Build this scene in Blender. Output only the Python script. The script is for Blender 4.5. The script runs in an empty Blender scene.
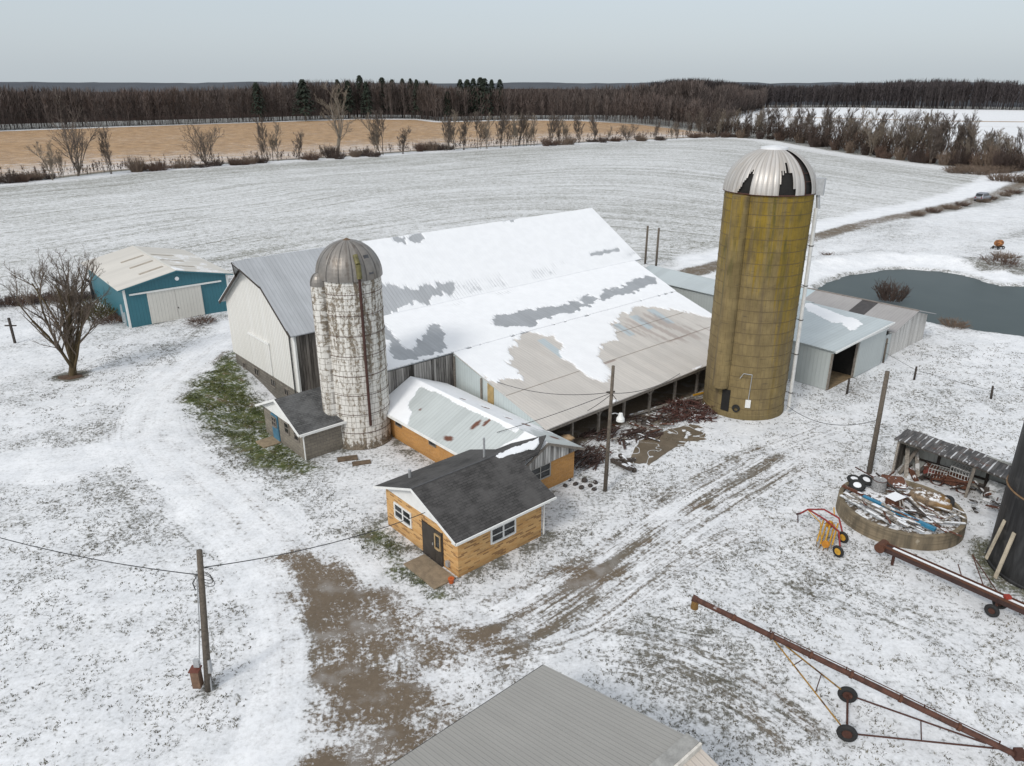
import bpy, math, random
import numpy as np
R = math.radians
rng = random.Random(7)
nrg = np.random.RandomState(11)
scene = bpy.context.scene
COL = scene.collection

# ------------------------------------------------------------------ frames
AX = R(41.3)                      # the farm's own axes: u runs back-right, v runs back-left
OX, OY = -2.45, 28.5              # near corner of the tan brick house
UX, UY = math.cos(AX), math.sin(AX)
VX, VY = -math.sin(AX), math.cos(AX)
def W(u, v): return (OX + u*UX + v*VX, OY + u*UY + v*VY)
# generated site measurements (metres)
ROOF_MAIN = {'left':[(2.49,30.06),(15.4,29.34),(13.37,27.19),(12.76,25.48),(11.65,24.11),(10.73,22.78),(3.55,21.89),(3.03,23.53)],'p1':[(12.08,25.27),(13.07,25.18),(13.82,24.72),(14.93,24.45),(16.19,24.48),(18.4,24.17),(18.19,23.66),(16.52,23.56),(15.07,23.28),(13.85,23.26),(12.49,23.14),(10.98,23.05),(10.63,23.13)],'r1':[(15.97,29.06),(16.8,29.13),(17.1,28.59),(15.92,28.58)],'r2':[(17.35,28.95),(18.61,29.16),(18.69,28.45),(18.03,27.95),(17.41,28.34),(17.07,28.69)],'r3':[(27.62,29.39),(29.35,29.27),(28.91,28.77),(27.82,28.92)],'st':[(34.58,24.51),(36.63,24.56),(38.6,24.45),(38.42,24.12),(35.79,24.1),(34.41,24.24)]}
ROOF_LEAN = {'p2':[(9.73,17.34),(10.6,18.46),(12.42,19.6),(13.42,19.96),(13.34,19.14),(13.03,18.03),(11.95,17.36),(11.54,16.31),(9.84,16.14),(9.15,16.51)],'p3':[(10.23,22.2),(10.29,21.52),(9.57,19.38),(9.35,17.92),(9.53,17.06),(9.19,16.3),(7.96,16.95),(8.18,18.14),(8.99,19.68),(8.71,19.83)],'p4':[(17.62,18.54),(19.12,19.2),(20.78,18.87),(22.29,18.87),(24.48,18.42),(26.22,18.25),(26.89,18.09),(25.9,17.14),(22.69,16.99),(19.71,16.61),(17.8,17.12),(17.25,17.83)],'p5':[(26.71,18.18),(27.71,18.6),(28.86,18.06),(29.74,18.73),(32.29,18.67),(26.54,18.5),(29.5,18.59),(30.83,18.89),(33.84,19.1),(37.07,19.66),(37.62,18.87),(36.67,17.96),(33.55,17.64),(31.26,17.47),(28.23,17.41),(25.38,17.07),(25.89,17.39)],'big':[(11.92,12.96),(11.4,11.46),(12.69,11.25),(13.54,10.53),(13.91,11.62),(14.25,12.77),(16.09,14.62),(18.64,15.42),(20.26,14.92),(19.76,13.32),(18.56,11.59),(17.87,9.74),(17.88,8.15),(18.34,7.64),(19.49,8.6),(21.22,10.77),(22.37,11.66),(23.89,11.94),(25.55,13.57),(27.63,14.26),(29.95,14.79),(32.03,14.31),(33.54,12.61),(33.97,11.52),(34.79,10.39),(26.02,4.23),(10.21,4.78),(10.28,7.23)]}
LEAN_PANELS = [[(25.8,13.77),(26.58,13.69),(26.19,11.69),(25.46,11.72)],[(28.38,14.25),(29.21,14.12),(28.72,11.95),(27.81,11.73)],[(30.79,14.47),(31.52,14.23),(30.98,11.62),(30.25,11.71)],[(18.52,14.6),(19.22,14.54),(18.73,11.84),(18.04,11.62)]]
PARLOR_BARE = [(5.76,12.45),(6.56,13.54),(8.03,14.37),(9.19,14.46),(9.27,13.5),(9.14,11.27),(9.02,8.62),(9.43,6.6),(9.47,4.64),(7.49,4.42),(4.91,6.69),(4.86,9.04),(5.3,11.89)]
GRAVEL = [[(-11.01,30.2),(-10.37,30.87),(-8.68,29.87),(-7.35,28.48),(-5.63,27.18),(-3.48,25.71),(-1.43,25.45),(-0.29,24.35),(-0.87,23.21),(-2.21,22.78),(-3.21,22.99),(-5.2,23.21),(-6.53,22.99),(-7.48,23.21),(-8.14,24.95),(-9.19,26.9),(-10.56,28.93)],[(-7.56,22.57),(-6.49,22.78),(-4.32,22.57),(-2.57,22.36),(-2.65,21.15),(-4.01,20.31),(-5.02,20.0),(-6.06,19.87),(-7.02,19.78),(-7.14,21.15)],[(-7.05,18.29),(-5.93,19.26),(-4.01,20.31),(-1.88,20.59),(-2.51,19.56),(-3.67,17.94),(-7.45,17.38)],[(2.48,29.08),(3.7,29.71),(4.81,29.08),(4.56,28.18),(3.48,27.46),(2.53,27.89)]]
GRASS = [[(-24.32,48.99),(-24.64,52.26),(-24.61,55.91),(-23.63,60.29),(-21.55,56.37),(-18.96,52.46),(-16.81,49.73),(-13.93,44.33),(-11.42,38.84),(-12.87,38.11),(-15.21,39.08),(-17.39,41.43),(-20.29,44.63),(-22.81,47.58)],[(-7.6,32.28),(-7.12,33.02),(-5.52,31.12),(-3.68,28.48),(-3.19,27.18),(-3.8,26.63),(-5.6,29.08)]]
DRIVE = [([(-25.72,67.47),(-25.92,61.62),(-25.84,55.01),(-25.34,49.36),(-23.79,44.33),(-20.97,40.1),(-17.18,36.5),(-13.75,32.92),(-11.18,29.48),(-9.15,26.23),(-8.02,23.77),(-7.36,21.15),(-7.28,18.53),(-7.66,17.02)],2.6),([(-31.32,38.84),(-26.96,39.46),(-23.72,41.43),(-22.8,45.1)],2.6),([(-9.16,29.87),(-5.81,26.9),(-2.53,24.35),(0.33,24.35),(2.99,26.9),(6.1,29.87),(9.79,33.4)],2.0)]
CORR = [([(-26.05,68.44),(-26.18,61.62),(-26.08,55.01),(-25.54,48.99),(-24.05,44.33),(-20.86,39.84),(-17.09,36.28),(-13.69,32.74),(-11.14,29.32),(-9.2,26.09),(-8.18,23.49),(-7.81,21.15),(-7.5,18.13)],6.0,0.34,0.15),([(-32.07,39.08),(-27.17,39.84),(-24.34,41.43),(-23.14,45.1),(-23.99,53.29)],3.5,0.28,0.1),([(-1.7,24.06),(0.76,25.45),(3.05,27.6),(5.37,29.71),(9.38,33.89),(12.92,37.06),(17.88,41.43)],2.3,0.95,0.55),([(-2.84,23.21),(0.33,24.35),(3.06,25.26),(5.86,28.33),(9.26,31.12),(12.92,33.4)],1.8,0.7,0.5),([(1.92,23.77),(5.15,23.89),(7.92,22.15),(10.11,19.78),(11.34,17.75)],2.2,0.65,0.3),([(-0.53,26.9),(3.83,26.56),(7.4,24.95),(10.94,24.35)],1.6,0.5,0.2),([(6.67,33.4),(12.24,38.84),(18.39,42.84),(22.87,45.9)],1.6,0.6,0.5),([(11.83,29.87),(15.3,26.9),(18.28,24.35),(19.44,21.15)],1.8,0.45,0.15)]
TRACKS = [[(-0.49,24.35),(2.09,26.63),(5.04,29.08),(9.27,33.4),(12.76,36.5),(16.71,39.84)],[(-1.35,25.58),(1.26,27.6),(4.2,29.87),(8.42,34.38),(11.99,37.87),(15.93,41.16)],[(1.14,24.35),(3.87,26.9),(6.47,29.24),(10.83,33.4)],[(-20.95,40.76),(-16.83,37.06),(-12.87,32.92),(-10.17,28.7),(-8.56,24.95),(-7.93,21.64),(-7.85,19.35)],[(-23.11,42.84),(-18.66,38.84),(-14.5,34.38),(-11.16,29.87),(-9.32,26.23),(-8.55,23.21)],[(3.59,24.35),(6.62,23.21),(9.13,21.15),(9.95,19.35)],[(5.04,23.21),(7.04,21.64),(8.92,19.35)],[(10.25,23.49),(14.24,22.67),(16.77,21.64),(18.7,21.15)],[(-25.09,62.99),(-25.45,55.01),(-24.98,49.36),(-23.79,44.33)],[(-26.5,64.43),(-26.75,54.35),(-25.95,47.58),(-25.03,42.84)]]
MUD = [([(25.17,52.26),(25.52,50.1),(25.53,47.58)],1.0),([(2.11,26.9),(6.87,31.56),(13.08,37.64),(16.89,40.36)],0.9),([(5.78,44.33),(8.66,45.9),(13.02,50.29)],1.3),([(3.97,42.12),(7.1,44.33)],1.0),([(-9.92,40.76),(-8.15,41.16),(-7.21,39.84)],0.8)]
INTERIOR = [(-3.66,48.06),(14.37,63.9),(19.15,55.73),(2.3,40.66)]
PAD = [(6.97,39.84),(8.17,42.84),(9.8,44.02),(11.9,45.26),(12.69,44.63),(12.39,42.84),(11.3,42.55),(9.63,41.16),(8.13,39.59)]
POND = [(33.23,80.48),(36.35,85.06),(40.85,88.55),(45.57,90.94),(49.07,91.77),(52.85,90.67),(54.75,88.55),(55.39,85.54),(56.04,83.17),(58.44,83.17),(72,90),(84,80),(80,64),(60,58),(46.47,64.43),(44.83,65.31),(42.19,67.16),(40.51,68.44),(39.75,69.76),(36.5,70)]
BANK = [(32.71,82.71),(39.49,91.22),(46.5,95.79),(53.61,97.0),(58.81,94.61),(61.16,90.13),(64.15,89.07)]
LANE = [(15.83,83.64),(25.49,92.32),(35.55,102.14),(48.88,114.92),(59.48,124.88),(76.17,137.77),(91.76,150.58),(104.01,162.57),(129.65,188.56)]
LANE_W = [(24.14,94.61),(36.44,104.9),(50.96,120.16),(62.22,131.03),(80.04,145.2),(96.28,160.97),(119.82,188.56),(133.43,202.29)]
WEEDROW = [(66.92,129.97),(77.36,136.6),(86.23,142.64),(98.44,153.42),(111.22,165.85)]
FIELDEDGE = [(-126.69,169.27),(-119.86,179.39),(-110.98,188.56),(-104.17,204.77),(-88.64,219.5),(-72.88,233.16),(-54.71,246.75),(-31.96,270.27),(-4.48,290.97),(35.8,317.9),(63.04,333.27),(92.98,350.16)]
FIELDEDGE2 = [(92.98,350.16),(107.87,326.96),(110.4,279.11),(113.88,246.75),(119.68,226.89),(123.41,212.56),(127.44,201.07),(129.65,188.56)]
TANFAR = [(-265.11,376.82),(-256.81,393.91),(-224.05,427.78),(-185.26,467.87),(-136.65,508.61),(-103.9,539.87),(-61.95,531.7),(-45.12,494.28),(5.31,523.78),(44.47,516.08),(76.0,467.87),(94.3,393.91),(102.52,368.81)]
FOREST = [(-281.99,333.27),(-259.69,398.42),(-226.77,433.09),(-185.26,467.87),(-138.63,516.08),(-105.5,548.28),(-62.89,539.87),(-45.76,501.34),(5.39,531.7),(60.15,539.87),(98.2,523.78),(111.63,467.87)]
FOREST2 = [(119.66,687.05),(233.51,813.07),(354.2,832.11),(419.35,777.47),(485.76,729.5),(553.19,687.05)]
FARHEDGE = [(202.26,575.16),(244.71,539.87),(275.88,508.61),(330.9,494.28)]
HEDGE1 = [(-108.9,192.9,11.9,'wide'),(-111.0,188.6,6.6,''),(-102.7,197.5,8.3,''),(-98.5,202.3,3.5,'bush'),(-110.5,184.4,6.5,''),(-86.7,218.1,9.1,'round'),(-72.5,230.0,9.6,''),(-70.5,233.2,8.3,''),(-65.3,236.4,6.4,''),(-59.6,243.2,3.0,''),(-55.3,246.7,16.4,'vase'),(-56.5,243.2,3.6,'bush'),(-42.2,254.1,10.8,''),(-44.5,254.1,9.6,''),(-36.5,258.0,6.3,''),(-23.3,270.3,9.2,''),(-20.5,274.6,9.7,''),(-17.3,274.6,8.7,''),(-12.2,279.1,9.8,''),(-9.3,279.1,9.1,''),(-4.4,283.7,9.6,''),(-2.6,288.5,8.7,''),(0.4,288.5,9.1,''),(2.3,293.5,8.9,''),(4.5,293.5,8.9,''),(8.3,293.5,8.5,''),(14.5,298.6,8.7,''),(18.7,303.9,8.4,''),(19.9,303.9,7.4,''),(26.9,309.3,8.2,''),(33.5,315.0,7.6,''),(39.5,315.0,4.6,''),(46.8,317.9,5.6,'round'),(60.2,327.0,5.5,''),(67.1,330.1,5.0,''),(70.3,333.3,5.6,'')]
HEDGE2 = [(78.8,346.7,10.4,''),(83.2,346.7,11.2,''),(89.4,350.2,12.0,''),(93.9,350.2,11.1,''),(100.7,353.7,11.4,''),(103.1,346.7,11.6,''),(105.9,339.8,12.2,''),(111.1,339.8,12.6,''),(115.9,339.8,13.0,''),(118.4,333.3,13.2,''),(118.2,320.9,13.1,''),(118.0,309.3,13.4,''),(115.9,293.5,13.8,''),(117.7,288.5,13.6,''),(117.6,279.1,14.1,''),(118.1,270.3,14.0,''),(120.1,266.1,13.5,''),(119.6,258.0,13.1,''),(119.4,250.4,13.3,''),(122.9,250.4,13.1,''),(122.3,243.2,14.4,'lean'),(123.0,236.4,13.2,''),(126.1,236.4,13.5,''),(125.7,230.0,14.0,''),(128.7,230.0,14.0,''),(129.9,226.9,13.8,''),(132.0,223.9,12.0,''),(132.4,220.9,11.6,''),(135.0,218.1,9.1,''),(146.5,223.9,10.4,''),(136.6,212.6,7.9,''),(121.0,223.9,10.9,''),(121.5,236.4,11.0,''),(115.5,250.4,10.4,''),(115.7,270.3,10.8,'')]
CONIFERS = [(-132.8,508.6,24.5),(-105.7,557.0,27.4),(-98.4,539.9,23.4),(-90.2,557.0,26.1),(-83.2,557.0,24.8),(-76.1,557.0,25.4),(-70.5,557.0,25.4),(-64.3,539.9,24.7),(-57.4,539.9,24.1),(-41.3,508.6,17.4),(-33.8,523.8,24.6),(-29.2,523.8,24.6),(-25.2,523.8,25.2),(-20.6,523.8,25.8),(-17.9,523.8,25.2),(-13.7,539.9,24.7),(-8.2,539.9,24.7),(-7.5,539.9,16.6),(6.2,539.9,10.2),(-157.9,494.3,22.7),(-117.6,539.9,24.7),(-110.7,539.9,24.1)]
BUSHES = [(-116.9,178.4,2.5),(-115.3,180.4,1.8),(-114.6,184.4,1.9),(-112.2,186.4,1.4),(-94.7,207.3,2.3),(-90.1,212.6,1.9),(-83.9,218.1,1.6),(-79.2,220.9,1.9),(-75.9,223.9,1.9),(-73.3,226.9,1.7),(-61.0,236.4,2.0),(-49.6,246.7,2.1),(-47.4,250.4,2.2),(-31.7,268.1,2.8),(-28.0,272.4,2.8),(-25.4,274.6,2.0),(12.8,293.5,2.9),(22.4,301.2,2.8),(36.4,312.1,2.1),(42.3,317.9,1.7),(52.5,320.9,2.3),(61.9,327.0,1.6),(79.0,339.8,2.1),(83.3,343.2,1.9),(89.9,346.7,1.7),(93.4,343.2,2.7),(99.0,339.8,3.3),(105.6,333.3,3.2),(111.0,323.9,3.3),(114.1,309.3,3.4),(112.2,288.5,3.5),(114.0,274.6,3.4),(113.9,262.0,3.5),(115.5,254.1,3.4),(116.2,245.0,3.5),(118.4,236.4,3.5),(119.8,230.0,3.4),(122.6,226.9,3.6),(123.8,220.9,3.6),(125.7,216.7,3.9),(127.5,212.6,4.0),(128.5,207.3,5.7),(128.2,202.3,5.5),(133.7,204.8,3.6)]
WEEDLEFT = [(-52.6,74.02),(-49.97,74.78),(-47.73,76.33),(-45.62,76.33)]
FIELD_NEAR = [(-61.09,74.4),(-53.32,75.16),(-48.41,77.53),(-46.09,81.36),(-31.69,85.06),(15.55,89.07),(26.36,95.79),(36.44,104.9),(50.6,119.25),(61.75,129.97),(79.36,143.91),(95.81,159.41),(117.28,184.37),(132.94,199.87)]
FOREST = [(-560, 60), (-420, 210)]+FOREST; TANFAR = [(-400, 190)]+TANFAR; FIELDEDGE = [(-185, 80), (-150, 130)]+FIELDEDGE; FIELD_NEAR = [(-185, 78)]+FIELD_NEAR
# ------------------------------------------------------------------ numpy helpers
def vnoise(x, y, seed=0):
    x = np.asarray(x, float); y = np.asarray(y, float)
    xi = np.floor(x).astype(np.int64); yi = np.floor(y).astype(np.int64)
    xf = x - xi; yf = y - yi
    xf = xf*xf*(3-2*xf); yf = yf*yf*(3-2*yf)
    def h(a, b):
        n = (a*374761393 + b*668265263 + seed*982451653) & 0x7fffffff
        n = ((n ^ (n >> 13))*1274126177) & 0x7fffffff
        return ((n ^ (n >> 16)) & 0xffff)/65535.0
    return (h(xi, yi)*(1-xf)+h(xi+1, yi)*xf)*(1-yf) + (h(xi, yi+1)*(1-xf)+h(xi+1, yi+1)*xf)*yf
def fbm(x, y, seed=0, o=4):
    s = 0; a = .5; t = 0
    for i in range(o):
        s = s + a*vnoise(x*2**i, y*2**i, seed+i*17); t += a; a *= .55
    return s/t
def poly_sd(px, py, poly):
    """signed distance to a polygon, negative inside"""
    px = np.asarray(px, float); py = np.asarray(py, float)
    d = np.full(px.shape, 1e9); ins = np.zeros(px.shape, bool)
    n = len(poly)
    for i in range(n):
        ax, ay = poly[i]; bx, by = poly[(i+1) % n]
        ex, ey = bx-ax, by-ay
        t = np.clip(((px-ax)*ex+(py-ay)*ey)/(ex*ex+ey*ey+1e-9), 0, 1)
        d = np.minimum(d, np.hypot(px-ax-t*ex, py-ay-t*ey))
        c = ((ay > py) != (by > py)) & (px < ex*(py-ay)/(ey if abs(ey) > 1e-9 else 1e-9)+ax)
        ins ^= c
    return np.where(ins, -d, d)
def line_d(px, py, pts):
    """distance to a polyline and the running length there"""
    d = np.full(np.shape(px), 1e9); s = np.zeros(np.shape(px)); L = 0
    for (ax, ay), (bx, by) in zip(pts[:-1], pts[1:]):
        ex, ey = bx-ax, by-ay; l = math.hypot(ex, ey)
        t = np.clip(((px-ax)*ex+(py-ay)*ey)/(l*l+1e-9), 0, 1)
        dd = np.hypot(px-ax-t*ex, py-ay-t*ey)
        m = dd < d; d = np.where(m, dd, d); s = np.where(m, L+t*l, s); L += l
    return d, s
def sm(x, a, b):
    t = np.clip((x-a)/(b-a), 0, 1); return t*t*(3-2*t)

# ------------------------------------------------------------------ mesh builder
class MB:
    def __init__(s): s.v = []; s.f = []
    def add(s, vs, fs):
        o = len(s.v); s.v += [tuple(p) for p in vs]; s.f += [tuple(o+i for i in f) for f in fs]; return s
    def box(s, x0, x1, y0, y1, z0, z1):
        if x0 > x1: x0, x1 = x1, x0
        if y0 > y1: y0, y1 = y1, y0
        return s.add([(x0,y0,z0),(x1,y0,z0),(x1,y1,z0),(x0,y1,z0),(x0,y0,z1),(x1,y0,z1),(x1,y1,z1),(x0,y1,z1)],
              [(3,2,1,0),(4,5,6,7),(0,1,5,4),(1,2,6,5),(2,3,7,6),(3,0,4,7)])
    def beam(s, p, q, w, h, up=(0,0,1)):
        p = np.array(p, float); q = np.array(q, float); d = q-p; d /= np.linalg.norm(d)
        up = np.array(up, float)
        if abs(d@up) > .97: up = np.array((1., 0, 0))
        a = np.cross(d, up); a /= np.linalg.norm(a); b = np.cross(a, d)
        vs = [c+a*i*w/2+b*j*h/2 for c in (p, q) for i, j in ((-1,-1),(1,-1),(1,1),(-1,1))]
        return s.add(vs, [(3,2,1,0),(4,5,6,7),(0,1,5,4),(1,2,6,5),(2,3,7,6),(3,0,4,7)])
    def tube(s, p, q, r, r2=None, n=8, cap=True):
        p = np.array(p, float); q = np.array(q, float); d = q-p; L = np.linalg.norm(d)
        if L < 1e-6: return s
        d /= L; up = np.array((0, 0, 1.)) if abs(d[2]) < .9 else np.array((1., 0, 0))
        a = np.cross(d, up); a /= np.linalg.norm(a); b = np.cross(a, d)
        r2 = r if r2 is None else r2
        vs = [c+rr*(a*math.cos(t)+b*math.sin(t)) for c, rr in ((p, r), (q, r2)) for t in [2*math.pi*i/n for i in range(n)]]
        fs = [(i, (i+1) % n, n+(i+1) % n, n+i) for i in range(n)]
        if cap: fs += [tuple(range(n-1, -1, -1)), tuple(range(n, 2*n))]
        return s.add(vs, fs)
    def path(s, pts, r, n=6):
        for a, b in zip(pts[:-1], pts[1:]): s.tube(a, b, r, n=n)
        return s
    def rev(s, prof, n=32, c=(0, 0), a0=0, a1=2*math.pi, keep=None):
        full = abs(a1-a0-2*math.pi) < 1e-6; m = n if full else n+1
        vs = [(c[0]+r*math.cos(a0+(a1-a0)*i/n), c[1]+r*math.sin(a0+(a1-a0)*i/n), z) for r, z in prof for i in range(m)]
        fs = []
        for j in range(len(prof)-1):
            for i in range(n):
                if keep and not keep((i+.5)/n, (j+.5)/(len(prof)-1)): continue
                fs.append((j*m+i, j*m+(i+1) % m, (j+1)*m+(i+1) % m, (j+1)*m+i))
        return s.add(vs, fs)
    def prism(s, poly, d):
        """planar polygon (3D points) extruded by the vector d"""
        n = len(poly); vs = [tuple(p) for p in poly]+[tuple(p[i]+d[i] for i in range(3)) for p in poly]
        return s.add(vs, [tuple(range(n-1, -1, -1)), tuple(range(n, 2*n))]+[(i, (i+1) % n, n+(i+1) % n, n+i) for i in range(n)])
    def slab(s, a, b, c, d, t):
        return s.prism([a, b, c, d], (0, 0, -t))
    def torus(s, c, axis, R_, r, n=20, m=8):
        c = np.array(c, float); ax = np.array(axis, float); ax /= np.linalg.norm(ax)
        up = np.array((0, 0, 1.)) if abs(ax[2]) < .9 else np.array((1., 0, 0))
        a = np.cross(ax, up); a /= np.linalg.norm(a); b = np.cross(a, ax)
        vs = []
        for i in range(n):
            t = 2*math.pi*i/n; e = a*math.cos(t)+b*math.sin(t)
            for j in range(m):
                q = 2*math.pi*j/m; vs.append(c+e*(R_+r*math.cos(q))+ax*r*math.sin(q))
        return s.add(vs, [(i*m+j, i*m+(j+1) % m, ((i+1) % n)*m+(j+1) % m, ((i+1) % n)*m+j) for i in range(n) for j in range(m)])

def mesh_np(name, V, F, attrs=None):
    me = bpy.data.meshes.new(name)
    V = np.asarray(V, np.float32)
    if isinstance(F, np.ndarray):
        k = F.shape[1]
        me.vertices.add(len(V)); me.vertices.foreach_set('co', V.ravel())
        me.loops.add(F.size); me.loops.foreach_set('vertex_index', F.astype(np.int32).ravel())
        me.polygons.add(len(F)); me.polygons.foreach_set('loop_start', np.arange(0, F.size, k, dtype=np.int32))
        me.polygons.foreach_set('loop_total', np.full(len(F), k, np.int32))
        me.update(calc_edges=True)
    else:
        me.from_pydata([tuple(map(float, p)) for p in V], [], F); me.update()
    for k, a in (attrs or {}).items():
        at = me.attributes.new(k, 'FLOAT', 'POINT'); at.data.foreach_set('value', np.asarray(a, np.float32))
    return me
def link(o, parent=None):
    COL.objects.link(o)
    if parent is not None: o.parent = parent
    return o
OFF = {}
def obj(name, m, mat, parent=None, smooth=False, attrs=None, label=None, bevel=0):
    V = m.v if isinstance(m, MB) else m[0]; F = m.f if isinstance(m, MB) else m[1]
    V = np.asarray(V, float)
    if parent is not None and parent.name in OFF: V = V - np.array(OFF[parent.name])
    me = mesh_np(name, V, F, attrs)
    me.materials.append(mat)
    o = bpy.data.objects.new(name, me)
    link(o, parent)
    if parent is not None and parent.name in OFF and parent.parent is not None: pass
    if parent is not None and parent.name in OFF: OFF[o.name] = OFF[parent.name]
    if smooth: me.polygons.foreach_set('use_smooth', np.ones(len(me.polygons), bool))
    if label: o['label'] = label
    if bevel:
        b = o.modifiers.new('bevel', 'BEVEL'); b.width = bevel; b.segments = 2; b.limit_method = 'ANGLE'
    return o
def thing(name, label, cat, loc=(0, 0, 0), rot=0, group=None, uv=None):
    """An Empty at the base. With uv=(u, v) its parts are written in farm coordinates."""
    o = bpy.data.objects.new(name, None); o.empty_display_size = .5
    link(o)
    if uv is not None:
        x, y = W(*uv); o.location = (x, y, 0); o.rotation_euler = (0, 0, AX); OFF[o.name] = (uv[0], uv[1], 0)
    else:
        o.location = loc; o.rotation_euler = (0, 0, rot)
    o['label'] = label; o['category'] = cat
    if group: o['group'] = group
    return o
def tag(o, label, cat, group=None, kind=None):
    if label: o['label'] = label
    if cat: o['category'] = cat
    if group: o['group'] = group
    if kind: o['kind'] = kind
    return o
def dup(root, loc, rot=None, label=None, scale=None):
    r = root.copy(); COL.objects.link(r); r.location = loc
    if rot is not None: r.rotation_euler = (0, 0, rot)
    if scale is not None: r.scale = scale
    if label: r['label'] = label
    for ch in list(root.children):
        c = ch.copy(); COL.objects.link(c); c.parent = r
        for g in list(ch.children):
            d = g.copy(); COL.objects.link(d); d.parent = c
    return r

# ------------------------------------------------------------------ materials
class NT:
    def __init__(s, name):
        s.m = bpy.data.materials.new(name); s.m.use_nodes = True
        s.t = s.m.node_tree; s.n = s.t.nodes; s.b = s.n['Principled BSDF']; s.co = None
    def node(s, t, **kw):
        n = s.n.new(t)
        for k, v in kw.items(): setattr(n, k, v)
        return n
    def set(s, sock, v):
        if isinstance(v, bpy.types.NodeSocket): s.t.links.new(v, sock)
        elif isinstance(v, (tuple, list)) and len(v) == 3 and sock.type == 'RGBA': sock.default_value = (*v, 1)
        else: sock.default_value = v
    def obj(s):
        if s.co is None: s.co = s.node('ShaderNodeTexCoord').outputs['Object']
        return s.co
    def xyz(s, v=None):
        n = s.node('ShaderNodeSeparateXYZ'); s.set(n.inputs[0], v or s.obj()); return n.outputs
    def vec(s, x=0., y=0., z=0.):
        n = s.node('ShaderNodeCombineXYZ')
        for i, a in enumerate((x, y, z)): s.set(n.inputs[i], a)
        return n.outputs[0]
    def math(s, op, a, b=0., c=None):
        n = s.node('ShaderNodeMath', operation=op); s.set(n.inputs[0], a); s.set(n.inputs[1], b)
        if c is not None: s.set(n.inputs[2], c)
        return n.outputs[0]
    def mul(s, a, b): return s.math('MULTIPLY', a, b)
    def addm(s, a, b): return s.math('ADD', a, b)
    def sub(s, a, b): return s.math('SUBTRACT', a, b)
    def scale(s, x, y, z, v=None):
        n = s.node('ShaderNodeVectorMath', operation='MULTIPLY'); s.set(n.inputs[0], v or s.obj()); n.inputs[1].default_value = (x, y, z); return n.outputs[0]
    def noise(s, scale, detail=4, rough=.6, v=None, dist=0):
        n = s.node('ShaderNodeTexNoise'); s.set(n.inputs['Vector'], v or s.obj())
        n.inputs['Scale'].default_value = scale; n.inputs['Detail'].default_value = detail
        n.inputs['Roughness'].default_value = rough; n.inputs['Distortion'].default_value = dist
        return n.outputs['Fac']
    def step(s, f, a, b, lo=0., hi=1.):
        n = s.node('ShaderNodeMapRange', interpolation_type='SMOOTHSTEP'); s.set(n.inputs['Value'], f)
        s.set(n.inputs['From Min'], a); s.set(n.inputs['From Max'], b)
        n.inputs['To Min'].default_value = lo; n.inputs['To Max'].default_value = hi
        return n.outputs['Result']
    def mix(s, f, a, b, mode='MIX'):
        n = s.node('ShaderNodeMix', data_type='RGBA', blend_type=mode)
        s.set(n.inputs['Factor'], f); s.set(n.inputs['A'] if False else n.inputs[6], a); s.set(n.inputs[7], b)
        return n.outputs[2]
    def attr(s, name):
        n = s.node('ShaderNodeAttribute', attribute_name=name); return n.outputs['Fac']
    def brick(s, v, w, h, c1, c2, cm, mortar=.01, bias=0., off=.5):
        n = s.node('ShaderNodeTexBrick'); s.set(n.inputs['Vector'], v)
        s.set(n.inputs['Color1'], c1); s.set(n.inputs['Color2'], c2); s.set(n.inputs['Mortar'], cm)
        n.inputs['Scale'].default_value = 1; n.inputs['Mortar Size'].default_value = mortar; n.inputs['Bias'].default_value = bias
        n.inputs['Brick Width'].default_value = w; n.inputs['Row Height'].default_value = h; n.offset = off
        return n.outputs
    def bump(s, h, strength=.5, dist=.02):
        n = s.node('ShaderNodeBump'); s.set(n.inputs['Height'], h); n.inputs['Strength'].default_value = strength; n.inputs['Distance'].default_value = dist
        return n.outputs[0]
    def done(s, col, rough=.8, bump=None, metal=0., spec=None):
        s.set(s.b.inputs['Base Color'], col); s.set(s.b.inputs['Roughness'], rough); s.set(s.b.inputs['Metallic'], metal)
        if spec is not None: s.b.inputs['Specular IOR Level'].default_value = spec
        if bump is not None: s.set(s.b.inputs['Normal'], bump)
        return s.m
SNOW = (.80, .815, .84)
def plain(name, col, rough=.7, var=.25, sc=3., metal=0., bump=.1):
    t = NT(name); n = t.noise(sc, 5); n2 = t.noise(sc*7, 3)
    f = t.addm(t.mul(n, .7), t.mul(n2, .3))
    c = t.mix(t.step(f, .3, .7), tuple(x*(1-var) for x in col), tuple(min(1, x*(1+var)) for x in col))
    return t.done(c, rough, t.bump(n2, bump, .01), metal)
def rusty(name, col, rust=(.10, .035, .018), amt=.5, sc=3.):
    t = NT(name); n = t.noise(sc, 6, .7)
    c = t.mix(t.step(n, .62-amt*.3, .70-amt*.3), col, t.mix(t.noise(sc*4), rust, tuple(x*.45 for x in rust)))
    return t.done(c, .75, t.bump(n, .3, .01))
def snowcap(name, base, amount=.5, sc=2.5, rough=.8):
    """base colour with snow lying on the upward faces"""
    t = NT(name)
    g = t.node('ShaderNodeNewGeometry').outputs['Normal']
    z = t.xyz(g)[2]; n = t.noise(sc, 5, .65); n2 = t.noise(sc*5, 3)
    c = t.mix(t.step(n2, .3, .7), tuple(x*.6 for x in base), tuple(x*1.25 for x in base))
    m = t.mul(t.step(z, .5, .8), t.step(n, .72-amount*.45, .78-amount*.45))
    return t.done(t.mix(m, c, SNOW), rough, t.bump(n2, .3, .02))
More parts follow.
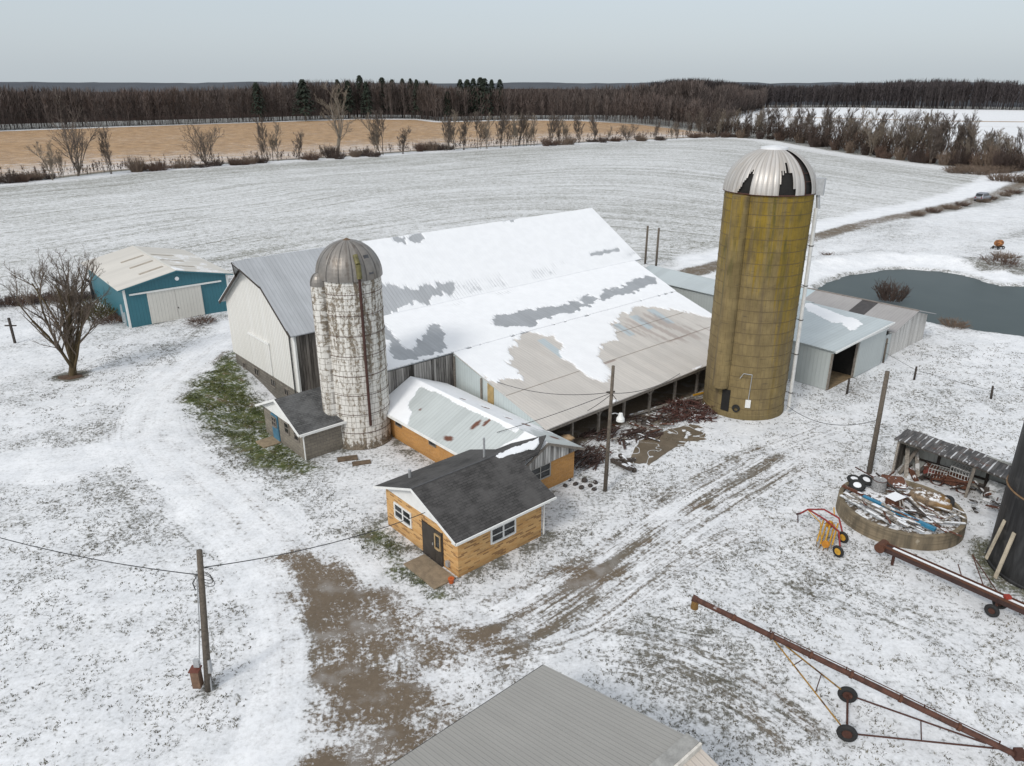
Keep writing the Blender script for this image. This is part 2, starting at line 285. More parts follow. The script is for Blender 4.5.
def wood(name, a, b, axis='z', planks=.2, sc=1.):
    """weathered boards: grain runs along the axis"""
    t = NT(name); x, y, z = t.xyz()
    h = t.addm(x, y) if axis == 'z' else t.addm(y, z)
    l = z if axis == 'z' else x
    k = t.math('FLOOR', t.math('DIVIDE', h, planks))
    g = t.noise(1, 6, .7, t.vec(t.mul(h, 14), t.mul(l, .7), k))
    pl = t.noise(1, 0, .5, t.vec(t.mul(k, 3.37), t.mul(l, .12), 0))
    f = t.addm(t.mul(g, .6), t.mul(pl, .5))
    c = t.mix(t.step(f, .36, .72), a, b)
    gap = t.math('PINGPONG', h, planks/2)
    c = t.mix(t.step(gap, .006, .016), tuple(i*.25 for i in a), c)
    return t.done(c, .85, t.bump(g, .3, .01))
def metal(name, col, axis='x', rib=.23, var=.12, streak=.2, rust=0., snow=False, rough=.45, bump=.6, tint=None, sheet=None, dark=(.12, .12, .12), mtl=0.):
    """ribbed sheet: ribs repeat along the axis, the optional 'snow' attribute lays snow on it"""
    t = NT(name); x, y, z = t.xyz()
    a, l = (x, t.addm(y, z)) if axis == 'x' else ((y, t.addm(x, z)) if axis == 'y' else (t.addm(x, y), z))
    prof = t.math('PINGPONG', a, rib/2)
    ribh = t.step(prof, rib*.34, rib*.44)
    n = t.noise(1, 5, .65, t.vec(t.mul(a, 3.5), t.mul(l, .35), 0))
    n2 = t.noise(.5, 4, .6)
    c = t.mix(t.step(t.addm(t.mul(n, .6), t.mul(n2, .4)), .32, .68), tuple(i*(1-var) for i in col), tuple(min(.95, i*(1+var)) for i in col))
    if sheet:
        k = t.math('FLOOR', t.math('DIVIDE', a, sheet)); pl = t.noise(1, 0, .5, t.vec(t.mul(k, 5.13), .3, 0))
        c = t.mix(t.step(pl, .3, .7, 0, .35), c, tuple(i*.72 for i in col))
    c = t.mix(t.mul(t.step(prof, rib*.36, rib*.42), .16), c, tuple(i*.45 for i in col))  # rib shading put into the colour, each rib a little darker
    if streak: c = t.mix(t.mul(t.step(n, .56, .74), streak), c, dark)
    if tint: c = t.mix(t.attr('tint'), c, tint)
    if rust:
        r = t.noise(.8, 5, .7, t.vec(t.mul(a, 1.6), t.mul(l, .8), 0)); c = t.mix(t.step(r, .80-rust*.3, .84-rust*.3), c, (.14, .05, .025))
    if snow: c = t.mix(t.attr('rust'), c, t.mix(t.noise(6), (.085, .028, .018), (.19, .075, .04)))
    bh = ribh
    if snow:
        e = t.noise(2.2, 6, .75, t.vec(t.mul(x, 1.5), t.mul(y, .55), 0)); s = t.attr('snow')
        m = t.step(t.addm(s, t.mul(t.sub(e, .5), 1.0)), .33, .64)
        fs = t.noise(1.3, 5, .6)
        thin = t.mul(t.step(prof, rib*.36, rib*.42), t.step(s, .98, .55))
        sn = t.mix(t.step(fs, .3, .7), (.79, .80, .82), (.83, .84, .86))
        c = t.mix(t.mul(m, t.sub(1., t.mul(thin, .5))), c, sn)
        bh = t.addm(t.mul(ribh, t.sub(1., t.mul(m, .8))), t.mul(m, 1.2))
        rough = t.addm(t.mul(m, .45), rough)
        return t.done(c, rough, t.bump(bh, .5, .02), t.mul(t.sub(1., m), mtl))
    return t.done(c, rough, t.bump(bh, bump, .02), mtl)

# ------------------------------------------------------------------ camera, sky, sun
cam = bpy.data.cameras.new('camera'); cam.sensor_fit = 'HORIZONTAL'; cam.sensor_width = 36; cam.lens = 36*745/1024
cam.clip_start = .5; cam.clip_end = 9000
co = bpy.data.objects.new('camera', cam); COL.objects.link(co); co.location = (0, 0, 21); co.rotation_euler = (R(90-21.74), 0, 0)
scene.camera = co
SUN_EL, SUN_AZ = R(40), R(215)          # azimuth clockwise from +Y: the brighter part of the overcast is behind the viewer's left
w = bpy.data.worlds.new('World'); scene.world = w; w.use_nodes = True
nt = w.node_tree; nt.nodes.clear()
out = nt.nodes.new('ShaderNodeOutputWorld'); add = nt.nodes.new('ShaderNodeAddShader')
sky = nt.nodes.new('ShaderNodeTexSky'); sky.sky_type = 'NISHITA'; sky.sun_disc = False
sky.sun_elevation = SUN_EL; sky.sun_rotation = SUN_AZ; sky.air_density = 1.0; sky.dust_density = 3.0
hs = nt.nodes.new('ShaderNodeHueSaturation'); hs.inputs['Saturation'].default_value = .45
b1 = nt.nodes.new('ShaderNodeBackground'); b1.inputs['Strength'].default_value = .05
nt.links.new(sky.outputs[0], hs.inputs['Color']); nt.links.new(hs.outputs[0], b1.inputs['Color'])
tc = nt.nodes.new('ShaderNodeTexCoord'); sp = nt.nodes.new('ShaderNodeSeparateXYZ'); nt.links.new(tc.outputs['Generated'], sp.inputs[0])
nz = nt.nodes.new('ShaderNodeTexNoise'); nz.inputs['Scale'].default_value = 1.0; nz.inputs['Detail'].default_value = 5
mp = nt.nodes.new('ShaderNodeVectorMath'); mp.operation = 'MULTIPLY'; mp.inputs[1].default_value = (2, 2, 9)
nt.links.new(tc.outputs['Generated'], mp.inputs[0]); nt.links.new(mp.outputs[0], nz.inputs['Vector'])
ad = nt.nodes.new('ShaderNodeMath'); ad.operation = 'MULTIPLY_ADD'; ad.inputs[1].default_value = .05
nt.links.new(nz.outputs['Fac'], ad.inputs[0]); nt.links.new(sp.outputs['Z'], ad.inputs[2])
rp = nt.nodes.new('ShaderNodeValToRGB'); nt.links.new(ad.outputs[0], rp.inputs[0])
e = rp.color_ramp.elements
e[0].position = 0.02; e[0].color = (.46, .51, .545, 1); e[1].position = .9; e[1].color = (.66, .68, .70, 1)
x_ = rp.color_ramp.elements.new(.2); x_.color = (.385, .455, .51, 1)
b2 = nt.nodes.new('ShaderNodeBackground'); b2.inputs['Strength'].default_value = 1.0
nt.links.new(rp.outputs[0], b2.inputs['Color'])
nt.links.new(b1.outputs[0], add.inputs[0]); nt.links.new(b2.outputs[0], add.inputs[1]); nt.links.new(add.outputs[0], out.inputs['Surface'])
sl = bpy.data.lights.new('sun', 'SUN'); sl.energy = 1.5; sl.angle = R(11); sl.color = (1, .96, .9)
so = bpy.data.objects.new('sun', sl); COL.objects.link(so)
# the lamp's -Z axis points from the sun to the scene
sd = (math.sin(SUN_AZ)*math.cos(SUN_EL), math.cos(SUN_AZ)*math.cos(SUN_EL), math.sin(SUN_EL))
from mathutils import Vector
so.rotation_euler = Vector(sd).to_track_quat('Z', 'Y').to_euler()
scene.view_settings.view_transform = 'Standard'; scene.view_settings.look = 'None'; scene.view_settings.exposure = 0

# ------------------------------------------------------------------ ground
def axis(a, b, step, lo, hi, grow, cap):
    c = list(np.arange(a, b, step)); s = step
    x = c[-1]
    while x < hi: s = min(s*grow, cap*(1 if x < 420 else 12)); x += s; c.append(x)
    s = step; x = c[0]; pre = []
    while x > lo: s = min(s*grow, cap*(1 if x > -420 else 12)); x -= s; pre.append(x)
    return np.array(pre[::-1]+c)
gx = axis(-42, 60, .27, -3000, 3000, 1.028, 2.8); gy = axis(15.5, 94, .27, 4, 5000, 1.022, 2.6)
GX, GY = np.meshgrid(gx, gy); GX = GX.ravel(); GY = GY.ravel()
nx, ny = len(gx), len(gy)
wob = (fbm(GX*.35, GY*.35, 3)-.5)
near = (GY < 130) & (np.abs(GX) < 130)
cov = np.full(GX.shape, .60); grav = np.zeros(GX.shape); grn = np.zeros(GX.shape); tan = np.zeros(GX.shape); rows = np.zeros(GX.shape)
# lawn: broad patches of thinner and thicker snow, drifts lying along the yard
qa = GX*.80+GY*.60; qb = -GX*.60+GY*.80
cov += .085+(fbm(qa*.075, qb*.20, 21, 4)-.5)*.58 + (fbm(GX*.05, GY*.05, 22, 2)-.5)*.2
cov += .10*sm(-GX, 8, 20)*sm(GY, 15, 26)*0
lawn_r = sm(GX, 4, 9)*sm(46-GY, 0, 8); cov = cov*(1-lawn_r*.4) + lawn_r*.4*.70
bx = sm(-GX, 4, 12)*sm(26-GY, 0, 4); cov = cov*(1-bx*.5)+bx*.5*.80
FIELD = FIELD_NEAR+(FIELDEDGE+FIELDEDGE2)[::-1]
fsd = poly_sd(GX, GY, FIELD); infield = sm(-fsd, -.6, .6)
fe = FIELDEDGE+FIELDEDGE2[1:]
rd, rl = line_d(GX, GY, fe); d1, _ = line_d(GX, GY, FIELDEDGE); d2, _ = line_d(GX, GY, FIELDEDGE2); rs = -30*np.log(np.exp(-np.minimum(d1, 900)/30)+np.exp(-np.minimum(d2, 900)/30))
ru = (GX-OX)*UX+(GY-OY)*UY; rl = ru
rows = infield*1.0
cov = cov*(1-infield) + infield*(.56+.16*(fbm(GX*.03, GY*.03, 5, 3)-.5)-.16*sm(60-rd, 0, 55)*(fbm(rl*.012, rd*.05, 9, 2)+.2)+.06*sm(rd, 150, 260)+.10*sm(GX, 30, 90)*sm(170-GY, 0, 60))
edge = sm(9-np.abs(rd-3), 0, 8)*infield; cov += edge*.35
tsd = poly_sd(GX, GY, FIELDEDGE+TANFAR[::-1]); tan = sm(-tsd, 1, 6)
cov = cov*(1-tan) + tan*(.16+.30*sm(80-rd, 0, 80)+.14*(fbm(GX*.02, GY*.03, 8, 3)-.5))
# fields beyond the tree line: snow with a few tan bands
beyond = (1-infield)*(1-tan)*sm(GY, 150, 190); cov = cov*(1-beyond)+beyond*(.72-.42*sm(GX, 40, 70)+.58*sm(GX, 122, 150))
fd, fl = line_d(GX, GY, FARHEDGE); band = sm(9-fd, 0, 6)*beyond; tan = np.maximum(tan, band); cov -= band*.75
fd2, _ = line_d(GX, GY, [(x*1.05-30, y*.86) for x, y in FARHEDGE]); band = sm(6-fd2, 0, 6)*beyond*.6; tan = np.maximum(tan, band); cov -= band*.4
for F_ in (FOREST, FOREST2):
    pd = poly_sd(GX, GY, F_+[(F_[-1][0]+60, F_[-1][1]+600), (F_[0][0]-150, F_[0][1]+600)]); m = sm(-pd, -3, 3); cov = cov*(1-m)+m*.35; tan *= (1-m)
# strip beside the hedges is rough grass
hd, _ = line_d(GX, GY, FIELDEDGE); m = sm(6-hd, 0, 4)*(1-infield); cov = cov*(1-m)+m*.12
hd2, _ = line_d(GX, GY, FIELDEDGE2); m = sm(14-hd2, 0, 9)*(1-infield); cov = cov*(1-m)+m*.32
# lane with the parked car
ld, _ = line_d(GX, GY, LANE); lw, _ = line_d(GX, GY, LANE_W)
m = sm(4.6-lw+wob*3, 0, 2.5)*sm(GX, 14, 22); cov = cov*(1-m)+m*.97; rows *= (1-m)
lane_m = sm(2.5-ld+wob*1.2, 0, 1.6); grav = np.maximum(grav, lane_m*.9); cov = cov*(1-lane_m)+lane_m*(.16+.2*sm(fbm(GX*.1, GY*.1, 4), .4, .6))
wd, _ = line_d(GX, GY, WEEDROW); m = sm(2.4-wd+wob*4, 0, 2); cov = cov*(1-m*.8)+m*.8*.25
# snow shelf round the pond
psd = poly_sd(GX, GY, POND) + (fbm(GX*.6, GY*.6, 31)-.5)*1.2
bd, _ = line_d(GX, GY, BANK); m = sm(6.5-psd, 0, 3.5)*sm(GY, 66, 74); cov = cov*(1-m)+m*.99
m = sm(2.0-np.abs(psd-8.0)+wob*5, 0, 2)*sm(GY, 76, 84)*sm(fbm(GX*.25, GY*.25, 77, 3), .52, .62); cov = cov*(1-m*.8)+m*.8*.2
m = sm(1.1-psd, 0, .9)*sm(psd, -1.5, -.2); cov = cov*(1-m*.75)+m*.75*.35
m = sm(5-np.hypot(GX-60.5, GY-91)+wob*3, 0, 2); cov = cov*(1-m)+m*.35
# drive: packed white snow, then tracks
dr = np.zeros(GX.shape)
for pts, wd_ in DRIVE:
    d, s = line_d(GX, GY, pts); m = sm(wd_+.4-d+wob*2.2, 0, 1.6); dr = np.maximum(dr, m)
cov = cov*(1-dr)+dr*(.91-.14*sm(GX, -6, 2)+.16*wob)
m_in = poly_sd(GX, GY, GRASS[0])
for poly in GRASS:
    d = poly_sd(GX, GY, poly)+(fbm(GX*.7, GY*.7, 41)-.5)*2.6
    m = sm(-d, -.7, 1.0); grn = np.maximum(grn, m); cov = cov*(1-m)+m*(.30+.5*(fbm(GX*.5, GY*.5, 43)-.5)); dr *= (1-m)
for poly in GRAVEL:
    d = poly_sd(GX, GY, poly)+(fbm(GX*.9, GY*.9, 45)-.5)*1.9
    m = sm(-d, -1.0, .8)
    grav = np.maximum(grav, sm(-d, -.9, .2)); cov = cov*(1-m)+m*(.30+1.0*(fbm(GX*.55+GY*.2, GY*.55, 46, 3)-.5))
    dr = np.maximum(dr, m)
d = poly_sd(GX, GY, [(-10.11,29.87),(-7.03,28.7),(-3.52,26.09),(-0.08,25.71),(2.07,26.23),(1.96,24.35),(0.31,22.41),(-1.53,20.92),(-3.18,19.35),(-4.68,18.06),(-6.99,18.06),(-7.56,21.64)])+(fbm(GX*.5, GY*.5, 47)-.5)*2.5
m = sm(-d, -1.2, 1.6)*(1-sm(grav, .4, .9))*.8; cov = cov*(1-m)+m*(.56+.9*(fbm(GX*.5+GY*.3, GY*.7-GX*.2, 48, 3)-.5)); grav = np.maximum(grav, m)
for i, pts in enumerate(TRACKS):
    for o in (-.75, .75):
        q = np.array(pts); tdir = np.gradient(q, axis=0); nrm = np.stack([-tdir[:, 1], tdir[:, 0]], 1); nrm /= np.linalg.norm(nrm, axis=1)[:, None]
        d, s = line_d(GX, GY, [tuple(p) for p in q+nrm*o])
        a = .22 if i in (0, 1, 2, 5, 6, 7) else .12
        m = sm(.42-d, 0, .3)*(.35+.65*sm(fbm(s*.25+i*9, d*2, 50+i, 3), .38, .6)); cov -= m*a; grav = np.maximum(grav, m*.8)
for pts, wd_ in MUD:
    d, s = line_d(GX, GY, pts); m = sm(wd_*.75-d+wob*2.8, 0, .9)*sm(fbm(GX*.8, GY*.8, 61, 3), .42, .62)
    grav = np.maximum(grav, m); cov = cov*(1-m)+m*.42
# trodden ground under the open barn lean-to is bare
d = poly_sd(GX, GY, INTERIOR); m = sm(-d, -.5, .3); grav = np.maximum(grav, m); cov = cov*(1-m)+m*(.02)
d = poly_sd(GX, GY, [W(11.4, 6.3), W(34, 6.3), W(31, 3.2), W(20, 2.6), W(14, 2.2), W(11, 3)]); m = sm(-d+wob*2, 0, 1.5)*sm(fbm(GX*.6, GY*.6, 71, 3), .42, .6); cov = cov*(1-m)+m*.22; grav = np.maximum(grav, m*.8)
for (u0, u1, v0, v1) in ((-.3, 5.4, -.35, 6.3), (5.6, 11, 2.6, 15.8), (-.1, 4, 15, 21.2)):      # thin melt line at the foot of the walls
    d = poly_sd(GX, GY, [W(u0, v0), W(u1, v0), W(u1, v1), W(u0, v1)]); m = sm(.9-d, 0, .8)*sm(fbm(GX*1.1, GY*1.1, 81, 3), .42, .6); cov = cov*(1-m)+m*.3
d = np.hypot(GX+34.3, GY-54.1); m = sm(1.5-d+wob, 0, .9); cov = cov*(1-m)+m*.1
d = np.hypot(GX-24.9, GY-29); m = sm(3.6-d+wob*2, 0, .9); cov = cov*(1-m)+m*.3; grn = np.maximum(grn, m*.4)
d = np.hypot(GX+11.4, GY-21.7); m = sm(.7-d+wob*.6, 0, .5); cov = cov*(1-m)+m*.2
# corridors where wheels have run: distance across and along them, for the streaks in the snow
trd = np.zeros(GX.shape); trs = np.zeros(GX.shape); trw = np.zeros(GX.shape)
for i, (pts, wd_, dk, gr_) in enumerate(CORR):
    q = np.array(pts); 
    for _ in range(3): q = np.vstack([q[:1]]+[np.vstack([.75*a+.25*b, .25*a+.75*b]) for a, b in zip(q[:-1], q[1:])]+[q[-1:]])
    q = [tuple(p) for p in q[::2]]
    best = np.full(GX.shape, 1e9); sg = np.zeros(GX.shape); ss = np.zeros(GX.shape); Lc = 0
    nearb = np.where((GX > min(p[0] for p in q)-9) & (GX < max(p[0] for p in q)+9) & (GY > min(p[1] for p in q)-9) & (GY < max(p[1] for p in q)+9))[0]
    X_, Y_ = GX[nearb], GY[nearb]; bd_ = np.full(X_.shape, 1e9); bs_ = np.zeros(X_.shape); bl_ = np.zeros(X_.shape)
    for (ax, ay), (bx_, by_) in zip(q[:-1], q[1:]):
        ex, ey = bx_-ax, by_-ay; l = math.hypot(ex, ey)
        if l < 1e-6: continue
        t = np.clip(((X_-ax)*ex+(Y_-ay)*ey)/(l*l), 0, 1); dd = np.hypot(X_-ax-t*ex, Y_-ay-t*ey); m = dd < bd_
        bd_ = np.where(m, dd, bd_); bs_ = np.where(m, np.sign(ex*(Y_-ay)-ey*(X_-ax)), bs_); bl_ = np.where(m, Lc+t*l, bl_); Lc += l
    wgt = dk*sm(wd_-bd_, 0, wd_*.55)*sm(bl_, .2, 3)*sm(Lc-bl_, .2, 3); m = wgt > trw[nearb]; k_ = nearb[m]
    trw[k_] = wgt[m]; trd[k_] = (bd_*bs_)[m]+i*37; trs[k_] = bl_[m]+i*91
    if gr_ > .3: grav[nearb] = np.maximum(grav[nearb], sm(wd_*.9-bd_, 0, .8)*gr_); 
trw *= (1-sm(grn, .3, .7))
# heights: gentle lumps, a bank falling to the gable of the barn, the pond bowl
GZ = (fbm(GX*.25, GY*.25, 91, 3)-.5)*.16*near + (fbm(GX*1.6, GY*1.6, 92, 2)-.5)*.05*near
bump_ = np.exp(-(((GX+17.5)/3.6)**2+((GY-49.5)/5.0)**2)); GZ -= 1.25*bump_
flat = sm(-poly_sd(GX, GY, [W(-1, -1), W(13, -1), W(13, 17), W(-1, 22)]), -1.5, .5); GZ *= (1-flat*.85*(bump_ < .3))
GZ = np.where(psd < 1.5, GZ*.3, GZ)
GZ -= 1.3*sm(-psd, -.7, 2.2)
GZ += .7*sm(4.5-np.abs(psd-5.5), 0, 4)*sm(GY, 76, 84)*(.6+.8*fbm(GX*.3, GY*.3, 95, 2))*near
GZ -= .05*sm(.5-np.abs(dr-.5), 0, .5)
ws = (np.hypot(GX, GY) > 700)
cov = np.clip(cov, 0, 1.05)

def ground_mat():
    t = NT('snowy_ground')
    x, y, z = t.xyz()
    c, g, gn, ta, ro = (t.attr(k) for k in ('cov', 'grav', 'grn', 'tan', 'rows'))
    rc, al = t.attr('rowc'), t.attr('along')
    fine = t.addm(t.mul(t.noise(5.6, 4, .72, dist=.3), .62), t.mul(t.noise(2.1, 5, .75), .38)); mid = t.noise(.8, 4, .6); big = t.noise(.13, 3, .55)
    rown = t.noise(1, 5, .72, t.vec(t.mul(rc, .42), t.mul(al, .004), 0))
    rowf = t.noise(1, 3, .6, t.vec(t.mul(rc, 1.7), t.mul(al, .03), 0))
    f = t.addm(t.mul(t.sub(fine, .5), 2.6), .5)
    v = t.addm(c, t.mul(t.sub(mid, .5), .50)); v = t.addm(v, t.mul(t.sub(big, .5), .25))
    sk = t.addm(t.mul(t.noise(1, 5, .68, t.vec(t.mul(t.attr('trd'), 5.2), t.mul(t.attr('trs'), .17), 0)), .65), t.mul(t.noise(1, 3, .6, t.vec(t.mul(t.attr('trd'), 1.3), t.mul(t.attr('trs'), .10), 7)), .35))
    v = t.sub(v, t.mul(t.attr('trw'), t.addm(t.mul(t.sub(sk, .5), 3.2), .12)))
    v = t.addm(v, t.mul(ro, t.mul(t.sub(t.noise(1.1, 4, .7), .5), .7))); v = t.addm(v, t.mul(ta, t.mul(t.sub(t.noise(1, 5, .75, t.vec(t.mul(rc, .35), t.mul(al, .10), 3)), .5), .9)))
    v = t.addm(v, t.mul(ro, t.addm(t.mul(t.sub(rown, .5), .65), t.mul(t.sub(rowf, .5), .75))))
    d = t.sub(v, f)
    m = t.step(d, -.26, .14)
    gr = t.noise(5.5, 5, .7); gr2 = t.noise(26, 2, .6)
    dull = t.mix(gr, (.085, .083, .070), (.215, .208, .178))
    dull = t.mix(t.mul(ro, .8), dull, t.mix(gr, (.15, .15, .125), (.27, .265, .22)))
    green = t.mix(t.step(t.noise(2.2, 5, .7), .35, .65), (.040, .058, .014), (.105, .115, .040))
    green = t.mix(t.step(t.noise(.9, 4, .6), .52, .7), green, (.11, .085, .045))
    grav_c = t.mix(t.addm(t.mul(gr, .6), t.mul(gr2, .4)), (.060, .045, .031), (.235, .185, .135))
    grav_c = t.mix(t.step(t.noise(.7, 4, .6), .5, .68), grav_c, t.mix(gr2, (.19, .17, .15), (.30, .28, .26)))
    tanc = t.mix(t.step(t.noise(.22, 6, .75), .34, .66), (.225, .138, .068), (.44, .285, .155))
    u = t.mix(gn, dull, green); u = t.mix(ta, u, tanc); u = t.mix(g, u, grav_c)
    sn = t.mix(t.step(t.noise(.6, 5, .6), .3, .7), (.71, .725, .75), (.81, .82, .84))
    sn = t.mix(t.mul(ro, .35), sn, (.62, .625, .625))
    thin = t.step(d, .6, .05, 0, .20)                       # thin snow lets the ground grey it
    sn = t.mix(thin, sn, u)
    col = t.mix(m, u, sn)
    h = t.addm(t.mul(m, .7), t.addm(t.mul(gr, .5), t.mul(mid, .5)))
    return t.done(col, .85, t.bump(h, .55, .06), spec=.25)
GM = ground_mat()
idx = np.arange(nx*ny).reshape(ny, nx)
Q = np.stack([idx[:-1, :-1].ravel(), idx[:-1, 1:].ravel(), idx[1:, 1:].ravel(), idx[1:, :-1].ravel()], 1)
fm = lambda a: a[Q].mean(1)
cls = np.zeros(len(Q), int)
cls[fm(infield) > .5] = 1; cls[fm(tan) > .5] = 2; cls[(fm(dr) > .55)] = 3; cls[fm(lane_m) > .5] = 4
VV = np.stack([GX, GY, GZ], 1)
AT = dict(cov=cov, grav=grav, grn=grn, tan=tan, rows=rows, rowc=rs, along=rl, trd=trd, trs=trs, trw=trw)
for k, nm in enumerate(('ground', 'snowy_field', 'stubble_field', 'driveway', 'farm_lane')):
    q = Q[cls == k]; us, inv = np.unique(q, return_inverse=True)
    o = obj(nm, (VV[us], inv.reshape(-1, 4)), GM, smooth=True, attrs={a: b[us] for a, b in AT.items()}); o['kind'] = 'structure'

def water_mat():
    t = NT('pond_water'); n = t.noise(.25, 3, .5); r = t.noise(7, 3, .5)
    c = t.mix(n, (.040, .056, .058), (.062, .080, .080))
    return t.done(c, .30, t.bump(r, .08, .02), spec=.05)
me = MB(); me.v = [(x, y, -.28) for x, y in [(31, 80), (36, 90), (48, 95.5), (58, 91), (64, 90), (76, 94), (90, 80), (84, 60), (60, 54), (45, 62), (34, 68)]]; me.f = [tuple(range(10, -1, -1))]
o = obj('pond', me, water_mat()); o['kind'] = 'structure'

pad = MB(); P_ = []
for (ax, ay), (bx_, by_) in zip(PAD, PAD[1:]+PAD[:1]):
    for f in (0, .2, .4, .6, .8): P_.append((ax+(bx_-ax)*f+nrg.normal(0, .07), ay+(by_-ay)*f+nrg.normal(0, .07), .035))
pad.prism(P_, (0, 0, -.3))
t = NT('wet_concrete'); n = t.noise(.9, 5, .65); cr = t.noise(.45, 2, .5, dist=.8)
cc = t.mix(t.step(n, .3, .7), (.105, .078, .048), (.165, .128, .086)); cc = t.mix(t.step(t.math('ABSOLUTE', t.sub(cr, .5)), .010, .003), cc, (.62, .63, .64)); cc = t.mix(t.step(t.noise(1.2, 5, .7), .68, .73), cc, (.72, .73, .75))
PADM = t.done(cc, .6, t.bump(n, .2, .02))
o = obj('concrete_pad', pad, PADM); o['kind'] = 'structure'
# ------------------------------------------------------------------ shared materials
GLASS = NT('window_glass'); GLASS = GLASS.done((.012, .015, .018), .12, spec=.6)
DARK = plain('dark_interior', (.012, .011, .010), .9)  # near-black colour carries the shade inside the tall silo and cattle shed
WHITE = plain('white_paint', (.74, .74, .72), .6, .06, 2)
CREAM = wood('white_boards', (.665, .65, .61), (.71, .70, .67), 'z', .28)
GREYW = wood('weathered_boards', (.045, .038, .032), (.30, .27, .24), 'z', .22)
PEELW = wood('peeling_boards', (.045, .034, .028), (.66, .64, .61), 'z', .2)
BEAMW = plain('grey_timber', (.20, .175, .15), .85, .35, 6)
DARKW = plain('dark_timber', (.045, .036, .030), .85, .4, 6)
POLEW = plain('pole_timber', (.115, .095, .075), .85, .35, 8)
GALV = plain('galvanised_metal', (.40, .41, .42), .45, .15, 4, metal=.3)
RUST = rusty('rusty_steel', (.10, .045, .03), (.085, .03, .018), .9)
TYRE = plain('black_rubber', (.018, .018, .018), .8, .2)
YEL = plain('yellow_paint', (.55, .30, .03), .55, .25, 8)
RED = plain('red_paint', (.22, .02, .018), .55, .3, 8)
WIRE = plain('wire', (.03, .03, .032), .6)
CONC = plain('old_concrete', (.26, .225, .175), .9, .35, 1.6, bump=.4)

def brickmat(name, c1, c2, cm, w, h, mortar=.008, bias=-.45, var=.2):
    t = NT(name); x, y, z = t.xyz()
    b = t.brick(t.vec(t.addm(x, y), z, 0), w, h, c1, c2, cm, mortar, bias)
    n = t.noise(.8, 5, .6); n2 = t.noise(9, 3, .6)
    c = t.mix(t.step(n, .35, .7, 0, var), b['Color'], tuple(i*.35 for i in c1))
    c = t.mix(t.step(n2, .3, .7, 0, .12), c, (.7, .6, .45))
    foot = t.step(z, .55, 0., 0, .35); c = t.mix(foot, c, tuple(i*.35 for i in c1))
    return t.done(c, .85, t.bump(b['Fac'], -.5, .008))
def streak_brick():
    t = NT('tan_brick'); x, y, z = t.xyz(); h = t.addm(x, y)
    b = t.brick(t.vec(h, z, 0), .36, .080, (0, 0, 0), (1, 1, 1), (.4, .4, .4), .006, 0); k = t.xyz(b['Color'])[0]; n = t.noise(.9, 4, .6)
    c = t.mix(t.step(k, .1, .6), (.53, .29, .105), (.61, .375, .16)); c = t.mix(t.mul(t.step(t.addm(k, t.mul(t.sub(n, .5), .4)), .72, .86), .8), c, (.19, .092, .040))
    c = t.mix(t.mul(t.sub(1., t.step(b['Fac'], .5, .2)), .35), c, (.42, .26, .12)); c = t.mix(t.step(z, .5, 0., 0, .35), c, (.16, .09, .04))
    return t.done(c, .85, t.bump(b['Fac'], -.5, .008))
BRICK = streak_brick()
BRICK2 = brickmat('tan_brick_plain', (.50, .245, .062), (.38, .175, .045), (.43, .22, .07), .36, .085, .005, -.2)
BLOCK = brickmat('grey_block', (.225, .20, .165), (.15, .135, .115), (.11, .10, .09), .42, .21, .012, -.2)
STONE = brickmat('old_foundation_block', (.18, .165, .145), (.10, .09, .08), (.07, .065, .06), .45, .22, .02, -.1, .4)

def shingle(name, col, snow=False):
    t = NT(name); x, y, z = t.xyz()
    b = t.brick(t.vec(x, t.mul(y, 1.07), 0), .32, .145, tuple(i*.8 for i in col), tuple(i*1.5 for i in col), tuple(i*.35 for i in col), .012, 0)
    n = t.noise(.7, 5, .65); n2 = t.noise(1, 4, .6, t.vec(t.mul(x, 3), t.mul(y, .5), 0))
    c = t.mix(t.step(n, .32, .66, 0, .75), b['Color'], tuple(i*2.1 for i in col))
    c = t.mix(t.step(n2, .55, .75, 0, .4), c, tuple(i*.4 for i in col))
    if snow:
        e = t.noise(3, 5, .7); m = t.step(t.addm(t.attr('snow'), t.mul(t.sub(e, .5), .5)), .42, .58)
        c = t.mix(m, c, SNOW)
    return t.done(c, .8, t.bump(b['Fac'], -.5, .01), spec=.3)

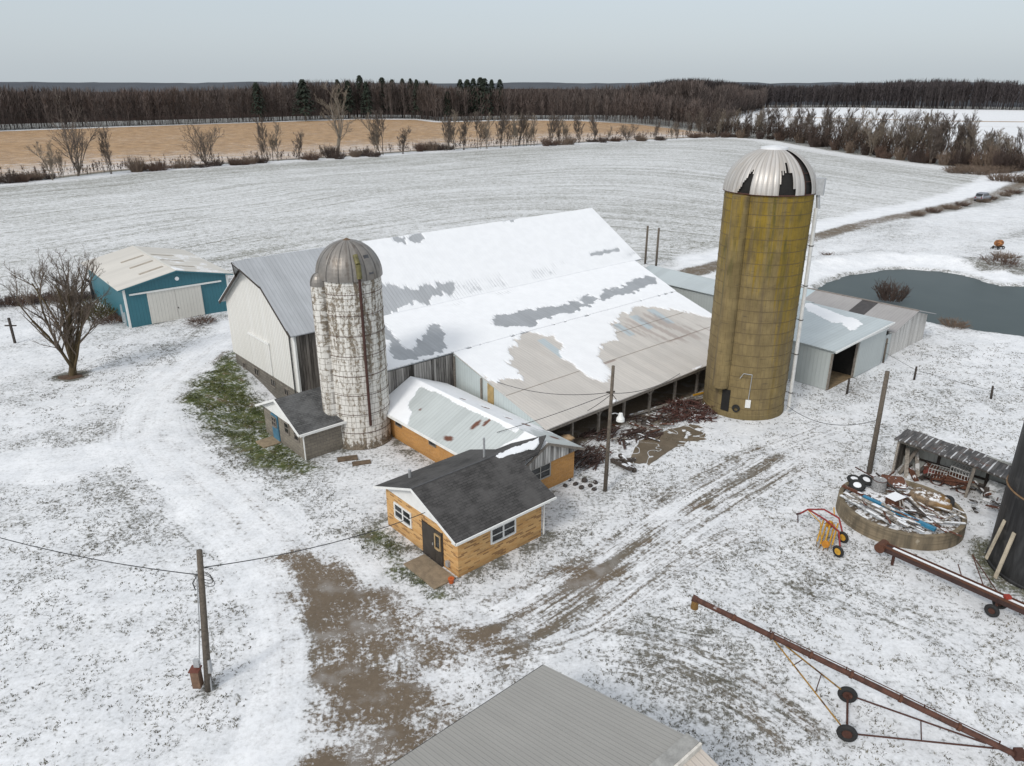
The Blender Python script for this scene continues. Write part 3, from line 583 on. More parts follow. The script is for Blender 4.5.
def roof_grid(name, A, B, C, D, mat, parent, step=.16, th=.06, snow=None, tint=None, rust=None, lift=.055, label=None):
    """roof sheet A-B (eave) C-D (ridge side), top surface gridded; 'snow' is painted per vertex and stands proud"""
    A, B, C, D = (np.array(p, float) for p in (A, B, C, D))
    n = max(2, int(max(np.linalg.norm(B-A), np.linalg.norm(C-D))/step)); m = max(2, int(max(np.linalg.norm(D-A), np.linalg.norm(C-B))/step))
    s, t = np.meshgrid(np.linspace(0, 1, n+1), np.linspace(0, 1, m+1)); s = s.ravel()[:, None]; t = t.ravel()[:, None]
    P = (A*(1-s)+B*s)*(1-t)+(D*(1-s)+C*s)*t
    sn = np.clip(snow(P[:, 0], P[:, 1]), 0, 1) if snow else np.zeros(len(P))
    ti = np.clip(tint(P[:, 0], P[:, 1]), 0, 1) if tint else np.zeros(len(P))
    ru = np.clip(rust(P[:, 0], P[:, 1]), 0, 1) if rust else np.zeros(len(P))
    P[:, 2] += lift*sm(sn, .35, .85)*(.7+.6*fbm(P[:, 0]*.9, P[:, 1]*.9, 5, 2))
    i = np.arange((n+1)*(m+1)).reshape(m+1, n+1)
    F = [tuple(q) for q in np.stack([i[:-1, :-1].ravel(), i[:-1, 1:].ravel(), i[1:, 1:].ravel(), i[1:, :-1].ravel()], 1)]
    loop = list(i[0, :])+list(i[1:, -1])+list(i[-1, -2::-1])+list(i[-2:0:-1, 0])
    base = len(P); low = P[loop].copy(); Q0 = (A*(1-s)+B*s)*(1-t)+(D*(1-s)+C*s)*t; low[:, 2] = Q0[loop][:, 2]-th
    L = len(loop)
    F += [(loop[k], base+k, base+(k+1) % L, loop[(k+1) % L]) for k in range(L)]
    c4 = [base+0, base+n, base+n+m, base+2*n+m]; F.append((c4[3], c4[2], c4[1], c4[0]))
    P = np.vstack([P, low]); ex = np.zeros(L)
    o = obj(name, (P, F), mat, parent, attrs=dict(snow=np.r_[sn, ex], tint=np.r_[ti, ex], rust=np.r_[ru, ex]), label=label)
    return o
def polys(pl, soft=.25, wob=.5, sc=.8, slide=0.):
    """1 inside any of the polygons"""
    def f(x, y):
        y = y+(vnoise(np.floor(x/.42)*7.3, np.zeros(np.shape(x)), 5)-.5)*slide; d = np.full(np.shape(x), 1e9); nn = (fbm(x*sc, y*sc, 13, 4)-.5)*2*wob
        for p in pl: d = np.minimum(d, poly_sd(x, y, p))
        return sm(-(d+nn), -soft, soft)
    return f
def win(parent, axis, at, a0, a1, z0, z1, out=-1, fr=.07, mull=(1, 1), frame=None, glass=None, d=.06, name='window'):
    """framed window on a wall; axis 'u' = wall at u=at, 'v' = wall at v=at; out = side it faces"""
    f = MB(); g = MB()
    def bx(m, p0, p1, q0, q1, d0, d1):
        if axis == 'u': m.box(at+out*d0, at+out*d1, p0, p1, q0, q1)
        else: m.box(p0, p1, at+out*d0, at+out*d1, q0, q1)
    bx(f, a0, a0+fr, z0, z1, -.02, d); bx(f, a1-fr, a1, z0, z1, -.02, d); bx(f, a0+fr, a1-fr, z0, z0+fr, -.02, d+.03); bx(f, a0+fr, a1-fr, z1-fr, z1, -.02, d)
    for k in range(1, mull[0]+1-1+1):
        if mull[0] > 1 and k < mull[0]:
            c = a0+(a1-a0)*k/mull[0]; bx(f, c-fr*.5, c+fr*.5, z0+fr, z1-fr, -.02, d-.005)
    for k in range(1, mull[1]):
        c = z0+(z1-z0)*k/mull[1]; bx(f, a0+fr, a1-fr, c-.02, c+.02, -.02, d-.012)
    o = obj(name, f, frame or WHITE, parent)
    bx(g, a0+fr*.5, a1-fr*.5, z0+fr*.5, z1-fr*.5, -.015, .018)
    obj('pane', g, glass or GLASS, o)
    return o

# ------------------------------------------------------------------ the big barn
barn = thing('barn', 'big white gabled barn with hay hood, long snow-covered metal roof and open lean-to', 'barn', uv=(3.8, 23))
RZ = lambda v: 9.5-.69*(29.1-v)
RZB = lambda v: 9.5-.69*(v-29.1)
LZ = lambda v: 2.2+.179*(v-5.8)
g = MB(); g.prism([(3.8, 23.2, .9), (3.8, 35.0, .9), (3.8, 35.0, RZ(23.2)-.08), (3.8, 29.1, 9.42), (3.8, 23.2, RZ(23.2)-.08)], (.12, 0, 0))
obj('gable_wall', g, CREAM, barn)
g = MB(); g.prism([(39.3, 23.2, 0), (39.3, 35.0, 0), (39.3, 35.0, RZ(23.2)-.08), (39.3, 29.1, 9.42), (39.3, 23.2, RZ(23.2)-.08)], (.12, 0, 0))
obj('rear_gable_wall', g, GREYW, barn)
g = MB(); g.box(3.95, 39.3, 23.25, 23.37, -.9, RZ(23.2)-.1); obj('side_wall', g, GREYW, barn, label='weathered bare board side wall')
g = MB(); g.box(3.95, 39.3, 34.85, 34.97, 0, RZ(23.2)-.1); obj('back_wall', g, CREAM, barn)
g = MB(); g.box(3.78, 3.92, 23.15, 23.45, .2, RZ(23.2)-.15); obj('corner_board', g, WHITE, barn)
g = MB(); g.box(3.9, 4.3, 23.6, 34.9, -1.5, .9); fo = obj('foundation', g, STONE, barn)
for v0, v1, z0, z1 in ((32.9, 33.5, -.05, .45), (30.4, 31.2, 0., .65), (27.5, 28.3, -.05, .6), (25.3, 26.0, -.1, .5)):
    win(fo, 'u', 3.9, v0, v1, z0, z1, fr=.06, frame=BEAMW, mull=(2, 1))
g = MB(); g.box(3.66, 3.79, 27.4, 31.1, 3.42, 3.56); obj('door_track', g, WHITE, barn)
g = MB(); g.box(3.74, 3.80, 27.5, 30.9, .95, 3.4); obj('sliding_door', g, CREAM, barn)
g = MB(); g.box(3.70, 3.79, 27.44, 27.52, 1.0, 3.42); obj('door_trim', g, WHITE, barn)
g = MB(); g.path([(3.7, 23.75, 5.0), (3.7, 23.75, .4)], .05, 8); obj('downspout', g, plain('dark_pipe', (.05, .05, .05), .6), barn)
g = MB()
for a, b in (((3.42, 35.45, RZB(35.45)-.12), (3.42, 29.1, 9.36)), ((3.42, 22.95, RZ(22.95)-.12), (3.42, 29.1, 9.36))): g.beam(a, b, .06, .2)
obj('rake_board', g, DARKW, barn)
ROOFM = metal('barn_roof_metal', (.43, .445, .465), 'x', .30, .10, .12, 0, True, .5, tint=(.27, .31, .33), sheet=.9, mtl=.15)
mb_ = polys([ROOF_MAIN[k] for k in ('p1', 'r1', 'r2', 'r3')], .30, .35, .8, .5)
left_bare = polys([[(2, 33), (ROOF_MAIN['left'][1][0]-.9, 33), (12.3, 29.0), (11.6, 27.0), (12.4, 25.2), (11.5, 22.0), (2, 22)]], .2, .9, .5)
speck = polys([[(9.6, 27.6), (10.6, 28.1), (11.2, 28.3), (11.0, 27.0), (10.1, 26.8)], [(7.2, 26.6), (7.5, 26.6), (7.6, 25.4), (7.35, 25.4)]], .15, .3)
streak_ = polys([ROOF_MAIN['st']], .15, .3)
def snow_main(x, y):
    s = 1-np.maximum(mb_(x, y), left_bare(x, y)*(1-speck(x, y)))
    d = np.abs(y-23.6)
    s -= .42*sm(.9-d+(fbm(x*.5, y*2, 3)-.5)*1.2, 0, .6)*sm(fbm(x*.4, y*.3, 8), .42, .62)*(x > 17)
    return s-.75*streak_(x, y)
def dents(x, y): return polys([[(9.5, 24), (9.9, 24), (9.9, 26), (9.5, 26)]], .1, .1)(x, y)*.4
rm = roof_grid('roof', (3.4, 22.92, RZ(22.92)), (40.3, 22.92, RZ(22.92)), (39.6, 29.1, 9.5), (3.4, 29.1, 9.5), ROOFM, barn, .15, .07, snow_main)
roof_grid('roof', (40.0, 35.5, RZB(35.5)), (3.4, 35.5, RZB(35.5)), (3.4, 29.1, 9.5), (39.6, 29.1, 9.5), ROOFM, barn, .5, .07, lambda x, y: np.ones(np.shape(x)))
g = MB()
g.prism([(2.45, 29.1, 9.47), (3.398, 29.1, 9.5), (3.398, 26.9, RZ(26.9))], (0, 0, -.07)); g.prism([(2.45, 29.1, 9.47), (3.398, 31.3, RZB(31.3)), (3.398, 29.1, 9.5)], (0, 0, -.07))
hh = obj('hay_hood', g, ROOFM, barn, attrs=dict(snow=np.zeros(12), tint=np.zeros(12), rust=np.zeros(12)))
g = MB(); g.beam((2.45, 29.1, 9.36), (3.78, 29.1, 9.3), .14, .14); g.beam((2.5, 29.05, 9.36), (3.4, 26.95, RZ(26.9)-.14), .05, .14); g.beam((2.5, 29.15, 9.36), (3.4, 31.25, RZ(26.9)-.14), .05, .14)
obj('hood_timber', g, DARKW, hh)
# lean-to
LEANM1 = metal('lean_roof_grey', (.36, .375, .395), 'x', .30, .12, .2, 0, True, .5, sheet=.9, mtl=.1)
lb = polys([ROOF_LEAN[k] for k in ('p2', 'p3', 'p4', 'p5')], .30, .35, 1.0, .7)
big = polys([ROOF_LEAN['big']], .36, .55, .7, .8)
def snow_lean(x, y):
    s = 1-np.maximum(lb(x, y), big(x, y)); d = np.abs(y-22.4)
    s -= .35*sm(.5-d+(fbm(x*.6, y*2, 3)-.5), 0, .5)*sm(fbm(x*.35, y*.3, 28), .5, .66)
    d = np.abs(y-15.9)
    return s-.85*sm(.14-d, 0, .1)*sm(vnoise(x*3.3, y*.1, 4), .62, .72)
roof_grid('lean_to_roof', (6.3, 15.86, LZ(15.86)+.03), (36.6, 15.86, LZ(15.86)+.03), (39.3, 22.97, LZ(22.97)-.06), (6.3, 22.97, LZ(22.97)-.06), LEANM1, barn, .14, .06, snow_lean, label='grey metal upper lean-to roof under patchy snow')
LEANM2 = metal('lean_roof_beige', (.57, .535, .495), 'x', .25, .09, .30, 0, True, .5, tint=(.43, .485, .51), sheet=.75, dark=(.30, .22, .17))
tp = polys(LEAN_PANELS, .05, .0)
def tint_lean(x, y):
    d = np.minimum(np.abs(y-9.9), np.abs(y-12.4+.0*x)); 
    return np.maximum(tp(x, y), .0)
def rust_lean(x, y):
    d = np.abs(y-(9.6)); a = sm(.05-d, 0, .04)*sm(vnoise(x*.5, y, 9), .35, .5)*.8
    k = .45*sm(fbm(x*3.2, y*.25, 15, 3), .54, .66)*polys([[(25, 13.9), (31.8, 14.4), (33.5, 9.0), (27.5, 9)]], .5, .8)(x, y)
    return np.maximum(a, k*.75)
def snow_lean2(x, y):
    s = snow_lean(x, y); e = sm(.45-(y-5.6), 0, .3)*sm(fbm(x*.5, y, 33), .56, .62)*.8
    return np.maximum(s, e)
roof_grid('lean_to_roof', (10.85, 5.55, LZ(5.55)), (34.15, 5.75, LZ(5.75)), (36.58, 15.85, LZ(15.85)), (11.82, 15.85, LZ(15.85)), LEANM2, barn, .14, .06, snow_lean2, tint_lean, rust_lean, label='beige metal lower lean-to roof half cleared of snow')
for v0, ua, ub in ((9.7, 11.3, 35.2), (12.6, 21.5, 36.0)):
    g = MB(); g.slab((ua, v0-.02, LZ(v0)+.012), (ub, v0-.02, LZ(v0)+.012), (ub, v0+.02, LZ(v0)+.018), (ua, v0+.02, LZ(v0)+.018), .03); obj('lap_seam', g, plain('seam_line', (.27, .235, .20), .8) if 'seam_line' not in bpy.data.materials else bpy.data.materials['seam_line'], barn)
g = MB(); g.box(6.3, 11.85, 15.84, 15.96, 0, LZ(15.84)-.08); obj('end_wall', g, wood('stained_boards', (.03, .024, .02), (.42, .395, .37), 'z', .2), barn, label='stained weathered boards above the brick wing')
x1 = lambda v: 11.78-(15.8-v)*.083
PALE = metal('pale_blue_siding', (.50, .555, .555), 'xy', .3, .06, .12, bump=.4)
g = MB(); g.prism([(x1(15.8), 15.8, 1.0), (x1(15.8), 15.8, LZ(15.8)-.09), (x1(6), 6, LZ(6)-.09), (x1(6), 6, 1.0)], (.08, .005, 0)); mw = obj('metal_wall', g, PALE, barn)
g = MB(); g.prism([(x1(11.7)-.03, 11.7, 1.2), (x1(11.7)-.03, 11.7, LZ(11.7)-.12), (x1(11.0)-.03, 11.0, LZ(11)-.12), (x1(11.0)-.03, 11.0, 1.2)], (.02, 0, 0)); obj('ochre_panel', g, plain('ochre_board', (.38, .27, .12), .8), mw)
for vv in (12.35, 15.6):
    g = MB(); g.beam((x1(vv)-.06, vv, 1.0), (x1(vv)-.06, vv, LZ(vv)-.12), .14, .1); obj('wall_post', g, BEAMW, barn)
g = MB(); g.beam((10.9, 5.62, LZ(5.62)-.17), (34.1, 5.82, LZ(5.8)-.17), .08, .2); g.beam((11.0, 6.1, LZ(6.1)-.22), (34.2, 6.2, LZ(6.2)-.22), .12, .2); obj('eave_beam', g, BEAMW, barn)
for i, u in enumerate((13.6, 16.05, 18.5, 21.2, 24.0, 26.65, 29.3, 32)):
    g = MB(); g.box(u-.075, u+.075, 6.03, 6.18, -.4, LZ(6.1)-.32); 
    for s in (-1, 1):
        if (i+s) % 2 == 0: g.beam((u+s*.06, 6.1, LZ(6)-.85), (u+s*.6, 6.1, LZ(6)-.30), .08, .08)
    obj('post', g, BEAMW, barn)
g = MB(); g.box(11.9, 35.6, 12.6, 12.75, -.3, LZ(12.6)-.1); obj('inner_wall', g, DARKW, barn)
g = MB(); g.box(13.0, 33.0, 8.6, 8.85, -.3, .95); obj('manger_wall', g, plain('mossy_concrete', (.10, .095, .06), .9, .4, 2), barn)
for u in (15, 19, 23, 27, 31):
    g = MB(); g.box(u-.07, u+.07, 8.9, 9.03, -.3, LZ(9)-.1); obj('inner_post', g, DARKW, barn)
g = MB(); g.prism([(34.3, 5.9, 0), (36.4, 15.7, 0), (36.4, 15.7, LZ(15.7)-.1), (34.3, 5.9, LZ(5.9)-.1)], (.06, -.02, 0)); g.prism([(36.5, 15.9, 0), (39.0, 22.9, 0), (39.0, 22.9, LZ(22.9)-.15), (36.5, 15.9, LZ(15.9)-.1)], (.06, -.02, 0)); obj('lean_to_wall', g, GREYW, barn)

# ------------------------------------------------------------------ white stave silo
silo = thing('stave_silo', 'short white peeling stave silo with ribbed rusty-stained dome beside the barn', 'silo', (-9.62, 43.3, 0))
fdir = np.array((9.86, -43.3)); fdir /= np.linalg.norm(fdir); rdir = np.array((-fdir[1], fdir[0]))      # towards the yard, and to its right
def sdir(deg): a = R(deg); return fdir*math.cos(a)+rdir*math.sin(a)
def silo_mat(name):
    t = NT(name); x, y, z = t.xyz()
    an = t.mul(t.math('ARCTAN2', y, x), 1.85)
    v = t.vec(an, z, 0)
    b = t.brick(v, .27, .74, (1, 1, 1), (.84, .84, .84), (0, 0, 0), .018, 0)
    hoop = t.step(t.math('PINGPONG', z, .185), .012, .03)
    n = t.noise(1, 6, .75, t.vec(t.mul(an, 5.2), t.mul(z, 3.4), 0)); st = t.noise(1, 5, .6, t.vec(t.mul(an, 2.6), t.mul(z, .22), 4))
    top = t.step(z, 3.0, 10.2, 0, .035); low = t.step(z, .9, .1, 0, .1)
    f = t.addm(t.addm(t.mul(n, .62), t.mul(st, .38)), t.addm(top, low))
    peel = t.step(f, .512, .575)
    br = t.mix(t.step(n, .4, .65), (.09, .072, .052), (.27, .225, .17))
    wh = t.mix(t.step(st, .4, .7), (.70, .68, .64), (.54, .51, .46))
    c = t.mix(peel, wh, br)
    c = t.mix(t.mul(t.sub(1., t.xyz(b['Color'])[0]), .5), c, (.13, .10, .075))
    c = t.mix(t.mul(t.sub(1., hoop), .42), c, (.15, .12, .09))
    h = t.addm(t.mul(peel, -.5), hoop)
    return t.done(c, .9, t.bump(h, .5, .02))
SM = silo_mat('peeling_white_staves')
g = MB(); g.rev([(1.93, -.5), (1.93, 0.1), (1.85, .12), (1.85, 10.7)], 48); obj('wall', g, SM, silo, smooth=False)
def dome_mat(name, base, dk, nrib, stain):
    t = NT(name); x, y, z = t.xyz(); an = t.math('ARCTAN2', y, x)
    p = t.math('PINGPONG', an, math.pi/nrib); n = t.noise(1.3, 5, .7); st = t.noise(1, 4, .6, t.vec(t.mul(an, 6), t.mul(z, .5), 0))
    c = t.mix(t.step(n, .3, .7), tuple(i*.8 for i in base), tuple(min(.9, i*1.2) for i in base))
    c = t.mix(t.mul(t.step(t.addm(t.mul(n, .5), t.mul(st, .5)), .48, .62), stain), c, dk)
    c = t.mix(t.step(p, .035, .0), c, tuple(i*.3 for i in base))
    return t.done(c, .42, t.bump(t.step(p, .0, .06), .5, .03), .35)
def dome_prof(r, z0, h, n=12, top=.12):
    return [(max(r*math.cos(math.pi/2*i/n), top), z0+h*math.sin(math.pi/2*i/n)) for i in range(n+1)]
DM = dome_mat('stained_dome_metal', (.245, .225, .205), (.085, .066, .050), 15, .8)
g = MB(); g.rev([(1.95, 10.62)]+dome_prof(1.95, 10.7, 2.02, 14), 60)
dm = obj('dome', g, DM, silo)
g = MB(); g.rev([(.32, 12.66), (.02, 12.82)], 20); obj('cap', g, plain('rusty_brown_cap', (.13, .085, .05), .7), dm)
c = sdir(-68)*1.88
g = MB(); g.rev([(.02, 1.9), (.5, 2.0), (.52, 2.2), (.52, 10.3)], 24, c=tuple(c)); obj('chute', g, SM, silo, label='round chute down the side of the silo')
g = MB(); g.rev([(.54, 10.28)]+[(max(.54*math.cos(math.pi/2*i/6), .02), 10.35+.70*math.sin(math.pi/2*i/6)) for i in range(7)], 20, c=tuple(c)); obj('chute_hood', g, DM, silo)
c = sdir(16)*1.93
g = MB(); g.path([(c[0], c[1], 10.9), (c[0], c[1], 1.6)], .085, 8); obj('filler_pipe', g, plain('rust_red_pipe', (.055, .022, .016), .7, .3), silo)
c0 = sdir(16); g = MB(); g.path([(c0[0]*1.45, c0[1]*1.45, 12.05), (c0[0]*1.85, c0[1]*1.85, 11.6), (c0[0]*2.0, c0[1]*2.0, 10.8)], .15, 10); obj('gooseneck', g, plain('mossy_metal', (.13, .115, .04), .6, .4, 5), silo)
a1 = sdir(40); g = MB(); q = a1*1.86; tt = np.array((-a1[1], a1[0]))
g.prism([tuple(q-tt*.17)+(10.9,), tuple(q+tt*.17)+(10.9,), tuple(a1*1.45+tt*.17)+(11.95,), tuple(a1*1.45-tt*.17)+(11.95,)], tuple(a1*.09)+(.06,)); obj('hatch', g, plain('dark_hatch', (.07, .07, .075), .5), dm)
for k in range(8):
    z = 1.1+k*1.25; g = MB(); g.torus((0, 0, z), (0, 0, 1), 1.862, .016, 48, 5); obj('hoop', g, RUST, silo)

# ------------------------------------------------------------------ concrete-block pump house
ph = thing('pump_house', 'small grey block shed with dark roof tucked against the white silo', 'shed', uv=(.1, 15.25))
PZ = lambda v: 1.88+(v-14.95)*.45
g = MB(); g.prism([(.1, 15.25, -.6), (.1, 20.75, -.6), (.1, 20.75, 2.0), (.1, 18.0, 3.15), (.1, 15.25, 1.95)], (3.45, 0, 0)); obj('wall', g, BLOCK, ph)
g = MB(); g.prism([(-.03, 15.3, 1.93), (-.03, 20.7, 1.93), (-.03, 18, 3.14)], (.11, 0, 0)); obj('gable_panel', g, WHITE, ph)
SH2 = shingle('grey_shingles', (.070, .070, .070))
g = MB(); g.slab((-.25, 14.95, 1.90), (3.75, 14.95, 1.90), (3.75, 18, 3.24), (-.25, 18, 3.24), .07); obj('roof', g, SH2, ph)
g = MB(); g.slab((3.75, 21.05, 1.90), (-.25, 21.05, 1.90), (-.25, 18, 3.24), (3.75, 18, 3.24), .07); obj('roof', g, SH2, ph)
g = MB(); g.box(-.25, 3.7, 14.85, 14.94, 1.79, 1.93); g.path([(.05, 14.9, 1.8), (.05, 15.13, 1.6), (.05, 15.13, .1)], .04, 6); obj('gutter', g, WHITE, ph)
g = MB(); g.beam((-.29, 14.95, 1.84), (-.29, 18, 3.19), .06, .14); g.beam((-.29, 21.05, 1.84), (-.29, 18, 3.19), .06, .14); obj('rake_board', g, WHITE, ph)
g = MB(); g.box(.02, .12, 18.62, 19.5, 0, 1.78); dr_ = obj('door', g, plain('blue_door', (.06, .16, .24), .6), ph, label='blue door with glazed top')
win(dr_, 'u', .02, 18.72, 19.4, .95, 1.65, fr=.08, frame=BEAMW, mull=(2, 2))
win(ph, 'u', .1, 17.1, 17.75, 1.0, 1.8, frame=BEAMW, mull=(1, 2)); win(ph, 'u', .1, 15.8, 16.45, 1.0, 1.75, frame=BEAMW, mull=(1, 2))
g = MB(); g.box(-1.1, .05, 18.5, 19.7, -.25, .05); o = obj('doorstep', g, plain('tan_concrete', (.26, .20, .13), .9), ph)

# ------------------------------------------------------------------ long brick wing
pl = thing('brick_milking_parlor', 'long tan brick wing with snowy rust-flecked metal roof behind the dark-roofed house', 'building', uv=(5.85, 3.0))
g = MB(); g.prism([(5.85, 3.0, -.3), (10.6, 3.0, -.3), (10.6, 3.0, 1.93), (8.2, 3.0, 3.05), (5.85, 3.0, 1.9)], (0, 12.4, 0)); obj('wall', g, BRICK2, pl)
g = MB(); g.prism([(5.5, 2.86, 1.82), (10.95, 2.86, 1.9), (8.2, 2.86, 3.15)], (0, .09, 0)); obj('gable_boards', g, PEELW, pl, label='peeling vertical boards in the gable')
PM = metal('parlor_roof_metal', (.50, .535, .53), 'y', .28, .08, .2, 0, True, .45, sheet=.84, dark=(.30, .33, .33))
bare = polys([PARLOR_BARE], .2, .45, .7)
rspots = [(8.6, 13.6, .18, .3), (8.2, 13.0, .14, .35), (8.1, 9.6, .12, .3), (7.3, 7.8, .5, .2), (7.7, 7.3, .35, .14), (5.9, 8.6, .2, .45), (6.6, 12.4, .1, .1)]
def rust_p(x, y):
    m = np.zeros(np.shape(x)); n = (fbm(x*2.5, y*2.5, 3)-.5)*.9
    for a, b, p, q in rspots: m = np.maximum(m, sm(1-np.hypot((x-a)/p, (y-b)/q)+n, 0, .3))
    return m
def rust_q(x, y):
    m = np.zeros(np.shape(x)); n = (fbm(x*2.5, y*2.5, 7)-.5)*.9
    for a, b, p, q in ((9.5, 9.5, .3, .3), (9.5, 7.4, .3, .3), (10.0, 6.4, .35, .3), (10.2, 4.2, .3, .3), (8.9, 11, .3, .2)): m = np.maximum(m, sm(1-np.hypot((x-a)/p, (y-b)/q)+n, 0, .3))
    return m
roof_grid('roof', (5.4, 15.75, 1.83), (5.4, 2.72, 1.83), (8.2, 2.72, 3.2), (8.2, 15.75, 3.2), PM, pl, .1, .05, lambda x, y: np.maximum(1-bare(x, y)-rust_p(x, y), sm(.34-(8.2-x)+(fbm(x*2, y*1.2, 3)-.5)*.3, 0, .15)*(y > 5.0)), None, rust_p, .045)
roof_grid('roof', (11.15, 2.72, 1.92), (11.15, 15.75, 1.92), (8.2, 15.75, 3.2), (8.2, 2.72, 3.2), PM, pl, .1, .05, lambda x, y: np.clip(sm(y, 3.5, 7.5)*.75+(fbm(x*1.5, y*.8, 5)-.5)*1.0+.2-rust_q(x, y), 0, 1), None, rust_q, .045)
g = MB(); g.box(5.32, 5.395, 2.75, 15.7, 1.7, 1.84); obj('eave_board', g, WHITE, pl)
g = MB(); g.beam((5.45, 2.68, 1.80), (8.2, 2.68, 3.14), .06, .14, ); g.beam((11.1, 2.68, 1.88), (8.2, 2.68, 3.14), .06, .14); obj('rake_board', g, BEAMW, pl)
for v0 in (13.4, 9.75):
    win(pl, 'u', 5.85, v0, v0+.72, 1.05, 1.5, fr=.05, frame=BEAMW)
win(pl, 'v', 3.0, 7.15, 8.7, .95, 1.82, fr=.07, mull=(2, 2), frame=plain('grey_frame', (.30, .29, .27), .7))
g = MB(); g.box(6, 10.63, 2.97, 15.43, -.3, .12); obj('plinth', g, plain('white_plinth', (.55, .54, .52), .8), pl)

# ------------------------------------------------------------------ little brick house
hs_ = thing('brick_house', 'small tan brick house with dark shingle roof and white gable', 'house', uv=(0, 0))
HZ = lambda v: 2.25+.388*(v+.4)
g = MB(); g.prism([(0, 0, -.3), (0, 5.95, -.3), (0, 5.95, 2.32), (0, 2.95, 3.4), (0, 0, 2.3)], (5.2, 0, 0)); obj('wall', g, BRICK, hs_)
SH = shingle('charcoal_shingles', (.046, .044, .043), True)
hsnow = [(4.55, 2.93), (5.1, 2.93), (7.75, 2.95), (7.5, 2.6), (6.9, 2.42), (6.2, 2.5), (5.5, 2.62), (4.9, 2.6)]
hp = polys([hsnow], .06, .12, 2)
roof_grid('roof', (-.42, -.42, 2.25), (5.75, -.42, 2.25), (5.75, 2.95, 3.56), (-.42, 2.95, 3.56), SH, hs_, .09, .09, hp, lift=.04)
roof_grid('roof', (5.75, 6.35, 2.25), (-.42, 6.35, 2.25), (-.42, 2.95, 3.56), (5.75, 2.95, 3.56), SH, hs_, .3, .09, lambda x, y: np.zeros(np.shape(x)))
roof_grid('cricket', (5.752, 2.1, HZ(2.1)), (6.9, 2.1, HZ(2.1)), (8.3, 2.95, 3.56), (5.752, 2.95, 3.56), SH, hs_, .09, .08, hp, lift=.06)
roof_grid('cricket', (6.9, 4.2, 3.06), (5.752, 4.2, 3.06), (5.752, 2.95, 3.56), (8.3, 2.95, 3.56), SH, hs_, .3, .08, lambda x, y: np.zeros(np.shape(x)))
g = MB(); g.box(-.42, 5.75, 2.9, 3.0, 3.545, 3.575); obj('ridge_cap', g, plain('worn_ridge', (.075, .075, .078), .8), hs_)
g = MB(); g.prism([(-.06, -.1, 2.2), (-.06, 6.05, 2.2), (-.06, 2.95, 3.42)], (.055, 0, 0)); obj('gable_panel', g, plain('white_gable', (.76, .76, .75), .6, .05), hs_)
g = MB(); g.beam((-.45, -.42, 2.20), (-.45, 2.95, 3.51), .05, .10); g.beam((-.45, 6.35, 2.20), (-.45, 2.95, 3.51), .05, .10); g.box(-.42, 5.75, -.5, -.43, 2.13, 2.24); g.box(-.42, -.06, -.42, -.1, 2.08, 2.13); obj('fascia', g, WHITE, hs_)
g = MB(); g.path([(5.3, -.46, 2.1), (5.3, -.08, 1.85), (5.3, -.08, .1)], .045, 6); obj('downspout', g, WHITE, hs_)
win(hs_, 'u', 0, 3.68, 5.2, .85, 1.72, fr=.09, mull=(2, 2))
win(hs_, 'v', 0, 1.9, 3.48, .95, 1.80, fr=.09, mull=(2, 2))
BRN = plain('dark_brown_door', (.045, .038, .032), .6)
g = MB(); g.box(-.05, .02, 1.75, 2.72, 0, 1.78); d_ = obj('door', g, BRN, hs_)
g = MB(); g.box(-.09, -.05, 1.85, 1.9, .85, .98); obj('handle', g, GALV, d_)
g = MB(); g.box(-.045, .02, 1.2, 1.74, 0, 1.78); sp_ = obj('side_panel', g, BRN, hs_)
win(sp_, 'u', -.045, 1.24, 1.7, .8, 1.6, fr=.06, frame=plain('tan_frame', (.42, .30, .16), .7), mull=(1, 1))
g = MB(); g.box(-.14, 0, .62, .82, .28, .55); obj('meter', g, GALV, hs_)
g = MB(); g.path([(4.4, 3.45, 3.3), (4.4, 3.45, 4.45)], .06, 10); obj('vent_pipe', g, GALV, hs_)
g = MB(); g.path([(1.0, 5.2, 2.6), (1.0, 5.2, 3.15)], .08, 10); obj('vent_pipe', g, GALV, hs_)
g = MB(); g.box(-.09, 0, 1.15, 2.8, -.02, .04); g.box(-.025, 0, 1.12, 1.19, .04, 1.83); g.box(-.025, 0, 2.74, 2.8, .04, 1.83); obj('door_frame', g, DARKW, hs_)
st_ = thing('concrete_step', 'low tan concrete slab outside the brick house door', 'step', uv=(-.9, 1.2)); g = MB(); g.box(-1.35, -.16, .0, 2.5, -.2, .07); obj('slab', g, plain('step_concrete', (.24, .185, .125), .9, .25, 3), st_)
g = MB(); g.rev([(.02, 0), (.1, 0), (.15, .24), (.13, .26), (.02, .25)], 18); pot = obj('flower_pot', g, plain('orange_clay', (.48, .10, .02), .6), None); x, y = W(-.5, -.1); pot.location = (x, y, .02); tag(pot, 'small orange pot on the ground at the corner of the brick house', 'pot')
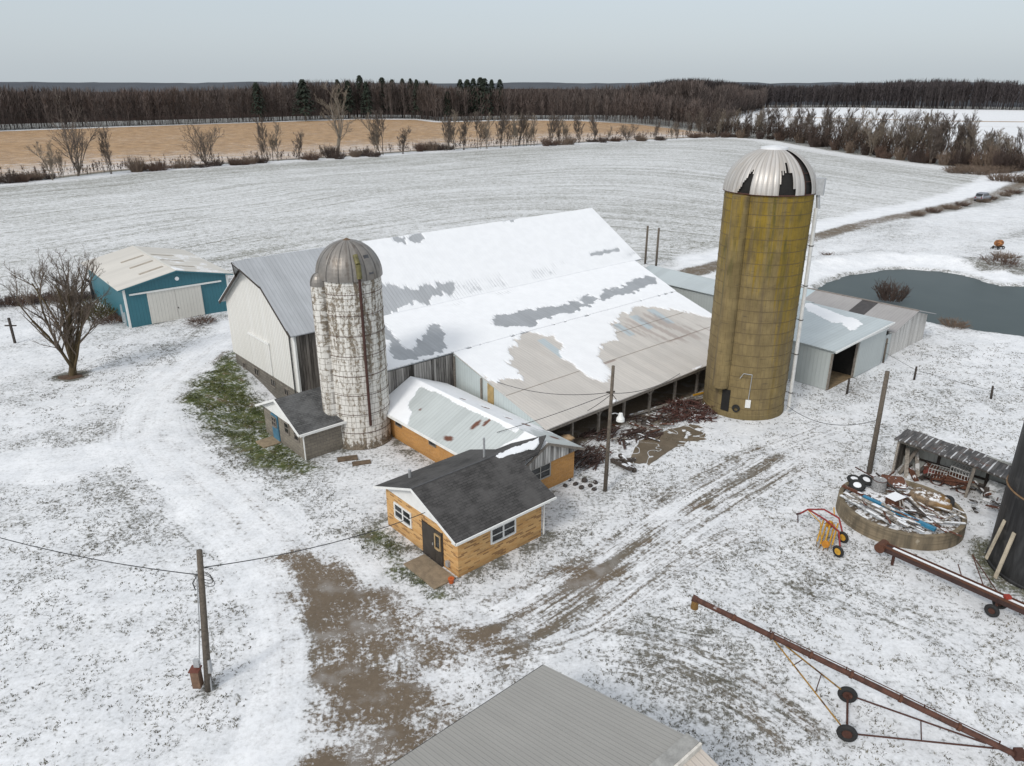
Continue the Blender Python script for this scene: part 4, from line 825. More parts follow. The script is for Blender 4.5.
# ------------------------------------------------------------------ tall concrete silo
TX, TY = 16.35, 48.55
tw = thing('concrete_silo', 'tall brown lichen-streaked concrete silo with torn silver dome', 'silo', (TX, TY, 0))
fdir2 = np.array((-TX, -TY)); fdir2 /= np.linalg.norm(fdir2); rdir2 = np.array((-fdir2[1], fdir2[0]))
def tdir_(deg): a = R(deg); return fdir2*math.cos(a)+rdir2*math.sin(a)
TR = 2.73; TH = 14.85
def tower_mat():
    t = NT('lichen_concrete'); x, y, z = t.xyz()
    an = t.mul(t.math('ARCTAN2', t.addm(t.mul(x, float(rdir2[0])), t.mul(y, float(rdir2[1]))), t.addm(t.mul(x, float(fdir2[0])), t.mul(y, float(fdir2[1])))), TR)   # metres round the wall, + to the right
    v = t.vec(an, z, 0)
    b = t.brick(v, .27, .76, (1, 1, 1), (.90, .90, .90), (.72, .70, .66), .010, 0)
    n = t.noise(1, 6, .65, t.vec(t.mul(an, 1.0), t.mul(z, .7), 0)); st = t.noise(1, 5, .65, t.vec(t.mul(an, 1.9), t.mul(z, .10), 3)); st2 = t.noise(1, 4, .6, t.vec(t.mul(an, .9), t.mul(z, .06), 8))
    c = t.mix(t.step(n, .3, .7), (.140, .101, .038), (.255, .190, .078))
    c = t.mix(t.step(st, .48, .70, 0, .7), c, (.075, .055, .036))
    c = t.mix(t.step(z, 11.5, 7, 0, .18), c, (.30, .23, .14))
    # yellow lichen: high up, and down the right-hand side
    right = t.step(an, .2, 2.6); high = t.step(z, 4.5, 13.5)
    a = t.addm(t.mul(high, .30), t.mul(right, .27)); a = t.addm(a, t.mul(t.sub(st2, .5), 1.0)); a = t.addm(a, t.mul(t.sub(n, .5), .4)); st3 = t.noise(1, 4, .65, t.vec(t.mul(an, 4.2), t.mul(z, .13), 21)); a = t.addm(a, t.mul(t.sub(st3, .5), 1.3))
    m = t.mul(t.step(a, .17, .48), t.addm(.35, t.mul(t.step(z, 1, 9), .65)))
    yl = t.mix(n, (.10, .075, .010), (.37, .235, .016))
    c = t.mix(t.mul(m, .86), c, yl)
    dkg = t.step(t.noise(1, 4, .6, t.vec(t.mul(an, 1.3), t.mul(z, .16), 15)), .52, .68); c = t.mix(t.mul(dkg, t.mul(high, .95)), c, (.065, .065, .018))
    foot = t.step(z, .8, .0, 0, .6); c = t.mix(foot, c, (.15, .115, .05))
    c = t.mix(1., c, b['Color'], 'MULTIPLY')
    c = t.mix(t.step(t.noise(1.2, 2, .5, t.scale(1, 1, 9)), .66, .70, 0, .5), c, (.05, .04, .03))
    return t.done(c, .9, t.bump(t.addm(t.xyz(b['Color'])[0], t.mul(n, .5)), .35, .02))
TM = tower_mat()
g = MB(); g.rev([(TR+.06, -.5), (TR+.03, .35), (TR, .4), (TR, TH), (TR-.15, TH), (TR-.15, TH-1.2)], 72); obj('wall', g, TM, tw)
# dome with a missing panel and two torn gaps
def dome_keep(i, j):
    ph_ = i*2*math.pi; d = np.array((math.cos(ph_), math.sin(ph_))); s = math.degrees(math.atan2(d@rdir2, d@fdir2))
    if 46 < s < 61 and j < .93: return False
    jag = .03*math.sin(s*1.9)
    if -40 < s < -22 and j < .40*(1-(-24.5-s)/16)*((s < -24.5)*1.0)+.40*(s >= -24.5)*((-22-s)/2.5): return False
    if 11 < s < 33 and j < (.34+jag)*(1 if s > 13 else .5) - (.24 if s > 29 else 0) + (.16 if 20.5 < s < 24 else 0): return False
    return True
t = NT('silver_dome'); x, y, z = t.xyz(); an = t.math('ARCTAN2', y, x); p = t.math('PINGPONG', an, math.pi/52); n = t.noise(.9, 5, .7); st = t.noise(1, 4, .6, t.vec(t.mul(an, 9), t.mul(z, .4), 0))
c = t.mix(t.step(st, .35, .7), (.54, .515, .49), (.38, .345, .31)); c = t.mix(t.step(n, .54, .72, 0, .5), c, (.46, .38, .30)); c = t.mix(t.step(p, .022, .0, 0, .5), c, (.22, .20, .18))
SILV = t.done(c, .42, t.bump(t.step(p, .0, .04), .5, .04), .25)
g = MB(); g.rev([(TR+.10, TH-.02)]*0+dome_prof(TR+.12, TH, 2.62, 30, .5), 208, keep=dome_keep); td = obj('dome', g, SILV, tw)
g = MB(); g.rev([(.85, TH+2.47), (.80, TH+2.62), (.4, TH+2.70), (.02, TH+2.72)], 28); obj('cap', g, plain('snowy_cap', (.66, .67, .69), .6, .1), td)
g = MB(); g.rev([(TR-.12, TH-.6), (TR-.02, TH+.02)]+dome_prof(TR-.02, TH+.02, 2.48, 10, .02), 48); obj('dome_inner_shade', g, DARK, td)  # added black shell, stands in for the shade inside the torn dome
for s in (48, 54, 58):
    d = tdir_(s); g = MB(); g.path([tuple(d*(TR+.11)*math.cos(a))+(TH+2.6*math.sin(a),) for a in np.linspace(.02, 1.4, 9)][::1] if s == 48 else [tuple(tdir_(46+q*15)*(TR+.08)*math.cos(.3+.25*(s-54)/5))+(TH+2.6*math.sin(.3+.25*(s-54)/5),) for q in (0, .5, 1)], .02, 5); obj('bare_rib', g, RUST, td)
g = MB(); g.torus((0, 0, TH), (0, 0, 1), TR+.08, .05, 72, 6); obj('rim', g, RUST, tw)
c = tdir_(-33)*(TR+.12)
g = MB(); g.rev([(.05, 2.05), (.52, 2.1), (.55, 2.2), (.55, TH-.1), (.02, TH-.05)], 28, c=tuple(c)); obj('chute', g, TM, tw)
d = tdir_(-24); q = d*(TR-.06); tt = np.array((-d[1], d[0])); 
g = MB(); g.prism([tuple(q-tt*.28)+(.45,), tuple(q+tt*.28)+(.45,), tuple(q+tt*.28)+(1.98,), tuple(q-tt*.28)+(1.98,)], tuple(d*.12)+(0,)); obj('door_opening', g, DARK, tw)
for k in range(19):
    z = .75+k*.76; g = MB(); g.torus((0, 0, z), (0, 0, 1), TR+.008, .014, 64, 5); obj('hoop', g, plain('hoop_rust', (.13, .095, .05), .8) if k == 0 else bpy.data.materials['hoop_rust'], tw)
d = tdir_(82); p0 = d*(TR+.36); g = MB(); g.path([tuple(p0)+(.25,), tuple(d*(TR+.22)+fdir2*.2)+(TH-.9,)], .12, 12); wp = obj('blower_pipe', g, plain('dull_white_pipe', (.58, .58, .57), .6, .12), tw)
for z in (1.5, 4.3, 6.7, 9.0, 11.6):
    g = MB(); c_ = d*(TR+.36-.14*z/14)+fdir2*.2*z/14; g.torus(tuple(c_)+(z,), (0, 0, 1), .135, .03, 14, 5); g.beam(tuple(c_)+(z,), tuple(d*(TR-.05))+(z,), .04, .04); obj('pipe_bracket', g, DARKW, wp)
d = tdir_(80); c_ = d*(TR+.22); g = MB(); g.beam(tuple(c_)+(TH-.1,), tuple(c_)+(TH+.9,), .55, .62, tuple(d)+(0,)); g.path([tuple(c_)+(TH-.1,), tuple(d*(TR+.34))+(TH-.95,)], .12, 10); obj('blower_head', g, GALV, tw)
d = tdir_(7); q = d*(TR+.05); tt = np.array((-d[1], d[0]))
g = MB(); g.beam(tuple(q)+(.95,), tuple(q)+(1.5,), .34, .12, tuple(d)+(0,)); eb = obj('electric_box', g, WHITE, tw)
g = MB(); g.path([tuple(q)+(1.5,), tuple(q+tt*.05)+(3.3,), tuple(q-tt*.5)+(3.35,), tuple(q-tt*.7)+(3.0,)], .025, 6); obj('conduit', g, GALV, eb)
d = tdir_(-8); q = d*(TR+.06); g = MB(); g.torus(tuple(q)+(.8,), tuple(d)+(0,), .22, .05, 18, 6); g.torus(tuple(q+d*.05)+(.75,), tuple(d)+(0,), .17, .05, 18, 6); obj('hose_coil', g, TYRE, tw)

# ------------------------------------------------------------------ pale blue cattle shed and old weathered shed
ws_ = thing('metal_cattle_shed', 'pale blue-grey metal shed with open sliding door beyond the tall concrete silo', 'shed', uv=(34.4, 0))
PB = metal('shed_siding', (.43, .465, .46), 'xy', .3, .05, .15, bump=.5)
PBR = metal('shed_roof', (.47, .52, .535), 'y', .3, .05, .1, 0, True, .45, sheet=.9)
g = MB(); g.prism([(34.4, 0, 0), (34.4, 6.5, 0), (34.4, 6.5, 3.12), (34.4, 0, 3.12)], (.1, 0, 0)); g.prism([(38.45, 0, 0), (43.3, 0, 0), (43.3, 0, 3.42), (34.5, 0, 3.12), (34.5, 0, 2.85), (38.45, 0, 2.95)], (0, .1, 0)); g.box(43.2, 43.3, .1, 6.5, 0, 3.4); obj('wall', g, PB, ws_)
snow_shed = polys([[(42.6, 7.2), (41.6, 6.0), (39.9, 3.1), (40.5, 2.4), (38.9, 1.0), (41.3, 1.1), (42.0, 1.8), (42.2, 3.5), (43.5, 6.9)]], .12, .3, 1.2)
roof_grid('roof', (43.65, -.3, 3.48), (43.65, 6.9, 3.6), (34.15, 6.9, 3.24), (34.15, -.3, 3.17), PBR, ws_, .16, .06, snow_shed)
g = MB(); g.box(35.0, 43.2, -.16, -.04, 2.98, 3.1); obj('door_track', g, WHITE, ws_)
g = MB(); g.box(38.4, 42.9, -.14, -.03, .05, 2.98); obj('sliding_door', g, PB, ws_)
g = MB(); g.box(38.3, 38.45, -.05, .1, 0, 2.95); obj('door_post', g, BEAMW, ws_); g = MB(); g.box(34.38, 34.52, -.03, .1, 0, 2.85); obj('door_post', g, BEAMW, ws_)
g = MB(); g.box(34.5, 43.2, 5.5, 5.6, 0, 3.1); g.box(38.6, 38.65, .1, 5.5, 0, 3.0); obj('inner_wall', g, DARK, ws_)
g = MB(); g.box(34.55, 38.6, .0, 5.4, -.1, .03); obj('earth_floor', g, plain('straw_floor', (.19, .135, .075), .95, .4, 3), ws_)
gt = MB()
for k in range(7): gt.beam((34.7, 2.2, .4+k*.25), (38.5, 2.5, .4+k*.25), .06, .06)
gt.beam((36, 2.2, 0), (36, 2.2, 2.4), .1, .1); gt.beam((37.4, 2.35, 0), (38.2, 2.4, 2.2), .08, .08); obj('cattle_gate', gt, plain('rusty_gate', (.14, .085, .06), .7), ws_)
g = MB(); g.beam((34.1, -.33, 3.1), (43.7, -.33, 3.42), .06, .14); obj('rake_board', g, WHITE, ws_)
g = MB(); g.prism([(40.8, 6.95, 0), (40.8, 24, 0), (40.8, 24, 3.2), (40.8, 6.95, 3.2)], (.1, 0, 0)); g.prism([(40.8, 6.95, 0), (44.3, 6.95, 0), (44.3, 6.95, 3.5), (43.4, 6.95, 3.6), (40.8, 6.95, 3.2)], (0, .1, 0)); g.prism([(40.8, 24, 0), (44.3, 24, 0), (44.3, 24, 3.5), (43.4, 24, 3.9), (40.8, 24, 3.2)], (0, .1, 0)); obj('wing_wall', g, PB, ws_)
roof_grid('wing_roof', (40.6, 24.2, 3.26), (40.6, 6.92, 3.26), (43.4, 6.92, 3.62), (43.4, 24.2, 4.0), PBR, ws_, .4, .06, lambda x, y: np.zeros(np.shape(x)))
g = MB(); g.slab((43.4, 6.92, 3.62), (44.5, 6.92, 3.45), (44.5, 24.2, 3.6), (43.4, 24.2, 4.0), .06); obj('wing_roof_back', g, PB, ws_)
os_ = thing('weathered_shed', 'old low shed with peeling white gable and patched grey roof by the pond', 'shed', uv=(44.6, .3))
g = MB(); g.prism([(44.7, .3, -.2), (52.3, .3, -.2), (52.3, .3, 2.3), (48.75, .3, 3.28), (44.7, .3, 2.35)], (0, .1, 0)); obj('gable_wall', g, wood('peeling_white', (.40, .38, .355), (.72, .70, .67), 'z', .22), os_)
g = MB(); g.box(44.75, 44.85, .4, 14, -.2, 2.3); g.box(52.2, 52.3, .4, 14, -.2, 2.3); g.box(44.85, 52.2, 13.9, 14, -.2, 2.3); obj('wall', g, GREYW, os_)
OR_ = metal('old_shed_roof', (.34, .325, .32), 'y', .25, .08, .2, rough=.6)
for v0, v1, mt, nm in ((-.2, 3.2, OR_, None), (3.2, 4.6, plain('dark_sheet', (.055, .05, .05), .7), 'dark patched roof sheet'), (4.6, 9.0, OR_, None), (9.0, 10.8, plain('blue_sheet', (.42, .50, .53), .5, .08), 'pale blue replacement roof sheet'), (10.8, 14.2, OR_, None)):
    g = MB(); g.slab((44.5, v1, 2.42), (44.5, v0, 2.42), (48.75, v0, 3.42), (48.75, v1, 3.42), .05); obj('roof_sheet', g, mt, os_, label=nm)
g = MB(); g.slab((52.9, -.2, 2.35), (52.9, 14.2, 2.35), (48.75, 14.2, 3.42), (48.75, -.2, 3.42), .05); obj('roof_sheet', g, OR_, os_)
g = MB(); g.box(48.65, 48.85, -.2, 14.2, 3.40, 3.46); obj('ridge_cap', g, plain('rust_ridge', (.22, .19, .17), .7), os_)
g = MB(); g.box(43.35, 44.7, .1, .2, 0, 2.2); obj('side_panel', g, PB, os_)

# ------------------------------------------------------------------ teal machine shed
ta = math.atan2(72.83-66.54, -28.39+35.68)-R(1.2)
ts = thing('teal_machine_shed', 'teal blue metal machine shed with double white sliding doors', 'shed', (-35.68, 66.54, 0), ta)
L_, D_, E_, P_ = 9.6, 14.4, 3.75, 4.75
TEAL = metal('teal_siding', (.036, .150, .190), 'xy', .3, .06, .1, bump=.5, dark=(.02, .09, .13)); CRM = metal('cream_siding', (.62, .60, .55), 'xy', .3, .04, .1, bump=.5, dark=(.4, .36, .3))
g = MB(); g.prism([(0, 0, -.2), (L_, 0, -.2), (L_, 0, E_), (L_/2, 0, P_), (0, 0, E_)], (0, .12, 0)); g.prism([(0, D_, -.2), (L_, D_, -.2), (L_, D_, E_), (L_/2, D_, P_), (0, D_, E_)], (0, -.12, 0)); g.box(0, .12, .12, D_-.12, -.2, E_); g.box(L_-.12, L_, .12, D_-.12, -.2, E_); obj('wall', g, TEAL, ts)
TRF = metal('cream_roof', (.62, .585, .53), 'y', .3, .05, .16, 0, True, .5, sheet=.9, dark=(.5, .44, .37)); sl_ = (P_-E_)/(L_/2)
zr = lambda x: np.zeros(np.shape(x))
def tsn(x, y): return .5*sm(fbm(x*.5, y*.3, 4), .5, .68)+.0
roof_grid('roof', (-.5, D_+.35, E_-.5*sl_+.06), (-.5, -.35, E_-.5*sl_+.06), (L_/2, -.35, P_+.06), (L_/2, D_+.35, P_+.06), TRF, ts, .35, .05, lambda x, y: zr(x))
roof_grid('roof', (L_+.5, -.35, E_-.5*sl_+.06), (L_+.5, D_+.35, E_-.5*sl_+.06), (L_/2, D_+.35, P_+.06), (L_/2, -.35, P_+.06), TRF, ts, .25, .05, lambda x, y: np.maximum(sm(1.1-np.hypot((x-L_/2)/.9, (y-.3)/1.0), 0, .3), tsn(x, y)))
g = MB(); g.box(L_/2-.1, L_/2+.1, -.36, D_+.36, P_+.05, P_+.09); obj('ridge_cap', g, CRM, ts)
for y0 in (2.6, 5.9, 9.2):
    for s in (-1, 1):
        xa, xb = L_/2+s*.35, L_/2+s*2.6; za = P_-abs(xa-L_/2)*sl_+.075; zb = P_-abs(xb-L_/2)*sl_+.075
        g = MB(); g.slab((xa, y0-.26, za), (xa, y0+.26, za), (xb, y0+.26, zb), (xb, y0-.26, zb), .012); obj('skylight', g, plain('fibreglass_sheet', (.33, .28, .22), .5) if y0 == 2.6 and s == -1 else bpy.data.materials['fibreglass_sheet'], ts)
for x0, x1_ in ((1.95, 3.85+.0), (3.87, 5.75)):
    pass
dx0, dx1 = 1.95, 6.9; md = (dx0+dx1)/2
for a, b in ((dx0, md-.01), (md+.01, dx1)):
    g = MB(); g.box(a, b, -.1, -.02, .03, 3.02); d_ = obj('sliding_door', g, CRM, ts)
g = MB(); g.box(md+.06, md+.12, -.14, -.1, 1.1, 1.25); obj('handle', g, DARKW, d_)
g = MB(); g.box(.45, 8.9, -.17, -.03, 3.03, 3.17); obj('door_track', g, WHITE, ts)
g = MB(); g.box(-.03, .16, -.03, .12, -.2, E_-.02); obj('corner_trim', g, WHITE, ts); g = MB(); g.box(L_-.16, L_+.03, -.03, .12, -.2, E_-.02); obj('corner_trim', g, WHITE, ts); g = MB(); g.box(-.03, .12, D_-.16, D_+.03, -.2, E_-.02); obj('corner_trim', g, WHITE, ts)
g = MB(); g.prism([(-.5, -.36, E_-.5*sl_-.08), (L_/2, -.36, P_-.08), (L_/2, -.36, P_+.03), (-.5, -.36, E_-.5*sl_+.03)], (0, .04, 0)); g.prism([(L_+.5, -.36, E_-.5*sl_-.08), (L_/2, -.36, P_-.08), (L_/2, -.36, P_+.03), (L_+.5, -.36, E_-.5*sl_+.03)], (0, .04, 0)); obj('rake_trim', g, TEAL, ts)
g = MB(); g.tube((4.85, -.06, 3.95), (4.85, .01, 3.95), .19, n=18); obj('round_sign', g, plain('white_disc', (.8, .82, .84), .5), ts)
g = MB(); g.beam((-.08, .9, .1), (-.06, .9, 1.3), .06, .2); g.beam((-.08, 1.7, .2), (-.06, 1.7, 1.9), .05, .16); obj('leaning_panel', g, plain('pale_panel', (.55, .57, .58), .6), ts)
g = MB(); g.path([(-.25, D_-1.2, 0), (-.25, D_-1.2, 1.9), (-.7, D_-1.2, 2.3)], .14, 8); obj('vent_duct', g, plain('black_duct', (.02, .02, .022), .6), ts)

# ------------------------------------------------------------------ building whose roof fills the bottom edge
bs = thing('ribbed_roof_building', 'building with a wide grey ribbed metal roof at the bottom edge of the photo', 'building', uv=(-10, -14.5))
RIBG = metal('grey_ribbed_roof', (.31, .30, .28), 'x', .15, .06, .15, rough=.5, bump=.4); RIBT = metal('tan_ribbed_roof', (.52, .465, .41), 'x', .20, .05, .12, 0, True, .5, bump=.9)
g = MB(); g.slab((-22, -8.55, 2.5), (-2.8, -8.55, 2.5), (-2.8, -14.55, 4.0), (-22, -14.55, 4.0), .05); obj('roof', g, RIBG, bs)
roof_grid('roof', (-2.75, -20.4, 2.45), (-22, -20.4, 2.45), (-22, -14.8, 3.84), (-2.75, -14.8, 3.84), RIBT, bs, .12, .05, polys([[(-4.6, -15.2), (-3.9, -15.0), (-3.6, -15.4), (-3.9, -16.3), (-4.7, -17), (-6, -17.3), (-6.2, -15.9)]], .1, .2, 2), label='tan ribbed far slope with a patch of snow')
g = MB(); g.box(-22, -2.78, -14.78, -14.35, 3.97, 4.04); obj('ridge_cap', g, plain('grey_ridge', (.30, .295, .28), .5), bs)
g = MB(); g.box(-22, -2.76, -14.86, -14.785, 3.74, 4.03); obj('ridge_flashing', g, plain('pale_flashing', (.60, .57, .52), .5), bs)
g = MB(); g.prism([(-3.2, -8.9, -.2), (-3.2, -20, -.2), (-3.2, -20, 2.45), (-3.2, -14.6, 3.7), (-3.2, -8.9, 2.45)], (-.1, 0, 0)); g.box(-21.5, -3.3, -9.0, -8.9, -.2, 2.45); g.box(-21.5, -3.3, -20, -19.9, -.2, 2.4); g.prism([(-21.5, -8.9, -.2), (-21.5, -20, -.2), (-21.5, -20, 2.45), (-21.5, -14.6, 3.7), (-21.5, -8.9, 2.45)], (-.1, 0, 0)); obj('wall', g, plain('grey_siding', (.42, .41, .39), .7), bs)
g = MB(); g.box(-22, -2.78, -8.6, -8.5, 2.36, 2.47); obj('eave_trim', g, plain('dark_trim', (.05, .05, .05), .6), bs)

# ------------------------------------------------------------------ black silo at the right edge
ds = thing('black_silo', 'black round silo with pale leaning planks at the right edge of the yard', 'silo', (24.9, 29.0, 0))
t = NT('black_steel'); x, y, z = t.xyz(); an = t.mul(t.math('ARCTAN2', y, x), 2.4); n = t.noise(1, 5, .65, t.vec(t.mul(an, 2.2), t.mul(z, .35), 0)); n2 = t.noise(1.5, 4)
c = t.mix(t.step(n, .4, .7), (.010, .010, .011), (.045, .045, .046)); c = t.mix(t.step(n2, .55, .7, 0, .5), c, (.085, .08, .075)); seam = t.step(t.math('PINGPONG', an, .38), .012, .0); c = t.mix(t.mul(seam, .7), c, (.004, .004, .004))
BLK = t.done(c, .5, t.bump(n, .2, .02))
g = MB(); g.rev([(2.46, -.4), (2.46, .12), (2.4, .16), (2.4, 8.5), (2.3, 8.5), (.02, 9.6)], 64); obj('wall', g, BLK, ds)
g = MB(); g.torus((0, 0, 4.1), (0, 0, 1), 2.42, .04, 64, 6); obj('hoop', g, plain('rust_hoop', (.20, .12, .06), .7), ds)
dd = np.array((-24.9, -29.0)); dd /= np.linalg.norm(dd); dr_ = np.array((-dd[1], dd[0])); dang = lambda a: dd*math.cos(R(a))+dr_*math.sin(R(a))
for i, a in enumerate((-55, -38)):
    d = dang(a); p = d*2.78+np.array((24.9, 29.0)); q = d*2.44+np.array((24.9, 29.0))
    g = MB(); g.beam((p[0], p[1], .02 if i else .5), (q[0], q[1], 2.4 if i else 2.6), .17, .05, tuple(d)+(0,))
    o = obj('plank', g, plain('pale_plank', (.44, .38, .29), .8) if i == 0 else bpy.data.materials['pale_plank'], None); tag(o, ('pale plank leaning on the black silo, left one of two' if i == 0 else 'pale plank leaning on the black silo, right one of two'), 'plank', 'planks leaning on the black silo')

# ------------------------------------------------------------------ round pit full of scrap
PX_, PY_, PR_ = 20.2, 33.6, 3.0
t = NT('pit_concrete'); x, y, z = t.xyz(); n = t.noise(1.4, 5, .7); st = t.noise(1, 4, .6, t.scale(2.2, 2.2, .4)); lay = t.noise(1, 3, .6, t.scale(.3, .3, 9))
c = t.mix(t.step(st, .35, .7), (.24, .19, .125), (.11, .09, .062)); c = t.mix(t.step(lay, .5, .65, 0, .5), c, (.08, .065, .045)); c = t.mix(t.step(n, .6, .7, 0, .7), c, (.42, .37, .29))
PITM = t.done(c, .9, t.bump(n, .4, .02))
pr = thing('round_concrete_pit', 'low round brown concrete ring filled with snow and scrap', 'pit', (PX_, PY_, 0))
g = MB(); g.rev([(PR_+.04, -.3), (PR_, .8), (PR_-.22, .82), (PR_-.24, -.2)], 56); obj('ring_wall', g, PITM, pr)
th_ = np.linspace(0, 2*math.pi, 57)[:-1]; Vv = [(0, 0, .74)]; Ff = []
for r in (1.0, 1.9, 2.78):
    for a in th_: Vv.append((r*math.cos(a), r*math.sin(a), .70+.12*vnoise(r*math.cos(a)*1.3+9, r*math.sin(a)*1.3+9, 4)-(.18 if r > 2 else 0)))
for k in range(56): Ff.append((0, 1+k, 1+(k+1) % 56))
for q in range(2):
    for k in range(56): Ff.append((1+q*56+k, 1+(q+1)*56+k, 1+(q+1)*56+(k+1) % 56, 1+q*56+(k+1) % 56))
t = NT('dirty_snow'); n = t.noise(2.2, 6, .72); n2 = t.noise(9, 3); c = t.mix(t.step(n, .46, .56), SNOW, t.mix(n2, (.05, .038, .028), (.18, .14, .10))); DIRTY = t.done(c, .9, t.bump(n, .4, .05))
obj('fill', (np.array(Vv), Ff), DIRTY, pr, smooth=True)

def polar(px, py): return px, py
BOARD = snowcap('snowy_board', (.30, .27, .235), .52, 1.8); BOARDD = snowcap('snowy_dark_board', (.07, .055, .045), .45, 2.2); SHEETM = snowcap('snowy_sheet', (.42, .43, .43), .6, 1.5); RUSTS = snowcap('snowy_rust', (.115, .045, .025), .38, 2.4)
BLUE = plain('blue_paint', (.035, .19, .32), .5, .25, 3)
def stick(name, label, cat, p, q, w, h, mat, group=None):
    g = MB(); c = (np.array(p)+np.array(q))/2; g.beam(tuple(np.array(p)-c), tuple(np.array(q)-c), w, h); o = obj(name, g, mat); o.location = tuple(c); return tag(o, label, cat, group)
stick('steel_beam', 'bright blue steel beam lying across the scrap in the round pit', 'beam', (18.40, 34.05, 1.02), (20.55, 30.95, 1.0), .20, .16, BLUE)
GB = 'boards strewn over the round pit'
bl = [((17.35, 34.35, .93), (18.75, 31.35, .97), .16, 'long snowy board nearest the left rim of the round pit'), ((17.6, 34.5, 1.0), (19.35, 31.15, 1.05), .2, 'broad snowy board second from the left rim of the pit'), ((17.85, 34.25, 1.1), (19.0, 32.0, 1.2), .22, 'snow-covered plank on top of the left boards in the pit'),
      ((18.15, 33.9, 1.05), (19.9, 30.75, .98), .14, 'thin board just left of the blue beam'), ((18.9, 33.1, 1.16), (20.4, 31.2, .95), .16, 'short board lying along the right side of the blue beam'), ((19.4, 31.9, 1.0), (21.2, 30.9, .93), .15, 'board end poking over the near rim of the pit'), ((20.3, 31.9, .95), (22.4, 31.6, .93), .13, 'board lying along the near right rim of the pit'), ((20.6, 31.3, 1.05), (22.6, 32.5, .97), .12, 'thin board crossing the right rim boards in the pit')]
for i, (p, q, w_, lb) in enumerate(bl): stick('board', lb, 'board', p, q, w_, .05, BOARD if i % 3 else SHEETM, GB)
for i in range(46):
    a = rng.uniform(-3.3, .2); r = rng.uniform(.6, 2.75); c = np.array((PX_+r*math.cos(a), PY_+r*math.sin(a), rng.uniform(.84, 1.1))); th = rng.gauss(-1.0, .35); l = rng.uniform(.3, 1.0); e = np.array((math.cos(th), math.sin(th), rng.uniform(-.1, .1)))*l
    stick('wood_scrap', 'short dark splintered wood scrap among the boards on the pit', 'scrap', c-e, c+e, rng.uniform(.05, .12), .05, (BOARDD, BOARD, RUSTS)[i % 3], 'wood scraps on the round pit')
def tyre(name, label, p, ax, Ro, group):
    th = thing(name, label, 'tyre', p, 0, group); g = MB(); g.torus((0, 0, 0), ax, Ro*.72, Ro*.28, 24, 8); obj('tread', g, TYRE, th, True); g = MB(); a = np.array(ax, float); a /= np.linalg.norm(a); g.tube(tuple(a*-.05), tuple(a*.05), Ro*.5, n=20); obj('rim', g, snowcap('snowy_rim', (.25, .24, .23), .9) if 'snowy_rim' not in bpy.data.materials else bpy.data.materials['snowy_rim'], th); return th
GT = 'old tyres on the round pit'
tyre('tyre', 'old tyre nearest the left rim of the pit, snow in its hub', (18.55, 35.15, 1.05), (-.15, -.35, 1), .42, GT); tyre('tyre', 'old tyre furthest back on the pit beside the grey drum', (19.3, 35.75, 1.05), (.1, -.3, 1), .40, GT); tyre('tyre', 'snow-filled tyre at the far left corner of the pit', (18.75, 35.98, .98), (0, -.1, 1), .38, GT); tyre('tyre', 'half-buried tyre at the right side of the pit', (22.45, 33.5, 1.0), (-.8, -.2, .8), .42, GT)
dm_ = thing('drum', 'dented grey metal drum lying among the tyres on the pit', 'drum', (19.75, 35.2, 1.12)); g = MB(); g.rev([(.02, -.33), (.36, -.32), (.36, -.1), (.375, -.08), (.36, -.06), (.36, .25), (.33, .28), (.02, .2)], 24); obj('shell', g, snowcap('grey_drum', (.30, .30, .30), .3), dm_); g = MB(); g.torus((0, 0, .27), (0, 0, 1), .355, .022, 24, 6); obj('rim', g, RUST, dm_)
bxr = thing('rusty_hopper', 'rusty brown metal hopper with snow on top in the middle of the pit', 'hopper', (19.75, 33.5, .8), .5); g = MB(); g.prism([(-.4, -.28, .05), (.4, -.28, .05), (.34, .28, .05), (-.34, .28, .05)], (.02, 0, .46)); obj('body', g, RUSTS, bxr); g = MB(); g.box(-.44, .46, -.32, .32, .5, .54); obj('lid', g, snowcap('hopper_lid', (.12, .05, .03), 1.1), bxr); g = MB(); g.beam((-.1, -.33, .5), (-.25, -.6, .05), .06, .05); g.beam((.1, -.33, .5), (.02, -.62, .1), .06, .05); obj('leg', g, BOARD, bxr)
sh_ = thing('rusty_sheet_stack', 'rusty folded metal sheeting behind the drum on the pit', 'scrap', (20.6, 35.6, .85), -.4); g = MB(); g.prism([(-.7, -.3, .0), (.7, -.35, .05), (.6, .35, .3), (-.5, .3, .35)], (.02, 0, .06)); g.prism([(-.3, -.4, .15), (.8, -.2, .12), (.5, .3, .4), (-.4, .1, .42)], (.02, 0, .05)); obj('sheets', g, RUSTS, sh_)
stick('steel_pole', 'long dark pole lying from the far side of the pit to its front', 'pole', (19.9, 36.0, 1.35), (20.8, 31.7, 1.0), .07, .07, DARKW, None); stick('iron_pipe', 'dark thin pipe poking up behind the tyres on the pit', 'pipe', (18.9, 36.4, 1.5), (20.3, 34.6, 1.15), .05, .05, RUST, None); stick('iron_rail', 'rusty brown rail lying beside the tyres on the pit', 'rail', (17.8, 35.2, 1.02), (18.7, 33.9, 1.0), .14, .12, RUSTS)
for i, (p, q) in enumerate((((20.3, 35.9, .9), (21.0, 36.2, 1.35)), ((20.0, 34.7, 1.0), (20.9, 34.1, 1.05)))): stick('iron_bar', ('bent iron bar standing out at the back of the pit', 'short iron bar across the snow by the brown lump in the pit')[i], 'bar', p, q, .06, .06, RUST)
